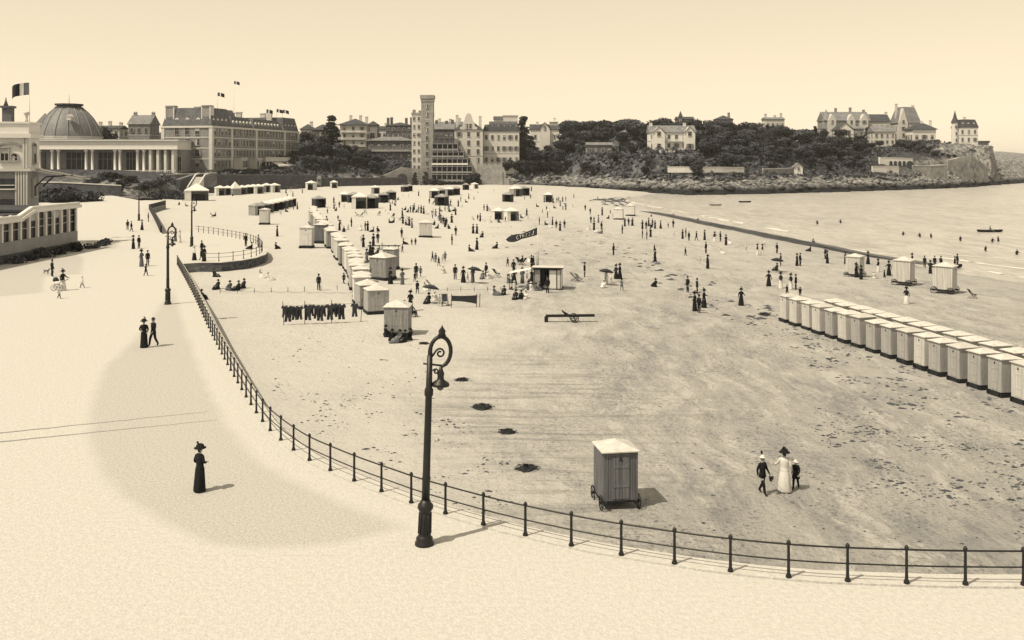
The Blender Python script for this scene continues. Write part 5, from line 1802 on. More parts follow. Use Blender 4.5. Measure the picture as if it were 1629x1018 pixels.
def realise(P):
    mm = {'wall': M_PALEW, 'gap': M_GAP, 'roof': M_CROOF, 'dark': M_DARK}
    return [(n_, m.mesh(n_, [mm[k] for k in ks]), ks) for (n_, m, ks) in P]
CAB = realise(cabin_meshes(1.55, 1.6, 2.2, 0.30, 9))
BIGC = realise(cabin_meshes(2.3, 2.0, 2.3, 0.6, 10))
MACH = realise(cabin_meshes(1.95, 1.75, 2.25, 0.40, 14, True, 0.36, 0.46, 0.02))
M_LGW = mat('grey_painted_board', 0.40, 0.25, 1.0, 0.85, 0.15, stretch=(5, 5, 0.5))
def cabin(proto, X, Y, rz, label, group=None, wall=None, roof=None, name='bathing_cabin', s=1.0):
    r = empty(name, (X, Y, beach_z(X, Y) - 0.02), rz, label, 'bathing cabin', group)
    r.scale = (s, s, s * rnd.uniform(0.96, 1.04))
    r.rotation_euler = (rnd.uniform(-.018, .018), rnd.uniform(-.018, .018), rz)
    for (n_, me, ks) in proto:
        o = put(n_, me, dr if n_ == 'vent' else r)
        if n_ == 'door': dr = o
        if n_ in ('wall', 'door') and wall:
            setmat(o, 0, wall)
        if n_ == 'roof' and roof:
            setmat(o, 0, roof)
    return r
# nearest bathing machine
X, Y, z = on_beach(979, 801)
cabin(MACH, X, Y, R(10), 'nearest bathing machine, brown boards on four spoked wheels with a pale roof', None, M_MIDW, M_CROOF, 'bathing_machine').scale = (0.74, 0.84, 0.86)
# double row by the water: doors face up the beach
A = on_beach(1246, 512); B = on_beach(1628, 644)
d = Vector((B[0] - A[0], B[1] - A[1])); L = d.length; d /= L
nrm = Vector((d.y, -d.x))
if nrm.x < 0: nrm = -nrm                      # towards the sea
rzf = math.atan2(-d.y, -d.x) - PI              # row along local x, door towards the upper beach
front = math.atan2(nrm.y, nrm.x) - PI / 2
nn = 17
pitch = L / 15.2
for k in range(nn):
    p = Vector((A[0], A[1])) + d * (pitch * k + rnd.uniform(-0.06, 0.06)) + nrm * (0.7 + rnd.uniform(-0.1, 0.1))
    cabin(CAB, p.x, p.y, front + rnd.uniform(-0.04, 0.04), 'pale cabin, %s from the far end of the front row by the water' % ordn(k + 1), 'front row of cabins by the water', M_PALEW if k < 4 or k % 5 == 0 else M_LGW, M_CROOF if k % 3 else M_GROOF, s=0.93).scale = (0.74, 0.90, 0.91 + rnd.uniform(-.03, .03))
for k in range(14):
    p = Vector((A[0], A[1])) + d * (pitch * (k * 1.02 + 1.7) + rnd.uniform(-0.1, 0.1)) + nrm * (3.3 + rnd.uniform(-0.1, 0.1))
    cabin(CAB, p.x, p.y, front + PI + rnd.uniform(-0.04, 0.04), 'pale cabin, %s from the far end of the back row by the water' % ordn(k + 1), 'back row of cabins by the water', M_PALEW, M_CROOF).scale = (0.8, 0.9, 0.9)
# three machines at the water's edge and two beyond
for (x, y, s_, lab) in ((1360, 440, 1.0, 'leftmost of three pale bathing machines at the edge of the water'), (1438, 453, 1.08, 'middle of three pale bathing machines at the edge of the water'), (1503, 466, 1.15, 'rightmost of three pale bathing machines at the edge of the water')):
    X, Y, z = on_beach(x, y)
    cabin(MACH, X, Y, R(52), lab, 'bathing machines at the edge of the water', M_PALEW, M_CROOF, 'bathing_machine', s_)
for (x, y, lab) in ((984, 349, 'nearer of two tiny white bathing cabins by the dark weed patch'), (1003, 343, 'farther of two tiny white bathing cabins by the dark weed patch')):
    X, Y, z = on_beach(x, y)
    cabin(BIGC, X, Y, R(-15), lab, None, M_CANV, M_CROOF)
# middle row receding from the near single cabin
X, Y, z = on_beach(633, 531)
cabin(BIGC, X, Y, R(-3), 'pale cabin with a white pointed roof at the near end of the long middle row', None, M_GREYW, M_CROOF, s=0.84)
row = [on_beach(*q)[:2] for q in ((600, 497), (576, 480), (566, 440), (545, 412), (528, 392), (512, 372), (500, 356), (495, 345))]
pts = resample(row, 2.95)
for k, (X, Y) in enumerate(pts[:44]):
    b = pts[min(k + 1, len(pts) - 1)]; a = pts[max(k - 1, 0)]
    g = math.atan2(b[1] - a[1], b[0] - a[0]) - PI / 2
    dark = k in (3, 7, 12, 13, 19)
    cabin(BIGC if k < 2 else CAB, X + rnd.uniform(-0.3, 0.3), Y, g + rnd.uniform(-0.08, 0.08), 'pale cabin, %s from the near end of the long middle row' % ordn(k + 1), 'long middle row of cabins',
          M_GREYW if dark else rnd.choice((M_PALEW, M_LGW, M_CANV, M_PALEW)), M_CROOF, s=0.84 if k < 2 else 1.0)
singles = [(488, 394, CAB, M_CANV, 'white cabin standing on a low dark sledge left of the long middle row', 1.15, 0),
           (511, 386, CAB, M_MIDW, 'dark grey cabin touching the bend of the long middle row', 1.15, -0.1),
           (421, 357, CAB, M_PALEW, 'lone pale cabin in front of the dark tent row', 1.15, 0.05),
           (677, 377, BIGC, M_PALEW, 'lone pale cabin amid the crowd in the middle of the beach', 1.0, 0.1),
           (609, 444, BIGC, M_GREYW, 'grey cabin standing right of the long middle row', 1.0, -0.5),
           (622, 428, CAB, M_GREYW, 'smaller grey cabin behind the grey one right of the row', 1.0, -0.3)]
for (x, y, pr_, wm, lab, s_, rz) in singles:
    X, Y, z = on_beach(x, y)
    cabin(pr_, X, Y, rz, lab, None, wm, M_CROOF, s=s_)

# canvas tents: striped or plain, flat or peaked
def tent_mesh(W, D, h, peak, openf=True):
    P = []
    m = MB()
    m.box((-W / 2, 0, h / 2), (0.06, D, h)); m.box((W / 2, 0, h / 2), (0.06, D, h)); m.box((0, D / 2, h / 2), (W + 0.05, 0.06, h))
    if openf:
        m.box((-W * 0.36, -D / 2, h / 2), (W * 0.27, 0.05, h))
    else:
        m.box((0, -D / 2, h / 2), (W, 0.05, h))
    P.append(('side_cloth', m))
    m = MB()
    z = h + 0.003
    a, b = W / 2 + 0.12, D / 2 + 0.12
    m.add([(-a, -b, z), (a, -b, z), (a, b, z), (-a, b, z), (0, 0, h + peak), (-a, -b, z - 0.16), (a, -b, z - 0.16), (a, b, z - 0.16), (-a, b, z - 0.16)],
          [(0, 1, 4), (1, 2, 4), (2, 3, 4), (3, 0, 4), (5, 6, 1, 0), (6, 7, 2, 1), (7, 8, 3, 2), (8, 5, 0, 3)])
    P.append(('roof_cloth', m))
    m = MB()
    for sx in (-1, 1):
        for sy in (-1, 1):
            m.tube([(sx * (W / 2 - .02), sy * (D / 2 - .02), 0), (sx * (W / 2 - .02), sy * (D / 2 - .02), h)], 0.04, 5)
    P.append(('pole', m))
    m = MB()
    m.box((0, 0.3, h * 0.3), (W * 0.7, 0.5, h * 0.6))  # dark block put in for the shade inside the tent
    P.append(('interior_shade', m))
    return P
def tents(P):
    mm = {'side_cloth': M_CANV, 'roof_cloth': M_CANV, 'pole': M_DARK, 'interior_shade': M_DCANV}
    return [(n_, m.mesh(n_, mm[n_])) for n_, m in P]
TENT = tents(tent_mesh(2.2, 2.2, 2.0, 0.6))
BTENT = tents(tent_mesh(5.5, 4.5, 2.6, 1.7))
CTENT = tents(tent_mesh(2.4, 2.4, 2.0, 2.0, False))
def tent(proto, x, y, rz, label, group=None, side=None, roof=None, s=1.0):
    X, Y, z = on_beach(x, y)
    r = empty('beach_tent', (X, Y, z - 0.03), rz, label, 'tent', group)
    r.scale = (s, s, s)
    for n_, me in proto:
        o = put(n_, me, r)
        if n_ == 'side_cloth' and side: setmat(o, 0, side)
        if n_ == 'roof_cloth' and roof: setmat(o, 0, roof)
M_STRIPE = mat('striped_canvas', 0.12, 0.1, 9, 0.9, v2=0.6, stretch=(1, 1, 0.01))
M_GCANV = mat('grey_canvas', 0.30, 0.2, 1.5, 0.9)
tent(BTENT, 313, 319, 0.3, 'large white marquee tent at the foot of the terrace stairs', None, M_CANV, M_CANV, 1.35)
for i, (x, y, sd, k, s_) in enumerate(((350, 311, M_CANV, TENT, 1.5), (362, 310, M_DCANV, TENT, 1.4), (374, 310, M_GCANV, CTENT, 1.3), (385, 309, M_CANV, TENT, 1.4), (395, 308, M_DCANV, TENT, 1.4), (403, 307, M_PALEW, TENT, 1.4),
                                 (411, 308, M_CANV, TENT, 1.5), (424, 306, M_GREYW, TENT, 1.5), (437, 306, M_PALEW, TENT, 1.5))):
    tent(k, x, y, 0.5 + 0.1 * (i % 3), 'tent, %s from the left in the row under the hotel terrace wall' % ordn(i + 1), 'tents under the hotel terrace wall', sd, M_CANV, s_)
for i, x in enumerate((408, 416, 424, 432, 440, 448, 455, 461)):
    tent(TENT, x, 342 - i * 2.0, 0.9, 'tent, %s from the left in the short slanting row of dark tents' % ordn(i + 1), 'short slanting row of dark tents', (M_GCANV, M_GCANV, M_STRIPE, M_DCANV, M_DCANV, M_STRIPE, M_GREYW, M_DCANV)[i], M_CANV if i > 1 else M_GCANV, 1.15)
far_tents = [(495, 302, M_CANV, 1.6, 'white tent on a dark base at the far left of the sand'), (531, 299, M_CANV, 1.4, 'white far tent close to the dark foot wall'), (587, 292, M_GCANV, 1.7, 'grey rounded tent nearest the grotto wall'),
             (507, 330, M_DCANV, 1.3, 'dark narrow tent at the far tip of the long middle row'), (549, 321, M_CANV, 1.3, 'white side of a tent left of the dark open tents'), (562, 322, M_DCANV, 1.3, 'dark open tent beside the white-sided one'),
             (572, 332, M_CANV, 1.7, 'wide white tent in front of the dark open tents'), (597, 308, M_STRIPE, 1.3, 'striped tent standing behind the dark open tents'), (590, 331, M_DCANV, 1.5, 'big dark open tent full of shade, left of the crowd'),
             (610, 322, M_DCANV, 1.3, 'dark tent, nearer of the slanting dark pair'), (622, 317, M_DCANV, 1.3, 'dark tent, farther of the slanting dark pair'), (644, 305, M_DCANV, 1.1, 'left of two tiny dark tents far back'), (651, 304, M_DCANV, 1.2, 'right of two tiny dark tents far back'),
             (691, 315, M_GCANV, 1.4, 'grey tent at the left end of the far central row'), (700, 313, M_DCANV, 1.3, 'dark tent second in the far central row'), (715, 311, M_STRIPE, 1.3, 'striped tent third in the far central row'), (725, 310, M_DCANV, 1.3, 'dark tent at the right end of the far central row'),
             (703, 327, M_DCANV, 1.4, 'black boxy tent in front of the far central row'), (741, 302, M_DCANV, 1.2, 'small dark tent alone left of the bastion'), (755, 300, M_CANV, 1.1, 'small white tent at the foot of the bastion'), (720, 290, M_CANV, 1.4, 'round white tent under the terrace restaurant'),
             (657, 291, M_CANV, 1.3, 'small tall white tent against the tower foot'), (820, 312, M_GCANV, 1.5, 'grey tent left in the pair at the far right sand'), (833, 311, M_DCANV, 1.5, 'dark tent right in the pair at the far right sand'), (808, 321, M_DCANV, 1.3, 'low dark tent below the far right pair'),
             (793, 349, M_CANV, 1.1, 'white tent, left of two side by side mid-beach'), (813, 351, M_CANV, 1.2, 'white tent, right of two side by side mid-beach'), (872, 321, M_STRIPE, 1.3, 'striped low tent behind the far line of people')]
for (x, y, sd, s_, lab) in far_tents:
    tent(CTENT if (x, y) in ((587, 292), (720, 290)) else TENT, x, y, rnd.uniform(-0.4, 0.6), lab, None, sd, M_CANV if sd is not M_DCANV else M_GCANV, s_)

# ------------------------------------------------------------------ people
def skin_mesh(J, E, roots):
    names = list(J)
    idx = {k: i for i, k in enumerate(names)}
    me = bpy.data.meshes.new('skin_base')
    me.from_pydata([J[k][0] for k in names], [(idx[a], idx[b]) for a, b in E], [])
    o = bpy.data.objects.new('skin_base', me)
    COL.objects.link(o)
    md = o.modifiers.new('skin', 'SKIN')
    md.use_smooth_shade = True
    md.branch_smoothing = 0.4
    sv = me.skin_vertices[0].data
    for k in names:
        r = J[k][1]
        sv[idx[k]].radius = (r, r) if not isinstance(r, tuple) else r
        sv[idx[k]].use_root = k in roots
    sb = o.modifiers.new('sub', 'SUBSURF')
    sb.levels = 1
    dg = bpy.context.evaluated_depsgraph_get()
    ev = bpy.data.meshes.new_from_object(o.evaluated_get(dg))
    V = [tuple(v.co) for v in ev.vertices]
    Fc = [tuple(p.vertices) for p in ev.polygons]
    bpy.data.objects.remove(o)
    bpy.data.meshes.remove(ev)
    bpy.data.meshes.remove(me)
    return V, Fc
def hand(J, E, roots, tagn, wrist, dr, side):
    """palm and five bent fingers, thumb leaving the side of the palm"""
    w_ = Vector(wrist); d = Vector(dr).normalized()
    across = d.cross(Vector((0, 0, 1)))
    if across.length < 0.2: across = Vector((0, 1, 0))
    across.normalize()
    nrm = across.cross(d).normalized()
    palm = w_ + d * 0.055
    J['palm' + tagn] = (tuple(palm), (0.034, 0.020), 2)
    E.append(('wrist' + tagn, 'palm' + tagn))
    for i, (u, L) in enumerate(((-0.028, 0.062), (-0.010, 0.075), (0.010, 0.072), (0.028, 0.056))):
        b = palm + d * 0.015 + across * u
        c = b + d * L * 0.65 - nrm * 0.006
        e = c + d * L * 0.5 - nrm * 0.026
        for q, (p, r) in enumerate(((b, 0.0095), (c, 0.009), (e, 0.0075))):
            J['f%s%d%d' % (tagn, i, q)] = (tuple(p), r, 2)
        E += [('f%s%d0' % (tagn, i), 'f%s%d1' % (tagn, i)), ('f%s%d1' % (tagn, i), 'f%s%d2' % (tagn, i))]
        roots.append('f%s%d0' % (tagn, i))
    b = palm - d * 0.02 - across * 0.025 * side
    c = b - across * 0.03 * side + d * 0.025
    e = c + d * 0.035 - across * 0.006 * side
    for q, (p, r) in enumerate(((b, 0.011), (c, 0.010), (e, 0.008))):
        J['t%s%d' % (tagn, q)] = (tuple(p), r, 2)
    E += [('t%s0' % tagn, 't%s1' % tagn), ('t%s1' % tagn, 't%s2' % tagn)]
    roots.append('t%s0' % tagn)

def body(pose):
    """pose overrides joints; slots 0 upper cloth, 1 lower cloth, 2 skin, 3 dark (shoes, hair)"""
    J = {'pelvis': ((0, 0, .93), (.15, .11), 1), 'belly': ((0, 0, 1.08), (.135, .10), 0), 'chest': ((0, .01, 1.28), (.165, .115), 0), 'collar': ((0, .01, 1.43), (.10, .075), 0), 'neck': ((0, 0, 1.51), .05, 2), 'skull': ((0, -.01, 1.60), .07, 2)}
    E = [('pelvis', 'belly'), ('belly', 'chest'), ('chest', 'collar'), ('collar', 'neck'), ('neck', 'skull')]
    for s_, t in ((-1, 'L'), (1, 'R')):
        J['shoulder' + t] = ((s_ * .175, .01, 1.41), .062, 0)
        J['elbow' + t] = ((s_ * .235, .03, 1.13), .056, 0)
        J['wrist' + t] = ((s_ * .225, -.07, .91), .040, 0)
        J['hip' + t] = ((s_ * .09, 0, .87), .098, 1)
        J['knee' + t] = ((s_ * .10, -.02, .48), .078, 1)
        J['ankle' + t] = ((s_ * .10, .03, .09), .060, 1)
        J['toe' + t] = ((s_ * .115, -.13, .035), .038, 3)
        E += [('collar', 'shoulder' + t), ('shoulder' + t, 'elbow' + t), ('elbow' + t, 'wrist' + t), ('pelvis', 'hip' + t), ('hip' + t, 'knee' + t), ('knee' + t, 'ankle' + t), ('ankle' + t, 'toe' + t)]
    for k, p in pose.items():
        J[k] = (p, J[k][1], J[k][2])
    roots = ['pelvis']
    for s_, t in ((-1, 'L'), (1, 'R')):
        w_, e_ = Vector(J['wrist' + t][0]), Vector(J['elbow' + t][0])
        hand(J, E, roots, t, w_, w_ - e_, s_)
    V, Fc = skin_mesh(J, E, roots)
    m = MB()
    pts = np.array([J[k][0] for k in J]); sl = [J[k][2] for k in J]
    m.v = V
    for f in Fc:
        c = np.mean([V[i] for i in f], axis=0)
        m.f.append(list(f)); m.m.append(sl[int(np.argmin(((pts - c) ** 2).sum(1)))]); m.sm.append(True)
    hx, hy, hz = J['skull'][0]
    # head: face forward (-y), with nose, ears, eyes, mouth and hair
    rs = []
    for k in range(9):
        a = -PI / 2 + PI * k / 8
        rs.append((hx, hy - 0.005 * math.cos(a), hz + 0.02 + 0.115 * math.sin(a), max(0.004, 0.076 * math.cos(a)), max(0.004, 0.094 * math.cos(a))))
    m.rings(rs, 12, 2)
    m.add([(hx, hy - .098, hz + .045), (hx - .014, hy - .09, hz + .0), (hx + .014, hy - .09, hz + .0), (hx, hy - .122, hz + .004)], [(0, 1, 3), (0, 3, 2), (1, 2, 3)], 2)
    for s_ in (-1, 1):
        m.box((hx + s_ * .078, hy, hz + .02), (.014, .035, .055), 0, 2)
        m.box((hx + s_ * .03, hy - .094, hz + .035), (.022, .012, .012), 0, 3)
    m.box((hx, hy - .094, hz - .032), (.04, .012, .008), 0, 3)
    rs = []
    for k in range(5):
        a = PI * 0.02 + PI * 0.48 * k / 4
        rs.append((hx, hy + 0.018, hz + 0.03 + 0.115 * math.sin(a), max(0.01, 0.084 * math.cos(a)), max(0.01, 0.096 * math.cos(a))))
    m.rings(rs, 12, 3)
    m.rings([(hx, hy + .05, hz - .05, .055, .04), (hx, hy + .045, hz + .06, .078, .055)], 10, 3)
    return m, (hx, hy, hz)
M_SKIN = mat('sunburnt_skin', 0.34, 0.08, 4)
M_HAIR = mat('dark_hair_and_leather', 0.03, 0.2, 5)
C_DARK = mat('black_wool', 0.012, 0.35, 6, 0.95, 0.1)
C_MID = mat('grey_cloth', 0.13, 0.2, 6, 0.95, 0.1)
C_LIGHT = mat('white_linen', 0.68, 0.08, 6, 0.95, 0.1)
C_STRAW = mat('straw_hat', 0.50, 0.1, 8, 0.95)
SLOTS = [C_DARK, C_DARK, M_SKIN, M_HAIR]
walk_pose = {'kneeL': (-.10, -.16, .50), 'ankleL': (-.10, -.22, .10), 'toeL': (-.11, -.38, .05), 'kneeR': (.10, .06, .48), 'ankleR': (.10, .28, .13), 'toeR': (.11, .16, .035),
             'elbowL': (-.24, .10, 1.14), 'wristL': (-.22, .08, .90), 'elbowR': (.24, -.05, 1.14), 'wristR': (.21, -.22, .97)}
lady_pose = {'elbowL': (-.27, .04, 1.16), 'wristL': (-.16, -.18, 1.12), 'elbowR': (.25, .05, 1.15), 'wristR': (.20, -.14, 1.02)}
sit_pose = {'pelvis': (0, .1, .14), 'belly': (0, .14, .30), 'chest': (0, .18, .50), 'collar': (0, .17, .66), 'neck': (0, .15, .74), 'skull': (0, .12, .83),
            'shoulderL': (-.175, .17, .63), 'shoulderR': (.175, .17, .63), 'elbowL': (-.24, .0, .40), 'elbowR': (.24, .0, .40), 'wristL': (-.13, -.2, .38), 'wristR': (.13, -.2, .38),
            'hipL': (-.09, .04, .13), 'hipR': (.09, .04, .13), 'kneeL': (-.12, -.34, .38), 'kneeR': (.12, -.34, .38), 'ankleL': (-.1, -.62, .09), 'ankleR': (.1, -.62, .09), 'toeL': (-.1, -.76, .07), 'toeR': (.1, -.76, .07)}
chair_pose = {k: (p[0], p[1] + (0.05 if p[2] > .2 else 0), p[2] + 0.30) for k, p in sit_pose.items()}
chair_pose.update({'kneeL': (-.12, -.36, .50), 'kneeR': (.12, -.36, .50), 'ankleL': (-.1, -.5, .09), 'ankleR': (.1, -.5, .09), 'toeL': (-.1, -.66, .04), 'toeR': (.1, -.66, .04)})
hold_pose = {'elbowR': (.30, -.08, 1.16), 'wristR': (.38, -.26, 1.10), 'elbowL': (-.26, .06, 1.16), 'wristL': (-.30, -.05, .90)}
PB = {}
def mk(kind, pose, extra):
    m, hd = body(pose)
    PB[kind] = ([('body', m.mesh('body', SLOTS))] + [(n_, q.mesh(n_, mm)) for n_, q, mm in extra(hd)])
def boater(hd, top=0.0):
    m = MB(); m.lathe([(.15, .085), (.15, .10), (.088, .105), (.084, .18), (.05, .19)], 14, (hd[0], hd[1], hd[2])); return m
def bowler(hd):
    m = MB(); m.lathe([(.13, .085), (.135, .10), (.09, .105), (.088, .16), (.065, .205), (.02, .22)], 14, (hd[0], hd[1], hd[2])); return m
def widehat(hd):
    m = MB(); m.lathe([(.10, .05), (.235, .085), (.24, .10), (.16, .125), (.15, .20), (.09, .25), (.02, .26)], 16, (hd[0], hd[1], hd[2]))
    m.tube([(hd[0] + .08, hd[1], hd[2] + .2), (hd[0] + .05, hd[1] + .08, hd[2] + .33), (hd[0] - .04, hd[1] + .14, hd[2] + .34)], [.02, .045, .015], 6); return m
def sunhat(hd):
    m = MB(); m.lathe([(.185, .03), (.18, .06), (.095, .09), (.09, .15), (.04, .18)], 14, (hd[0], hd[1], hd[2])); return m
def coat(m0=.80, flare=.0):
    m = MB(); m.rings([(0, 0, m0, .20 + flare, .15 + flare), (0, 0, .95, .175, .135), (0, .0, 1.1, .155, .12), (0, .01, 1.28, .195, .135), (0, .01, 1.40, .185, .11), (0, .01, 1.47, .09, .075)], 14); return m
def skirt(hem, r, z0=.03, waist=1.02):
    m = MB(); m.rings([(0, 0, z0, r, r * .95), (0, .02, z0 + .06, r * .97, r * .93), (0, .01, .55, (r + .17) / 2, (r + .15) / 2), (0, .0, .88, .19, .16), (0, 0, waist, .135, .11)], 28, 0, True, .06, 9); return m
mk('man', {}, lambda h: [('jacket', coat(), C_DARK), ('hat', bowler(h), C_DARK)])
mk('walker', walk_pose, lambda h: [('jacket', coat(), C_DARK), ('hat', boater(h), C_STRAW)])
mk('woman', lady_pose, lambda h: [('bodice', coat(.92), C_DARK), ('skirt', skirt(0, .24), C_DARK), ('hat', widehat(h), C_DARK)])
mk('lady', hold_pose, lambda h: [('bodice', coat(.92), C_DARK), ('skirt', skirt(0, .30), C_DARK), ('hat', widehat(h), C_DARK)])
mk('child', walk_pose, lambda h: [('smock', coat(.66, .05), C_DARK), ('hat', sunhat(h), C_STRAW)])
mk('bather', hold_pose, lambda h: [('swimsuit', coat(.78), C_DARK)])
def lap(h):
    m = MB(); m.rings([(0, -.22, .0, .30, .52), (0, -.2, .12, .29, .48), (0, -.14, .36, .23, .30), (0, .04, .46, .17, .17), (0, .12, .50, .13, .11)], 24, 0, True, .05, 7); return m
mk('sitter', sit_pose, lambda h: [('skirt', lap(h), C_DARK), ('hat', sunhat(h), C_STRAW)])
mk('chair_sitter', chair_pose, lambda h: [('hat', boater(h), C_STRAW)])
TONE = {'d': (C_DARK, C_DARK, C_DARK), 'm': (C_MID, C_MID, C_DARK), 'l': (C_LIGHT, C_LIGHT, C_STRAW), 'u': (C_DARK, C_LIGHT, C_DARK), 't': (C_LIGHT, C_DARK, C_STRAW), 'w': (C_LIGHT, C_LIGHT, C_DARK), 'c': (C_DARK, C_DARK, C_LIGHT)}
LOOK = {'man': '%s-suited man', 'walker': 'walking %s-suited man', 'woman': 'woman in %s dress', 'lady': 'full-skirted lady in %s', 'child': 'child in %s', 'bather': '%s-costumed bather', 'sitter': 'seated figure in %s', 'chair_sitter': 'person in %s on chair'}
TW = {'d': 'dark', 'm': 'grey', 'l': 'white', 'u': 'dark-and-white', 't': 'white-and-dark', 'w': 'white', 'c': 'dark'}
def person(kind, X, Y, z, rz, tone, label, group=None, s=1.0):
    r = empty('person', (X, Y, z), rz, label, 'person', group)
    r.scale = (s, s, s)
    up, lo, ht = TONE[tone]
    for (n_, me) in PB[kind]:
        o = put(n_, me, r)
        if n_ == 'body':
            setmat(o, 0, up)
            setmat(o, 1, lo if kind != 'bather' else M_SKIN)
        elif n_ in ('jacket', 'bodice', 'smock', 'swimsuit'):
            setmat(o, 0, up)
        elif n_ == 'skirt':
            setmat(o, 0, lo)
        elif n_ == 'hat':
            setmat(o, 0, ht)
    return r
KN = {'M': 'man', 'A': 'walker', 'W': 'woman', 'L': 'lady', 'C': 'child', 'B': 'bather', 'S': 'sitter', 'H': 'chair_sitter'}
def crowd(where, items, ground='beach', rz=None):
    """items: (x, y, kind letter + tone letter); labels count from the left"""
    items = sorted(items)
    for i, (x, y, kt) in enumerate(items):
        kind, tone = KN[kt[0]], kt[1]
        if ground == 'beach':
            X, Y, z = on_beach(x, y)
        elif ground == 'sea':
            X, Y, z = on_sea(x, y)
            z -= rnd.uniform(0.55, 0.95)
        else:
            X, Y = prom(x, y); z = 0.008
        s = 1.0 if kind != 'child' else rnd.uniform(0.62, 0.8)
        s *= rnd.uniform(0.96, 1.05)
        a = rnd.uniform(0, 2 * PI) if rz is None else rz + rnd.uniform(-0.5, 0.5)
        look = LOOK[kind] % TW[tone]
        if len(items) == 1:
            lab = look + ' ' + where
        else:
            lab = '%s, %s from left %s' % (look, ordn(i + 1), where)
        if len(lab.split()) > 16:
            lab = '%s, %s from left %s' % ({'man': 'man', 'walker': 'man', 'woman': 'woman', 'lady': 'lady', 'child': 'child', 'bather': 'bather', 'sitter': 'sitter', 'chair_sitter': 'sitter'}[kind], ordn(i + 1), where)
        person(kind, X, Y, z - 0.01, a, tone, lab, None if len(items) == 1 else 'people ' + where, s)
# promenade
X, Y = prom(318, 782)
person('woman', X, Y, 0.008, R(150), 'd', 'lone woman in a long black dress and big hat on the near promenade', None, 0.93)
X, Y = prom(229, 553)
person('woman', X, Y, 0.008, R(20), 'd', 'woman in black of the close couple strolling on the empty promenade', None, 1.0)
X, Y = prom(244, 551)
person('walker', X, Y, 0.008, R(-30), 'd', 'man in black of the close couple strolling on the empty promenade', None, 1.04)
crowd('on the far promenade beyond the second lamp', [(203, 366, 'Md'), (209, 369, 'Ad'), (226, 366, 'Ld')], 'prom')
crowd('of the dark pair left of the second lamp crook', [(212, 396, 'Wd'), (221, 395, 'Md')], 'prom')
crowd('of the family left of the second lamp', [(225, 424, 'Wm'), (235, 423, 'Md'), (232, 439, 'Cd')], 'prom')
crowd('leaning at the far parapet', [(236, 353, 'Md')], 'prom')
crowd('walking a small dog near the glazed gallery', [(83, 440, 'Md')], 'prom')
crowd('behind the perambulator', [(100, 462, 'Lu')], 'prom', R(90))
crowd('running before the perambulator', [(94, 475, 'Ct')], 'prom')
crowd('alone right of the perambulator', [(131, 458, 'Ct')], 'prom')
crowd('of the group at the gap in the railing', [(309, 414, 'Lt'), (320, 414, 'Cd'), (321, 404, 'Md'), (325, 416, 'Wd')], 'prom')
crowd('on the curved platform', [(391, 392, 'Md'), (399, 396, 'Sd'), (411, 394, 'Mm'), (286, 386, 'Wl'), (279, 384, 'Wm')], 'prom')
# upper beach, left
crowd('of the loose line seated below the platform', [(342, 441, 'Sd'), (346, 459, 'Sd'), (365, 461, 'Sm'), (378, 461, 'Sd'), (387, 458, 'Sd')])
crowd('of the pale pair lolling on the bare sand', [(415, 442, 'Sl'), (428, 446, 'Sl')])
crowd('crossing the bare sand by the lone pale cabin', [(441, 376, 'Wd')])
crowd('crouching alone near the platform tip', [(440, 396, 'Sd')])
crowd('standing alone on the pale sand above the washing line', [(507, 462, 'Md')])
crowd('playing beside the row of cabins', [(547, 452, 'Cd'), (556, 454, 'Cd')])
crowd('outside the fence on the sand below the second lamp', [(322, 476, 'Sd')])
crowd('by the slanting dark tents', [(446, 341, 'Sl'), (455, 337, 'Sd'), (467, 334, 'Md'), (473, 333, 'Wd'), (342, 344, 'Sd')])
crowd('by the large white marquee', [(285, 326, 'Sd'), (296, 328, 'Sm'), (291, 320, 'Cd'), (370, 312, 'Sd')])
crowd('in the shade of the pointed-roof cabin', [(616, 536, 'Sd'), (624, 543, 'Sd'), (634, 545, 'Sm'), (643, 544, 'Sd'), (651, 541, 'Sd')])
crowd('beside the pointed-roof cabin', [(646, 500, 'Hd'), (657, 504, 'Hd'), (653, 494, 'Wd')])
crowd('of the nursery party right of the row', [(664, 467, 'Cd'), (676, 462, 'Sl'), (681, 482, 'Sd'), (692, 478, 'Sl'), (699, 487, 'Cl')])
crowd('standing right of the grey cabins', [(610, 414, 'Cd'), (619, 422, 'Wd'), (626, 427, 'Cd'), (621, 452, 'Ld'), (640, 453, 'Wm'), (660, 448, 'Cd'), (662, 443, 'Md'), (669, 440, 'Cm')])
crowd('of the trio on open sand', [(737, 449, 'Ld'), (744, 448, 'Cl'), (752, 449, 'Wm')])
crowd('of the huddle of playing children', [(688, 416, 'Cd'), (693, 418, 'Cm'), (698, 423, 'Cd'), (704, 419, 'Cl'), (708, 416, 'Cm')])
# middle of the beach
crowd('in the group beyond the long plank', [(574, 366, 'Sl'), (581, 367, 'Md'), (585, 367, 'Wd'), (593, 369, 'Sd'), (601, 368, 'Sd'), (553, 365, 'Sl'), (559, 361, 'Md'), (542, 359, 'Cm')])
crowd('around the long plank seat', [(574, 387, 'Cl'), (578, 393, 'Wd'), (594, 391, 'Wd'), (601, 387, 'Md'), (607, 396, 'Sl'), (628, 398, 'Sl'), (640, 402, 'Cm')])
crowd('left of the lone mid-beach cabin', [(639, 378, 'Md'), (643, 389, 'Sd'), (655, 390, 'Cd'), (661, 390, 'Cd')])
crowd('of the dark knots behind the lone mid-beach cabin', [(620, 355, 'Sd'), (626, 354, 'Sd'), (641, 356, 'Wd'), (646, 358, 'Sd'), (651, 359, 'Ld')])
crowd('strolling right of the lone mid-beach cabin', [(705, 357, 'Md'), (708, 361, 'Wd'), (719, 390, 'Md'), (725, 375, 'Md')])
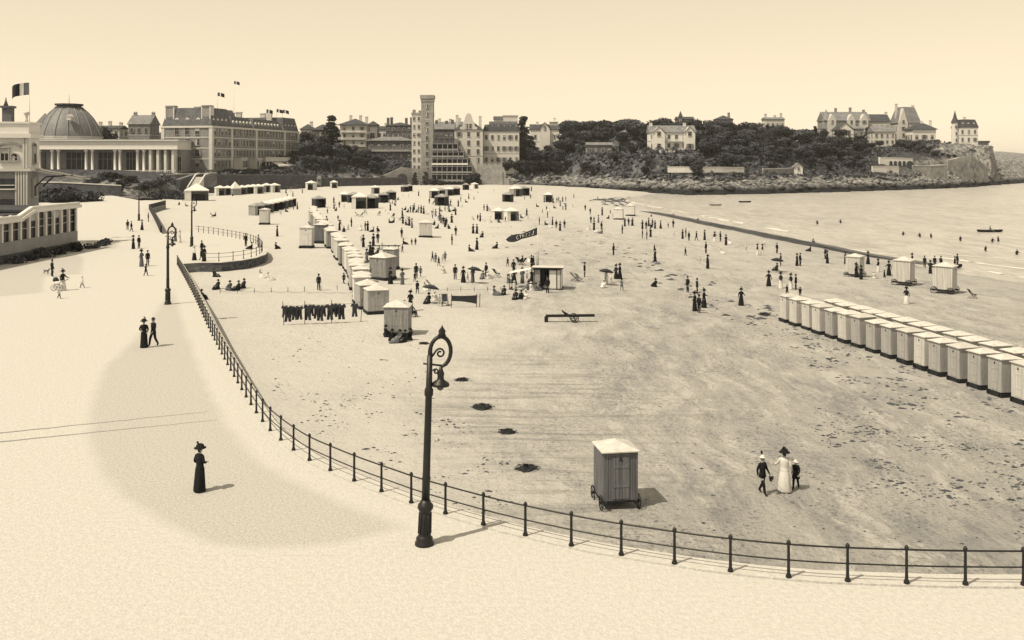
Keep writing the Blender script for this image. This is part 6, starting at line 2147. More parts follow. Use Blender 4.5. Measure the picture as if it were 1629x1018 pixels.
crowd('in the dense dark throng far back', [(614, 340, 'Sl'), (621, 335, 'Wd'), (640, 343, 'Wd'), (645, 334, 'Sd'), (649, 338, 'Sd'), (653, 338, 'Md'), (657, 338, 'Wd'), (659, 334, 'Wd'), (663, 338, 'Sd'), (666, 338, 'Md'), (670, 339, 'Wd'), (674, 340, 'Ld'), (678, 341, 'Sl'), (683, 324, 'Md'), (689, 339, 'Cl')])
crowd('scattered near the far bastion', [(666, 312, 'Wd'), (733, 321, 'Md'), (741, 322, 'Sd'), (754, 318, 'Cd'), (715, 337, 'Sd'), (722, 336, 'Sd'), (735, 330, 'Cl')])
crowd('left of the two side by side white tents', [(752, 350, 'Sl'), (760, 350, 'Cd'), (764, 352, 'Wd'), (770, 335, 'Md'), (775, 336, 'Wd'), (780, 354, 'Sl')])
crowd('around the two side by side white tents', [(793, 353, 'Sd'), (804, 353, 'Cd'), (824, 350, 'Wd'), (829, 347, 'Sd'), (834, 345, 'Sl'), (838, 343, 'Wd'), (840, 349, 'Cl')])
crowd('of the dark file right of the white tents', [(858, 358, 'Md'), (868, 358, 'Sd'), (874, 362, 'Sl'), (879, 358, 'Wd'), (885, 363, 'Md'), (891, 367, 'Wd'), (898, 363, 'Md'), (871, 347, 'Md'), (863, 339, 'Cm')])
crowd('of the far line before the rocks', [(866, 322, 'Wm'), (874, 323, 'Md'), (880, 323, 'Wd'), (886, 322, 'Md'), (889, 321, 'Md'), (895, 321, 'Wd'), (900, 320, 'Md'), (913, 315, 'Ad')])
crowd('of the loose knot left of the tiny white cabins', [(931, 335, 'Ad'), (939, 341, 'Md'), (958, 340, 'Wm'), (940, 355, 'Md'), (945, 366, 'Wd'), (937, 366, 'Sl'), (951, 318, 'Cd')])
crowd('beside the tiny white cabins', [(968, 348, 'Sd'), (971, 340, 'Cd'), (990, 372, 'Md'), (994, 360, 'Wd'), (1000, 359, 'Md'), (1006, 359, 'Ld'), (976, 345, 'Sm')])
crowd('of the bunched group near the wave', [(1022, 364, 'Wd'), (1028, 365, 'Md'), (1032, 360, 'Wd'), (1036, 362, 'Sd'), (1038, 360, 'Md'), (1042, 364, 'Wd'), (1051, 364, 'Ld'), (1022, 379, 'Md'), (1029, 381, 'Md'), (1035, 377, 'Wd'), (1063, 362, 'Cd'), (1071, 362, 'Md'), (1072, 377, 'Cl')])
crowd('of the promenading group at mid strand', [(1086, 380, 'Wd'), (1091, 377, 'Md'), (1096, 383, 'Md'), (1108, 383, 'Ad'), (1121, 382, 'Wd'), (1137, 385, 'Lu'), (1146, 384, 'Md')])
crowd('of the spaced walkers on the middle sand', [(976, 406, 'Md'), (1041, 400, 'Cd'), (1042, 417, 'Wd'), (1123, 403, 'Md'), (1126, 427, 'Wd')])
crowd('sitting alone on the middle sand', [(1042, 456, 'Sd')])
crowd('of the mixed party by the deck chairs', [(960, 457, 'Sl'), (964, 452, 'Ll'), (972, 450, 'Cl'), (980, 444, 'Ld'), (986, 444, 'Ld'), (989, 462, 'Cm')])
crowd('of the five dark strollers above the cabin rows', [(1094, 465, 'Md'), (1109, 468, 'Md'), (1105, 495, 'Wd'), (1112, 498, 'Md'), (1120, 489, 'Ld')])
crowd('bending alone left of the cabin rows', [(1179, 486, 'Ld')])
crowd('by the far end of the cabin rows', [(1223, 456, 'Ld'), (1242, 459, 'Wu'), (1258, 460, 'Wu'), (1266, 461, 'Md'), (1235, 430, 'Sd'), (1252, 470, 'Cd'), (1273, 472, 'Cd')])
crowd('on the strand before the wave', [(1205, 406, 'Wu'), (1213, 406, 'Wu'), (1216, 393, 'Cl'), (1236, 403, 'Md'), (1242, 423, 'Md'), (1268, 423, 'Wd'), (1273, 423, 'Md'), (1313, 412, 'Md'), (1316, 419, 'Wd')])
crowd('among the three machines at the water', [(1345, 420, 'Wd'), (1381, 420, 'Ld'), (1397, 433, 'Wu'), (1407, 447, 'Cu'), (1414, 438, 'Ld'), (1451, 423, 'Wd'), (1471, 426, 'Md'), (1480, 435, 'Wd'), (1523, 423, 'Md')])
crowd('in front of the middle machine', [(1442, 484, 'Lu')])
# crowd at the open hut under the pennant
crowd('of the crowd left of the open hut', [(810, 450, 'Sm'), (817, 436, 'Ad'), (818, 452, 'Ld'), (831, 451, 'Wm'), (838, 448, 'Cl'), (846, 453, 'Ld'), (839, 461, 'Sm'), (846, 462, 'Sl'), (854, 463, 'Sm'), (861, 461, 'Sd')])
crowd('sitting nearest before the open hut', [(820, 476, 'Sd'), (829, 476, 'Sd'), (836, 475, 'Sl')])
crowd('standing at the near corner of the open hut', [(871, 467, 'Md')])
crowd('inside the doorway of the open hut', [(886, 456, 'Md')])
crowd('standing alone right of the open hut', [(930, 441, 'Md')])
# bathers
crowd('in the sea', [(1300, 357, 'Bd'), (1337, 355, 'Bd'), (1437, 374, 'Bd'), (1463, 377, 'Bd'), (1481, 378, 'Bd'), (1528, 384, 'Bd'), (1568, 400, 'Bd'), (1579, 385, 'Bd'), (1588, 385, 'Bd'), (1618, 405, 'Bd')], 'sea')
crowd('behind the wave crest', [(1036, 346, 'Bd'), (1071, 345, 'Bd'), (1110, 352, 'Bd')], 'sea')
# denser knots far down the beach
rc = random.Random(42)
FAR = []
def knot(where, x0, x1, y0, y1, n, far=False):
    out = []
    for _ in range(n):
        out.append((rc.uniform(x0, x1), rc.uniform(y0, y1), rc.choice(('Sd', 'Sd', 'Sm', 'Sl', 'Md', 'Wd', 'Wd', 'Ld', 'Cd', 'Cl', 'Wm'))))
    if y1 <= 345 or far:
        FAR.extend(out)
    else:
        crowd(where, out)
knot('before the far slanting dark pair', 604, 640, 318, 328, 9)
knot('below the far central tents', 688, 736, 318, 330, 9)
knot('between the throng and the lone cabin', 684, 740, 340, 352, 5)
knot('on the sand under the terrace wall', 446, 486, 304, 314, 6)
knot('beyond the far tip of the middle row', 510, 560, 322, 340, 8)
knot('along the back of the middle row', 516, 548, 348, 372, 5)
knot('around the pennant mast', 800, 850, 405, 430, 6)
knot('between the bastion and the rocks', 765, 850, 302, 318, 8)
knot('below the far striped tent', 850, 920, 328, 342, 8)
knot('right of the bend in the middle row', 560, 610, 400, 425, 6)
knot('mid-beach left of the pennant', 745, 800, 365, 400, 6)
knot('behind the rope near the nursery party', 690, 780, 425, 445, 5)
knot('at the far right strand', 1085, 1180, 388, 420, 5)
knot('strolling along the wet edge', 1150, 1300, 386, 412, 5)
knot('strung out before the far tents', 640, 760, 306, 318, 9)
knot('around the black boxy tent', 690, 724, 328, 340, 6)
knot('beyond the lone mid-beach cabin', 655, 720, 352, 366, 7, True)
knot('near the open hut and its awning', 780, 850, 455, 470, 5)
knot('left of the tiny white cabins', 905, 965, 342, 372, 7, True)
knot('about the water machines', 1330, 1530, 432, 446, 4)
# the smallest figures of the far crowd, joined
fc = MB()
FM = [C_DARK, C_MID, C_LIGHT, M_SKIN, M_HAIR, C_STRAW]
for (x, y, kt) in FAR:
    kind, tone = KN[kt[0]], kt[1]
    X, Y, z = on_beach(x, y)
    up, lo, ht = TONE[tone]
    a = rc.uniform(0, 6.28)
    s_ = rc.uniform(.95, 1.05) * (.7 if kind == 'child' else 1)
    ca_, sa_ = math.cos(a) * s_, math.sin(a) * s_
    for (n_, me) in PB[kind]:
        co = np.empty(len(me.vertices) * 3, np.float32)
        me.vertices.foreach_get('co', co)
        co = co.reshape(-1, 3)
        o0 = len(fc.v)
        fc.v += list(zip((X + co[:, 0] * ca_ - co[:, 1] * sa_).tolist(), (Y + co[:, 0] * sa_ + co[:, 1] * ca_).tolist(), (z + co[:, 2] * s_).tolist()))
        sl = [up, lo, M_SKIN, M_HAIR] if n_ == 'body' else [ht if n_ == 'hat' else lo if n_ == 'skirt' else up]
        for p in me.polygons:
            fc.f.append([i + o0 for i in p.vertices]); fc.m.append(FM.index(sl[p.material_index])); fc.sm.append(True)
tag(fc.build('distant_crowd', FM), 'tiny figures of the far beach crowd among the tents', 'crowd', kind='stuff')
# three children near the front
X, Y, z = on_beach(1213, 786)
BOY = person('walker', X, Y, z, R(35), 'c', 'boy in dark sailor clothes with a pail and a spade over his shoulder', None, 0.93)
for o in BOY.children:
    if o.name.startswith('hat'): setmat(o, 0, C_LIGHT)
X2, Y2, z2 = on_beach(1248, 782)
person('lady', X2, Y2, z2, R(170), 'w', 'girl in a long white dress and dark hat on the near sand', None, 1.0)
X3, Y3, z3 = on_beach(1266, 778)
person('child', X3, Y3, z3, R(-30), 'c', 'small child in a dark coat and white bonnet beside the girl in white', None, 0.72)

# ------------------------------------------------------------------ things on the sand and promenade
m = MB(); m.lathe([(0.075, 0), (0.10, 0.17), (0.105, 0.18)], 12); PA = m.mesh('bucket', M_DARK)
# pail and spade of the boy
r = empty('toy_pail', (X + 0.34, Y - 0.12, z + 0.60), 0, 'dark toy pail held by the boy in sailor clothes', 'pail')
put('bucket', PA, r); m = MB(); m.tube([(-.1, 0, .17), (-.05, 0, .30), (.05, 0, .30), (.1, 0, .17)], .008, 5); m.build('handle', M_IRON, r)
r = empty('toy_spade', (X - 0.10, Y + 0.05, z + 1.2), 0, 'toy spade resting on the shoulder of the boy', 'spade')
m = MB(); m.tube([(0.05, -0.25, -0.1), (0.12, 0.15, 0.45)], 0.016, 6); m.build('shaft', M_DARK, r)
m = MB(); m.box((0.135, 0.22, 0.50), (0.08, 0.03, 0.13)); m.build('blade', M_IRON, r)
r = empty('trailing_stick', (X + 0.25, Y - 0.5, z), 0, 'long thin stick trailing on the sand behind the boy', 'stick')
m = MB(); m.tube([(0.0, 0.45, 0.75), (0.9, -1.0, 0.03)], 0.016, 6); m.build('rod', M_GREYW, r)
# perambulator and dog
X, Y = prom(93, 462)
r = empty('perambulator', (X, Y, 0.008), R(90), 'dark and white hooded perambulator pushed across the promenade', 'perambulator')
m = MB(); m.rings([(0, 0, .5, .16, .30), (0, 0, .6, .25, .45), (0, 0, .85, .28, .5), (0, 0, .86, .25, .46)], 14); m.build('body', M_WHITE, r)
m = MB(); m.rings([(0, .22, .86, .27, .28), (0, .25, 1.05, .25, .24), (0, .27, 1.2, .16, .14)], 12); m.build('hood', M_DCANV, r)
for sx in (-1, 1):
    for sy in (-1, 1):
        m = MB(); m.tube([(sx * .3, sy * .3 + .26 * math.cos(2 * PI * k / 14), .28 + .26 * math.sin(2 * PI * k / 14)) for k in range(14)], .02, 5, 0, True)
        for k in range(4):
            g = PI * k / 4
            m.tube([(sx * .3, sy * .3 - .25 * math.cos(g), .28 - .25 * math.sin(g)), (sx * .3, sy * .3 + .25 * math.cos(g), .28 + .25 * math.sin(g))], .007, 4)
        m.build('wheel', M_IRON, r)
m = MB(); m.tube([(-.22, -.4, .8), (-.22, -.85, 1.02), (.22, -.85, 1.02), (.22, -.4, .8)], .018, 6); m.build('handle', M_IRON, r)
X, Y = prom(74, 436)
V, Fc = skin_mesh({'rump': ((0, .26, .36), .085), 'loin': ((0, .1, .37), .075), 'chest': ((0, -.16, .36), .105), 'neck': ((0, -.30, .46), .06), 'head': ((0, -.38, .54), .062), 'muzzle': ((0, -.5, .51), .03),
                   'tail1': ((0, .36, .44), .02), 'tail2': ((0, .46, .55), .012), 'kf1': ((-.07, -.17, .2), .03), 'pf1': ((-.07, -.19, .03), .025), 'kf2': ((.07, -.17, .2), .03), 'pf2': ((.07, -.15, .03), .025),
                   'st1': ((-.07, .22, .24), .045), 'hk1': ((-.07, .33, .16), .025), 'ph1': ((-.07, .30, .03), .022), 'st2': ((.07, .22, .24), .045), 'hk2': ((.07, .33, .16), .025), 'ph2': ((.07, .30, .03), .022),
                   'ear1': ((-.04, -.36, .62), .016), 'ear2': ((.04, -.36, .62), .016)},
                  [('rump', 'loin'), ('loin', 'chest'), ('chest', 'neck'), ('neck', 'head'), ('head', 'muzzle'), ('rump', 'tail1'), ('tail1', 'tail2'), ('chest', 'kf1'), ('kf1', 'pf1'), ('chest', 'kf2'), ('kf2', 'pf2'),
                   ('rump', 'st1'), ('st1', 'hk1'), ('hk1', 'ph1'), ('rump', 'st2'), ('st2', 'hk2'), ('hk2', 'ph2'), ('head', 'ear1'), ('head', 'ear2')], ['loin'])
m = MB(); m.add(V, Fc, 0, True)
tag(m.build('dog', C_MID, None, (X, Y, 0.008), R(70)), 'small grey dog at the feet of the man near the glazed gallery', 'dog')

# open hut under the pennant
X, Y, z = on_beach(872, 459)
r = empty('open_hut', (X, Y, z), R(-8), 'open-fronted hut with a dark roof edge and curtained side under the pennant', 'hut')
for (c_, d_, nm, mm) in (((0, .9, 1.15), (3.0, .06, 2.3), 'back_wall', M_GREYW), ((1.5, 0, 1.15), (.06, 1.8, 2.3), 'side_wall', M_PALEW), ((-1.5, 0, 1.15), (.06, 1.8, 2.3), 'side_wall', M_GREYW),
                         ((-.1, -.0, 1.1), (.06, 1.75, 2.2), 'partition', M_DARK), ((0, 0, 2.36), (3.5, 2.3, .1), 'roof', M_CROOF), ((0, -1.17, 2.36), (3.52, .04, .14), 'roof_edge', M_DARK),
                         ((.6, -.88, 1.1), (.75, .05, 2.0), 'curtain', M_CANV), ((1.25, -.86, 1.1), (.3, .05, 2.1), 'curtain', M_PALEW), ((-1.1, -.87, 1.1), (.6, .05, 2.1), 'curtain', M_GCANV), ((-.55, .1, 1.1), (.5, 1.2, 2.1), 'shade_cloth', M_DCANV),
                         ((0, 0, .06), (3.2, 2.0, .14), 'floor', M_DARK)):
    m = MB(); m.box(c_, d_); m.build(nm, mm, r)
m = MB()
m.add([(-1.55, -1.2, 2.3), (-1.55, 1.0, 2.3), (-4.2, 1.0, 1.75), (-4.2, -1.2, 1.75), (-1.55, -1.2, 2.26), (-1.55, 1.0, 2.26), (-4.2, 1.0, 1.71), (-4.2, -1.2, 1.71)], [(0, 1, 2, 3), (7, 6, 5, 4), (0, 3, 7, 4), (1, 5, 6, 2), (3, 2, 6, 7)])
m.build('awning', M_CANV, r)
m = MB()
for (a, b) in ((-4.15, -1.15), (-4.15, .95)):
    m.tube([(a, b, 0), (a, b, 1.75)], .04, 5)
m.build('awning_pole', M_DARK, r)
# pennant on a mast, pale letters on dark cloth
X, Y, z = on_beach(855, 437)
r = empty('pennant_mast', (X, Y, z), 0, 'thin mast flying a long dark pennant with pale lettering', 'flag')
hp = pz(361, Y) - z
m = MB(); m.lathe([(.05, 0), (.03, hp)], 6); m.build('mast', M_WHITE, r)
m = MB(); m.lathe([(.16, 0), (.16, 2.6)], 8, (0, 0.1, .3)); m.build('striped_post', M_STRIPE, r)
fl = 4.0
def pen(u, v):
    """u along the cloth from the mast, v across it"""
    hh = .95 - .62 * u + .42 * max(0, math.sin((u - .5) * PI / .5))
    return (-u * fl * 0.98, .22 * math.sin(u * 8) * u, hp - .5 - 1.55 * u + .45 * u * u + (v - .5) * hh)
m = MB()
n = 24
vs = []
for k in range(n + 1):
    u = k / n
    a, b = pen(u, 0), pen(u, 1)
    if u > .93:
        c_ = [(a[i] + b[i]) / 2 for i in range(3)]; t = (1 - u) / .07
        a = [c_[i] + (a[i] - c_[i]) * t for i in range(3)]; b = [c_[i] + (b[i] - c_[i]) * t for i in range(3)]
    vs += [(a[0], a[1] - .01, a[2]), (b[0], b[1] - .01, b[2]), (a[0], a[1] + .01, a[2]), (b[0], b[1] + .01, b[2])]
fs = []
for k in range(n):
    o = 4 * k
    fs += [(o, o + 4, o + 5, o + 1), (o + 2, o + 3, o + 7, o + 6), (o, o + 2, o + 6, o + 4), (o + 1, o + 5, o + 7, o + 3)]
m.add(vs, fs); m.build('pennant', M_DCANV, r)
GL = {'C': [[(.9, .8), (.5, 1), (.1, .7), (.1, .3), (.5, 0), (.9, .2)]], 'T': [[(0, 1), (1, 1)], [(.5, 1), (.5, 0)]], 'R': [[(.1, 0), (.1, 1), (.8, .9), (.8, .6), (.1, .5), (.9, 0)]], 'Z': [[(0, 1), (1, 1), (0, 0), (1, 0)]], 'J': [[(.9, 1), (.9, .1), (.4, 0), (.1, .25)]]}
for i, ch in enumerate('CTRZZJ'):
    m = MB()
    u1 = .66 - i * .095
    for st in GL[ch]:
        P3 = []
        for (a, b) in st:
            p = pen(u1 - a * .065, .24 + b * .52)
            P3.append((p[0], p[1] - .03, p[2]))
        m.tube(P3, .036, 4)
    m.build('letter', M_CANV, r)
# washing line of dark bathing suits
A = on_beach(449, 518); B = on_beach(574, 512)
r = empty('washing_line', (A[0], A[1], A[2]), 0, 'washing line hung with dark bathing costumes between slim poles', 'washing line')
D = Vector((B[0] - A[0], B[1] - A[1], B[2] - A[2]))
for t, lean in ((0.02, -.1), (.28, .0), (.62, 0), (1.0, .12)):
    m = MB(); m.tube([tuple(D * t), tuple(D * t + Vector((lean, 0, 2.0)))], .03, 5); m.build('pole', M_DARK, r)
m = MB(); m.tube([tuple(D * (k / 20) + Vector((0, 0, 1.72 - .12 * math.sin(PI * ((k / 20 * 3) % 1))))) for k in range(21)], .012, 4); m.build('line', M_DARK, r)
def suit(s):
    m = MB()
    pts = [(-.26, 0), (-.12, -.02), (0, -.08), (.12, -.02), (.26, 0), (.34, -.22), (.24, -.26), (.21, -.2), (.20, -.6), (.26, -1.0), (.05, -1.0), (0, -.68), (-.05, -1.0), (-.26, -1.0), (-.20, -.6), (-.21, -.2), (-.24, -.26), (-.34, -.22)]
    m.ext([(p[0] * s, p[1] * s * 1.15) for p in pts], -.02, .02)
    return m.mesh('bathing_suit', M_DCANV)
SU = [suit(.85), suit(1.0), suit(1.15)]
hung = [(.03, 0), (.07, 2), (.12, 0), (.155, 1), (.215, 1), (.32, 2), (.365, 0), (.43, 1), (.475, 2), (.52, 0), (.60, 2), (.65, 0), (.70, 1), (.75, 2), (.92, 1)]
for i, (t, k) in enumerate(hung):
    p = D * t
    o = put('bathing_suit', SU[k], None, (A[0] + p.x, A[1] + p.y - .03, A[2] + p.z + 1.70 - .12 * math.sin(PI * ((t * 3) % 1))), rnd.uniform(-.25, .25))
    tag(o, 'dark bathing suit, %s from left on the washing line' % ordn(i + 1), 'bathing suit', 'bathing suits on the washing line')
# springboard beam on a two-wheeled truck
A = on_beach(907, 512)
r = empty('beam_cart', (A[0], A[1], A[2]), R(4), 'long dark beam lying across a low two-wheeled cart', 'cart')
m = MB(); m.box((0, 0, .55), (4.3, .34, .20)); m.build('beam', M_DARK, r)
m = MB(); m.box((-2.1, 0, .25), (.3, .3, .5)); m.build('end_block', M_DARK, r)
for s_ in (-1, 1):
    m = MB(); m.tube([(.35 + .33 * math.cos(2 * PI * k / 16), s_ * .4, .35 + .33 * math.sin(2 * PI * k / 16)) for k in range(16)], .04, 5, 0, True)
    for k in range(6):
        g = 2 * PI * k / 6
        m.tube([(.35, s_ * .4, .35), (.35 + .3 * math.cos(g), s_ * .4, .35 + .3 * math.sin(g))], .02, 4)
    m.build('wheel', M_DARK, r)
m = MB(); m.tube([(.35, -.42, .35), (.35, .42, .35)], .05, 6); m.build('axle', M_DARK, r)
m = MB(); m.tube([(-.35, -.1, .6), (-.75, -.2, 1.05)], .07, 6); m.tube([(-.1, .1, .6), (-.7, .2, .95)], .06, 6); m.build('strut', M_DARK, r)
# dark tarpaulin on posts, dark drum beside
A = on_beach(738, 489)
r = empty('drying_tarpaulin', (A[0], A[1], A[2]), R(5), 'dark tarpaulin slung low between two posts on the sand', 'tarpaulin')
m = MB()
vs = []
for k in range(9):
    u = -1.2 + 2.4 * k / 8
    zt = 1.15 - .05 * math.sin(PI * k / 8); zb = .62 - .3 * (k / 8) ** 2
    for e in (-.02, .02):
        vs += [(u, e, zt), (u, e, zb)]
fs = []
for k in range(8):
    o = 4 * k
    fs += [(o, o + 1, o + 5, o + 4), (o + 2, o + 6, o + 7, o + 3), (o, o + 4, o + 6, o + 2), (o + 1, o + 3, o + 7, o + 5)]
fs += [(0, 2, 3, 1), (32, 33, 35, 34)]
m.add(vs, fs); m.build('cloth', M_DCANV, r)
for u in (-1.2, 1.2, 1.5):
    m = MB(); m.tube([(u, 0, 0), (u + .03, 0, 1.3)], .035, 5); m.build('post', M_DARK, r)
# long plank seat
A = on_beach(585, 396); B = on_beach(637, 399)
r = empty('plank_seat', (A[0], A[1], A[2]), math.atan2(B[1] - A[1], B[0] - A[0]), 'long dark plank seat on short trestles among bathers', 'bench')
L = math.hypot(B[0] - A[0], B[1] - A[1])
m = MB(); m.box((L / 2, 0, .48), (L, .45, .12)); m.build('plank', M_DARK, r)
for k in range(4):
    m = MB(); m.box((.3 + (L - .6) * k / 3, 0, .21), (.12, .4, .42)); m.build('trestle', M_DARK, r)
# heaps of wrack near the front
rr = random.Random(5)
for (x, y, w_, lab) in ((838, 746, 1.15, 'largest oval heap of dark seaweed, nearest the bathing machine'), (807, 688, 1.1, 'ragged heap of dark seaweed above the largest one'), (768, 648, 1.3, 'flat dark heap of seaweed right of the near lamp post'),
                        (735, 605, 1.0, 'dark heap of seaweed beside the near lamp arm'), (674, 547, .9, 'small dark heap of seaweed near the pointed-roof cabin'), (1216, 500, 1.2, 'dark heap of seaweed left of the front cabin row')):
    w_ *= 0.82
    X, Y, z = on_beach(x, y)
    m = MB()
    n1, n2 = 14, 6
    vs, fs = [], []
    for j in range(n2 + 1):
        a = PI / 2 * j / n2
        for k in range(n1):
            g = 2 * PI * k / n1
            q = 1 + .28 * mnoise.noise((math.cos(g) * 1.7 + x, math.sin(g) * 1.7, j * .5))
            q2 = q * (1 + .35 * mnoise.noise((g * .9 + x * 1.3, y, 0)))
            vs.append((w_ * .56 * q2 * math.cos(a) * math.cos(g), w_ * .5 * q2 * math.cos(a) * math.sin(g), (.19 + .1 * mnoise.noise((math.cos(g) * 2, math.sin(g) * 2 + x, j))) * math.sin(a) * w_ - .04))
    for j in range(n2):
        for k in range(n1):
            fs.append((j * n1 + k, j * n1 + (k + 1) % n1, (j + 1) * n1 + (k + 1) % n1, (j + 1) * n1 + k))
    fs.append(tuple(range(n2 * n1, n2 * n1 + n1)))
    m.add(vs, fs, 0, False)
    for _ in range(70):
        g, q = rr.random() * 6.28, rr.random() ** .6
        c_ = Vector((w_ * .62 * q * math.cos(g), w_ * .55 * q * math.sin(g), .17 * w_ * math.sqrt(max(0, 1 - q * q))))
        t = Vector((rr.gauss(0, 1), rr.gauss(0, 1), rr.gauss(0, .12))).normalized() * rr.uniform(.06, .16)
        b = Vector((rr.gauss(0, 1), rr.gauss(0, 1), rr.gauss(0, 1))).normalized() * .025
        m.add([c_ - t - b, c_ - t + b, c_ + t + b * .4, c_ + t - b * .4], [(0, 1, 2, 3)])
    tag(m.build('seaweed_heap', mat('wet_seaweed', 0.028, 0.5, 6, 0.7, 0.6), None, (X, Y, z), rr.random() * .6 - .3), lab, 'seaweed heap')
# deck chairs
def deck_chair(x, y, rz, label, cloth):
    X, Y, z = on_beach(x, y)
    r = empty('deck_chair', (X, Y, z), rz, label, 'deck chair')
    for s_ in (-1, 1):
        m = MB(); m.tube([(s_ * .28, -.45, 0), (s_ * .28, .5, 1.05)], .025, 5); m.build('frame_rail', M_DARK, r)
        m = MB(); m.tube([(s_ * .25, .5, 0), (s_ * .25, -.4, .48)], .025, 5); m.build('frame_rail', M_DARK, r)
    m = MB()
    vs = []
    for k in range(9):
        t = k / 8
        for e in (0, .02):
            for s_ in (-1, 1):
                vs.append((s_ * .24, -.4 + .9 * t, .46 - .5 * math.sin(PI * t) * .55 + .58 * t + e))
    fs = []
    for k in range(8):
        o = 4 * k
        fs += [(o, o + 1, o + 5, o + 4), (o + 2, o + 6, o + 7, o + 3), (o, o + 4, o + 6, o + 2), (o + 1, o + 3, o + 7, o + 5)]
    m.add(vs, fs); m.build('canvas', cloth, r)
for (x, y, rz, lab, cl) in ((685, 460, 2.0, 'tall striped deck chair of the nursery party', M_STRIPE), (708, 486, 0.2, 'dark deck chair right of the nursery party', M_DCANV), (826, 421, 2.4, 'left of two dark deck chairs behind the open hut', M_DCANV),
                            (832, 422, -2.2, 'right of two dark deck chairs behind the open hut', M_DCANV), (914, 447, 1.8, 'left of two deck chairs right of the open hut', M_DCANV), (921, 449, 2.2, 'striped right one of two deck chairs right of the open hut', M_STRIPE),
                            (790, 441, 2.2, 'dark deck chair alone left of the open hut', M_DCANV), (568, 344, 2.0, 'left of two deck chairs before the wide white tent', M_DCANV), (575, 345, -2, 'right of two deck chairs before the wide white tent', M_DCANV),
                            (1547, 475, 1.6, 'dark deck chair at the right behind the cabin rows', M_DCANV), (338, 346, 2.2, 'dark deck chair on the bare sand near the marquee', M_DCANV)):
    deck_chair(x, y, rz, lab, cl)
rdc = random.Random(8)
spots_ = sorted([(rdc.uniform(560, 900), rdc.uniform(322, 352)) for _ in range(14)])
for i, (x, y) in enumerate(spots_):
    deck_chair(x, y, rdc.uniform(0, 6.28), 'small dark deck chair, %s from left across the far crowd' % ordn(i + 1), rdc.choice((M_DCANV, M_DCANV, M_STRIPE)))
# chairs for the seated pair beside the pointed-roof cabin
for o in [o for o in COL.objects if o.get('label', '').startswith('person in') and 'chair' in o.get('label', '')]:
    side = o['label'].split(', ')[1].split(' ')[0]
    r = empty('beach_chair', o.location, o.rotation_euler[2], 'dark wooden chair under the %s figure beside the pointed-roof cabin' % side, 'chair')
    m = MB(); m.box((0, .1, .40), (.46, .46, .05)); m.build('seat', M_DARK, r)
    m = MB(); m.box((0, .36, .75), (.46, .05, .6)); m.build('backrest', M_DARK, r)
    for a in (-.2, .2):
        for b in (-.08, .3):
            m = MB(); m.box((a, b, .19), (.05, .05, .38)); m.build('leg', M_DARK, r)
# boats
def boat(X, Y, z, rz, L, label, mm, oar=False):
    r = empty('rowing_boat', (X, Y, z), rz, label, 'boat')
    m = MB()
    st = [(-.5, .30, .02), (-.42, .62, -.12), (-.2, .9, -.2), (0, 1, -.22), (.25, .85, -.2), (.42, .45, -.1), (.5, .03, .1)]
    vs, fs = [], []
    for (t, b, k) in st:
        w_ = b * L * .16
        sh = .34 + .12 * (t * 2) ** 2
        vs += [(t * L, -w_, sh), (t * L, -w_ * .6, k * .6), (t * L, 0, k), (t * L, w_ * .6, k * .6), (t * L, w_, sh), (t * L, w_ * .88, sh), (t * L, 0, k + .1), (t * L, -w_ * .88, sh)]
    n = 8
    for i in range(len(st) - 1):
        for k in range(n):
            fs.append((i * n + k, i * n + (k + 1) % n, (i + 1) * n + (k + 1) % n, (i + 1) * n + k))
    fs += [tuple(range(n)), tuple(reversed(range((len(st) - 1) * n, len(st) * n)))]
    m.add(vs, fs); m.build('hull', mm, r)
    for t in (-.25, .08):
        m = MB(); m.box((t * L, 0, .24), (.22, L * .25, .05)); m.build('thwart', M_GREYW, r)
    if oar:
        m = MB(); m.tube([(0, -.5, .4), (-.2, -2.0, .15)], .03, 5); m.build('oar', M_GREYW, r)
    return r
X, Y, z = on_sea(1575, 369)
boat(X, Y, z + .1, R(3), 5.6, 'dark rowing boat with a rower far out at right', M_DARK, True)
person('chair_sitter', X + .2, Y, z - .05, R(90), 'd', 'rower in dark clothes in the right-hand rowing boat')
X, Y, z = on_sea(1185, 322); boat(X, Y, z + .15, R(5), 4.6, 'dark rowing boat off the headland rocks', M_DARK)
X, Y, z = on_sea(1138, 327); boat(X, Y, z + .15, R(-10), 4.2, 'pale small boat left of the dark one off the rocks', M_GREYW)
X, Y, z = on_beach(1507, 428); boat(X, Y, z + .25, R(8), 4.6, 'dark boat drawn up at the water edge behind the right machine', M_DARK)
for i, dx in enumerate((-1.4, -.5, 1.5)):
    person('man', X + dx, Y + .9, beach_z(X + dx, Y + .9), i * 2.0, 'd', 'man in a dark suit, %s from left behind the drawn-up boat' % ordn(i + 1), 'men behind the drawn-up boat')
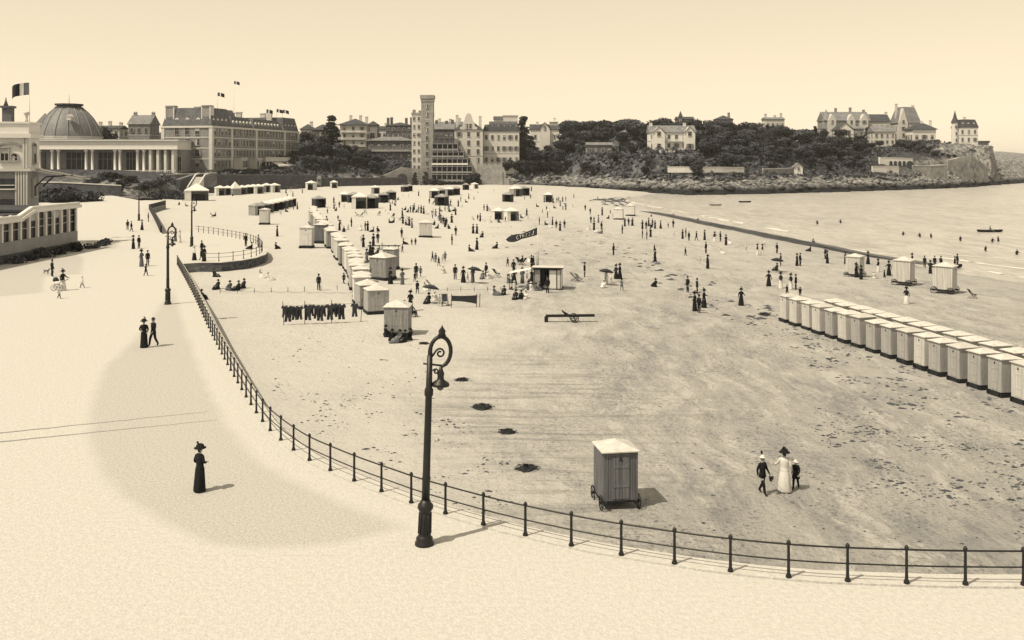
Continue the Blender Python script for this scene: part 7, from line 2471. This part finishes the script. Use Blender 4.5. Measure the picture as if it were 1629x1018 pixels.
# parasols
def parasol(x, y, label, mm):
    X, Y, z = on_beach(x, y)
    r = empty('parasol', (X, Y, z), 0, label, 'parasol')
    r.rotation_euler = (R(-12), R(8), 0)
    m = MB(); m.tube([(0, 0, -.1), (0, 0, 1.9)], .022, 5); m.build('pole', M_DARK, r)
    m = MB(); m.lathe([(.85, 1.55), (.8, 1.62), (.45, 1.82), (.03, 1.92)], 12); m.build('canopy', mm, r)
for (x, y, lab, mm) in ((752, 451, 'dark parasol over the trio on open sand', M_DCANV), (1235, 433, 'dark parasol above a seated figure on the strand', M_DCANV), (681, 484, 'dark parasol sheltering the nursery party', M_DCANV), (962, 454, 'dark parasol of the mixed party by the deck chairs', M_DCANV)):
    parasol(x, y, lab, mm)
# rope along the upper beach
for (a, b, lab) in (((350, 466), (562, 468), 'thin low rope stretched across the pale upper sand'), ((690, 463), (860, 462), 'thin low rope running left from the open hut')):
    A = on_beach(*a); B = on_beach(*b)
    r = empty('barrier_rope', (A[0], A[1], A[2]), 0, lab, 'rope')
    m = MB(); m.tube([(B[0] * t - A[0] * t, (B[1] - A[1]) * t, beach_z(A[0] + (B[0] - A[0]) * t, A[1] + (B[1] - A[1]) * t) - A[2] + .22 - .12 * math.sin(PI * ((t * 8) % 1))) for t in [k / 48 for k in range(49)]], .02, 4); m.build('rope', M_GREYW, r)
    for k in range(9):
        t = k / 8
        m = MB(); m.tube([((B[0] - A[0]) * t, (B[1] - A[1]) * t, -.15), ((B[0] - A[0]) * t, (B[1] - A[1]) * t, .35)], .03, 5)
        m.build('peg', M_DARK, r)

# ------------------------------------------------------------------ thin sea air between the camera and the far shore
m = MB()
m.box((7800, 7850, 27.0), (16600, 16500, 74.0))
hz_ = m.mesh('haze', bpy.data.materials.new('sea_air'))
hm = bpy.data.materials['sea_air']
hm.use_nodes = True
n_, l_ = nodes(hm)
n_.remove(n_['Principled BSDF'])
pv = n_.new('ShaderNodeVolumePrincipled')
pv.inputs['Color'].default_value = (0.97, 0.97, 0.97, 1)
pv.inputs['Density'].default_value = 0.00007
l_.new(pv.outputs[0], n_['Material Output'].inputs['Volume'])
tag(put('haze', hz_), kind='stuff')
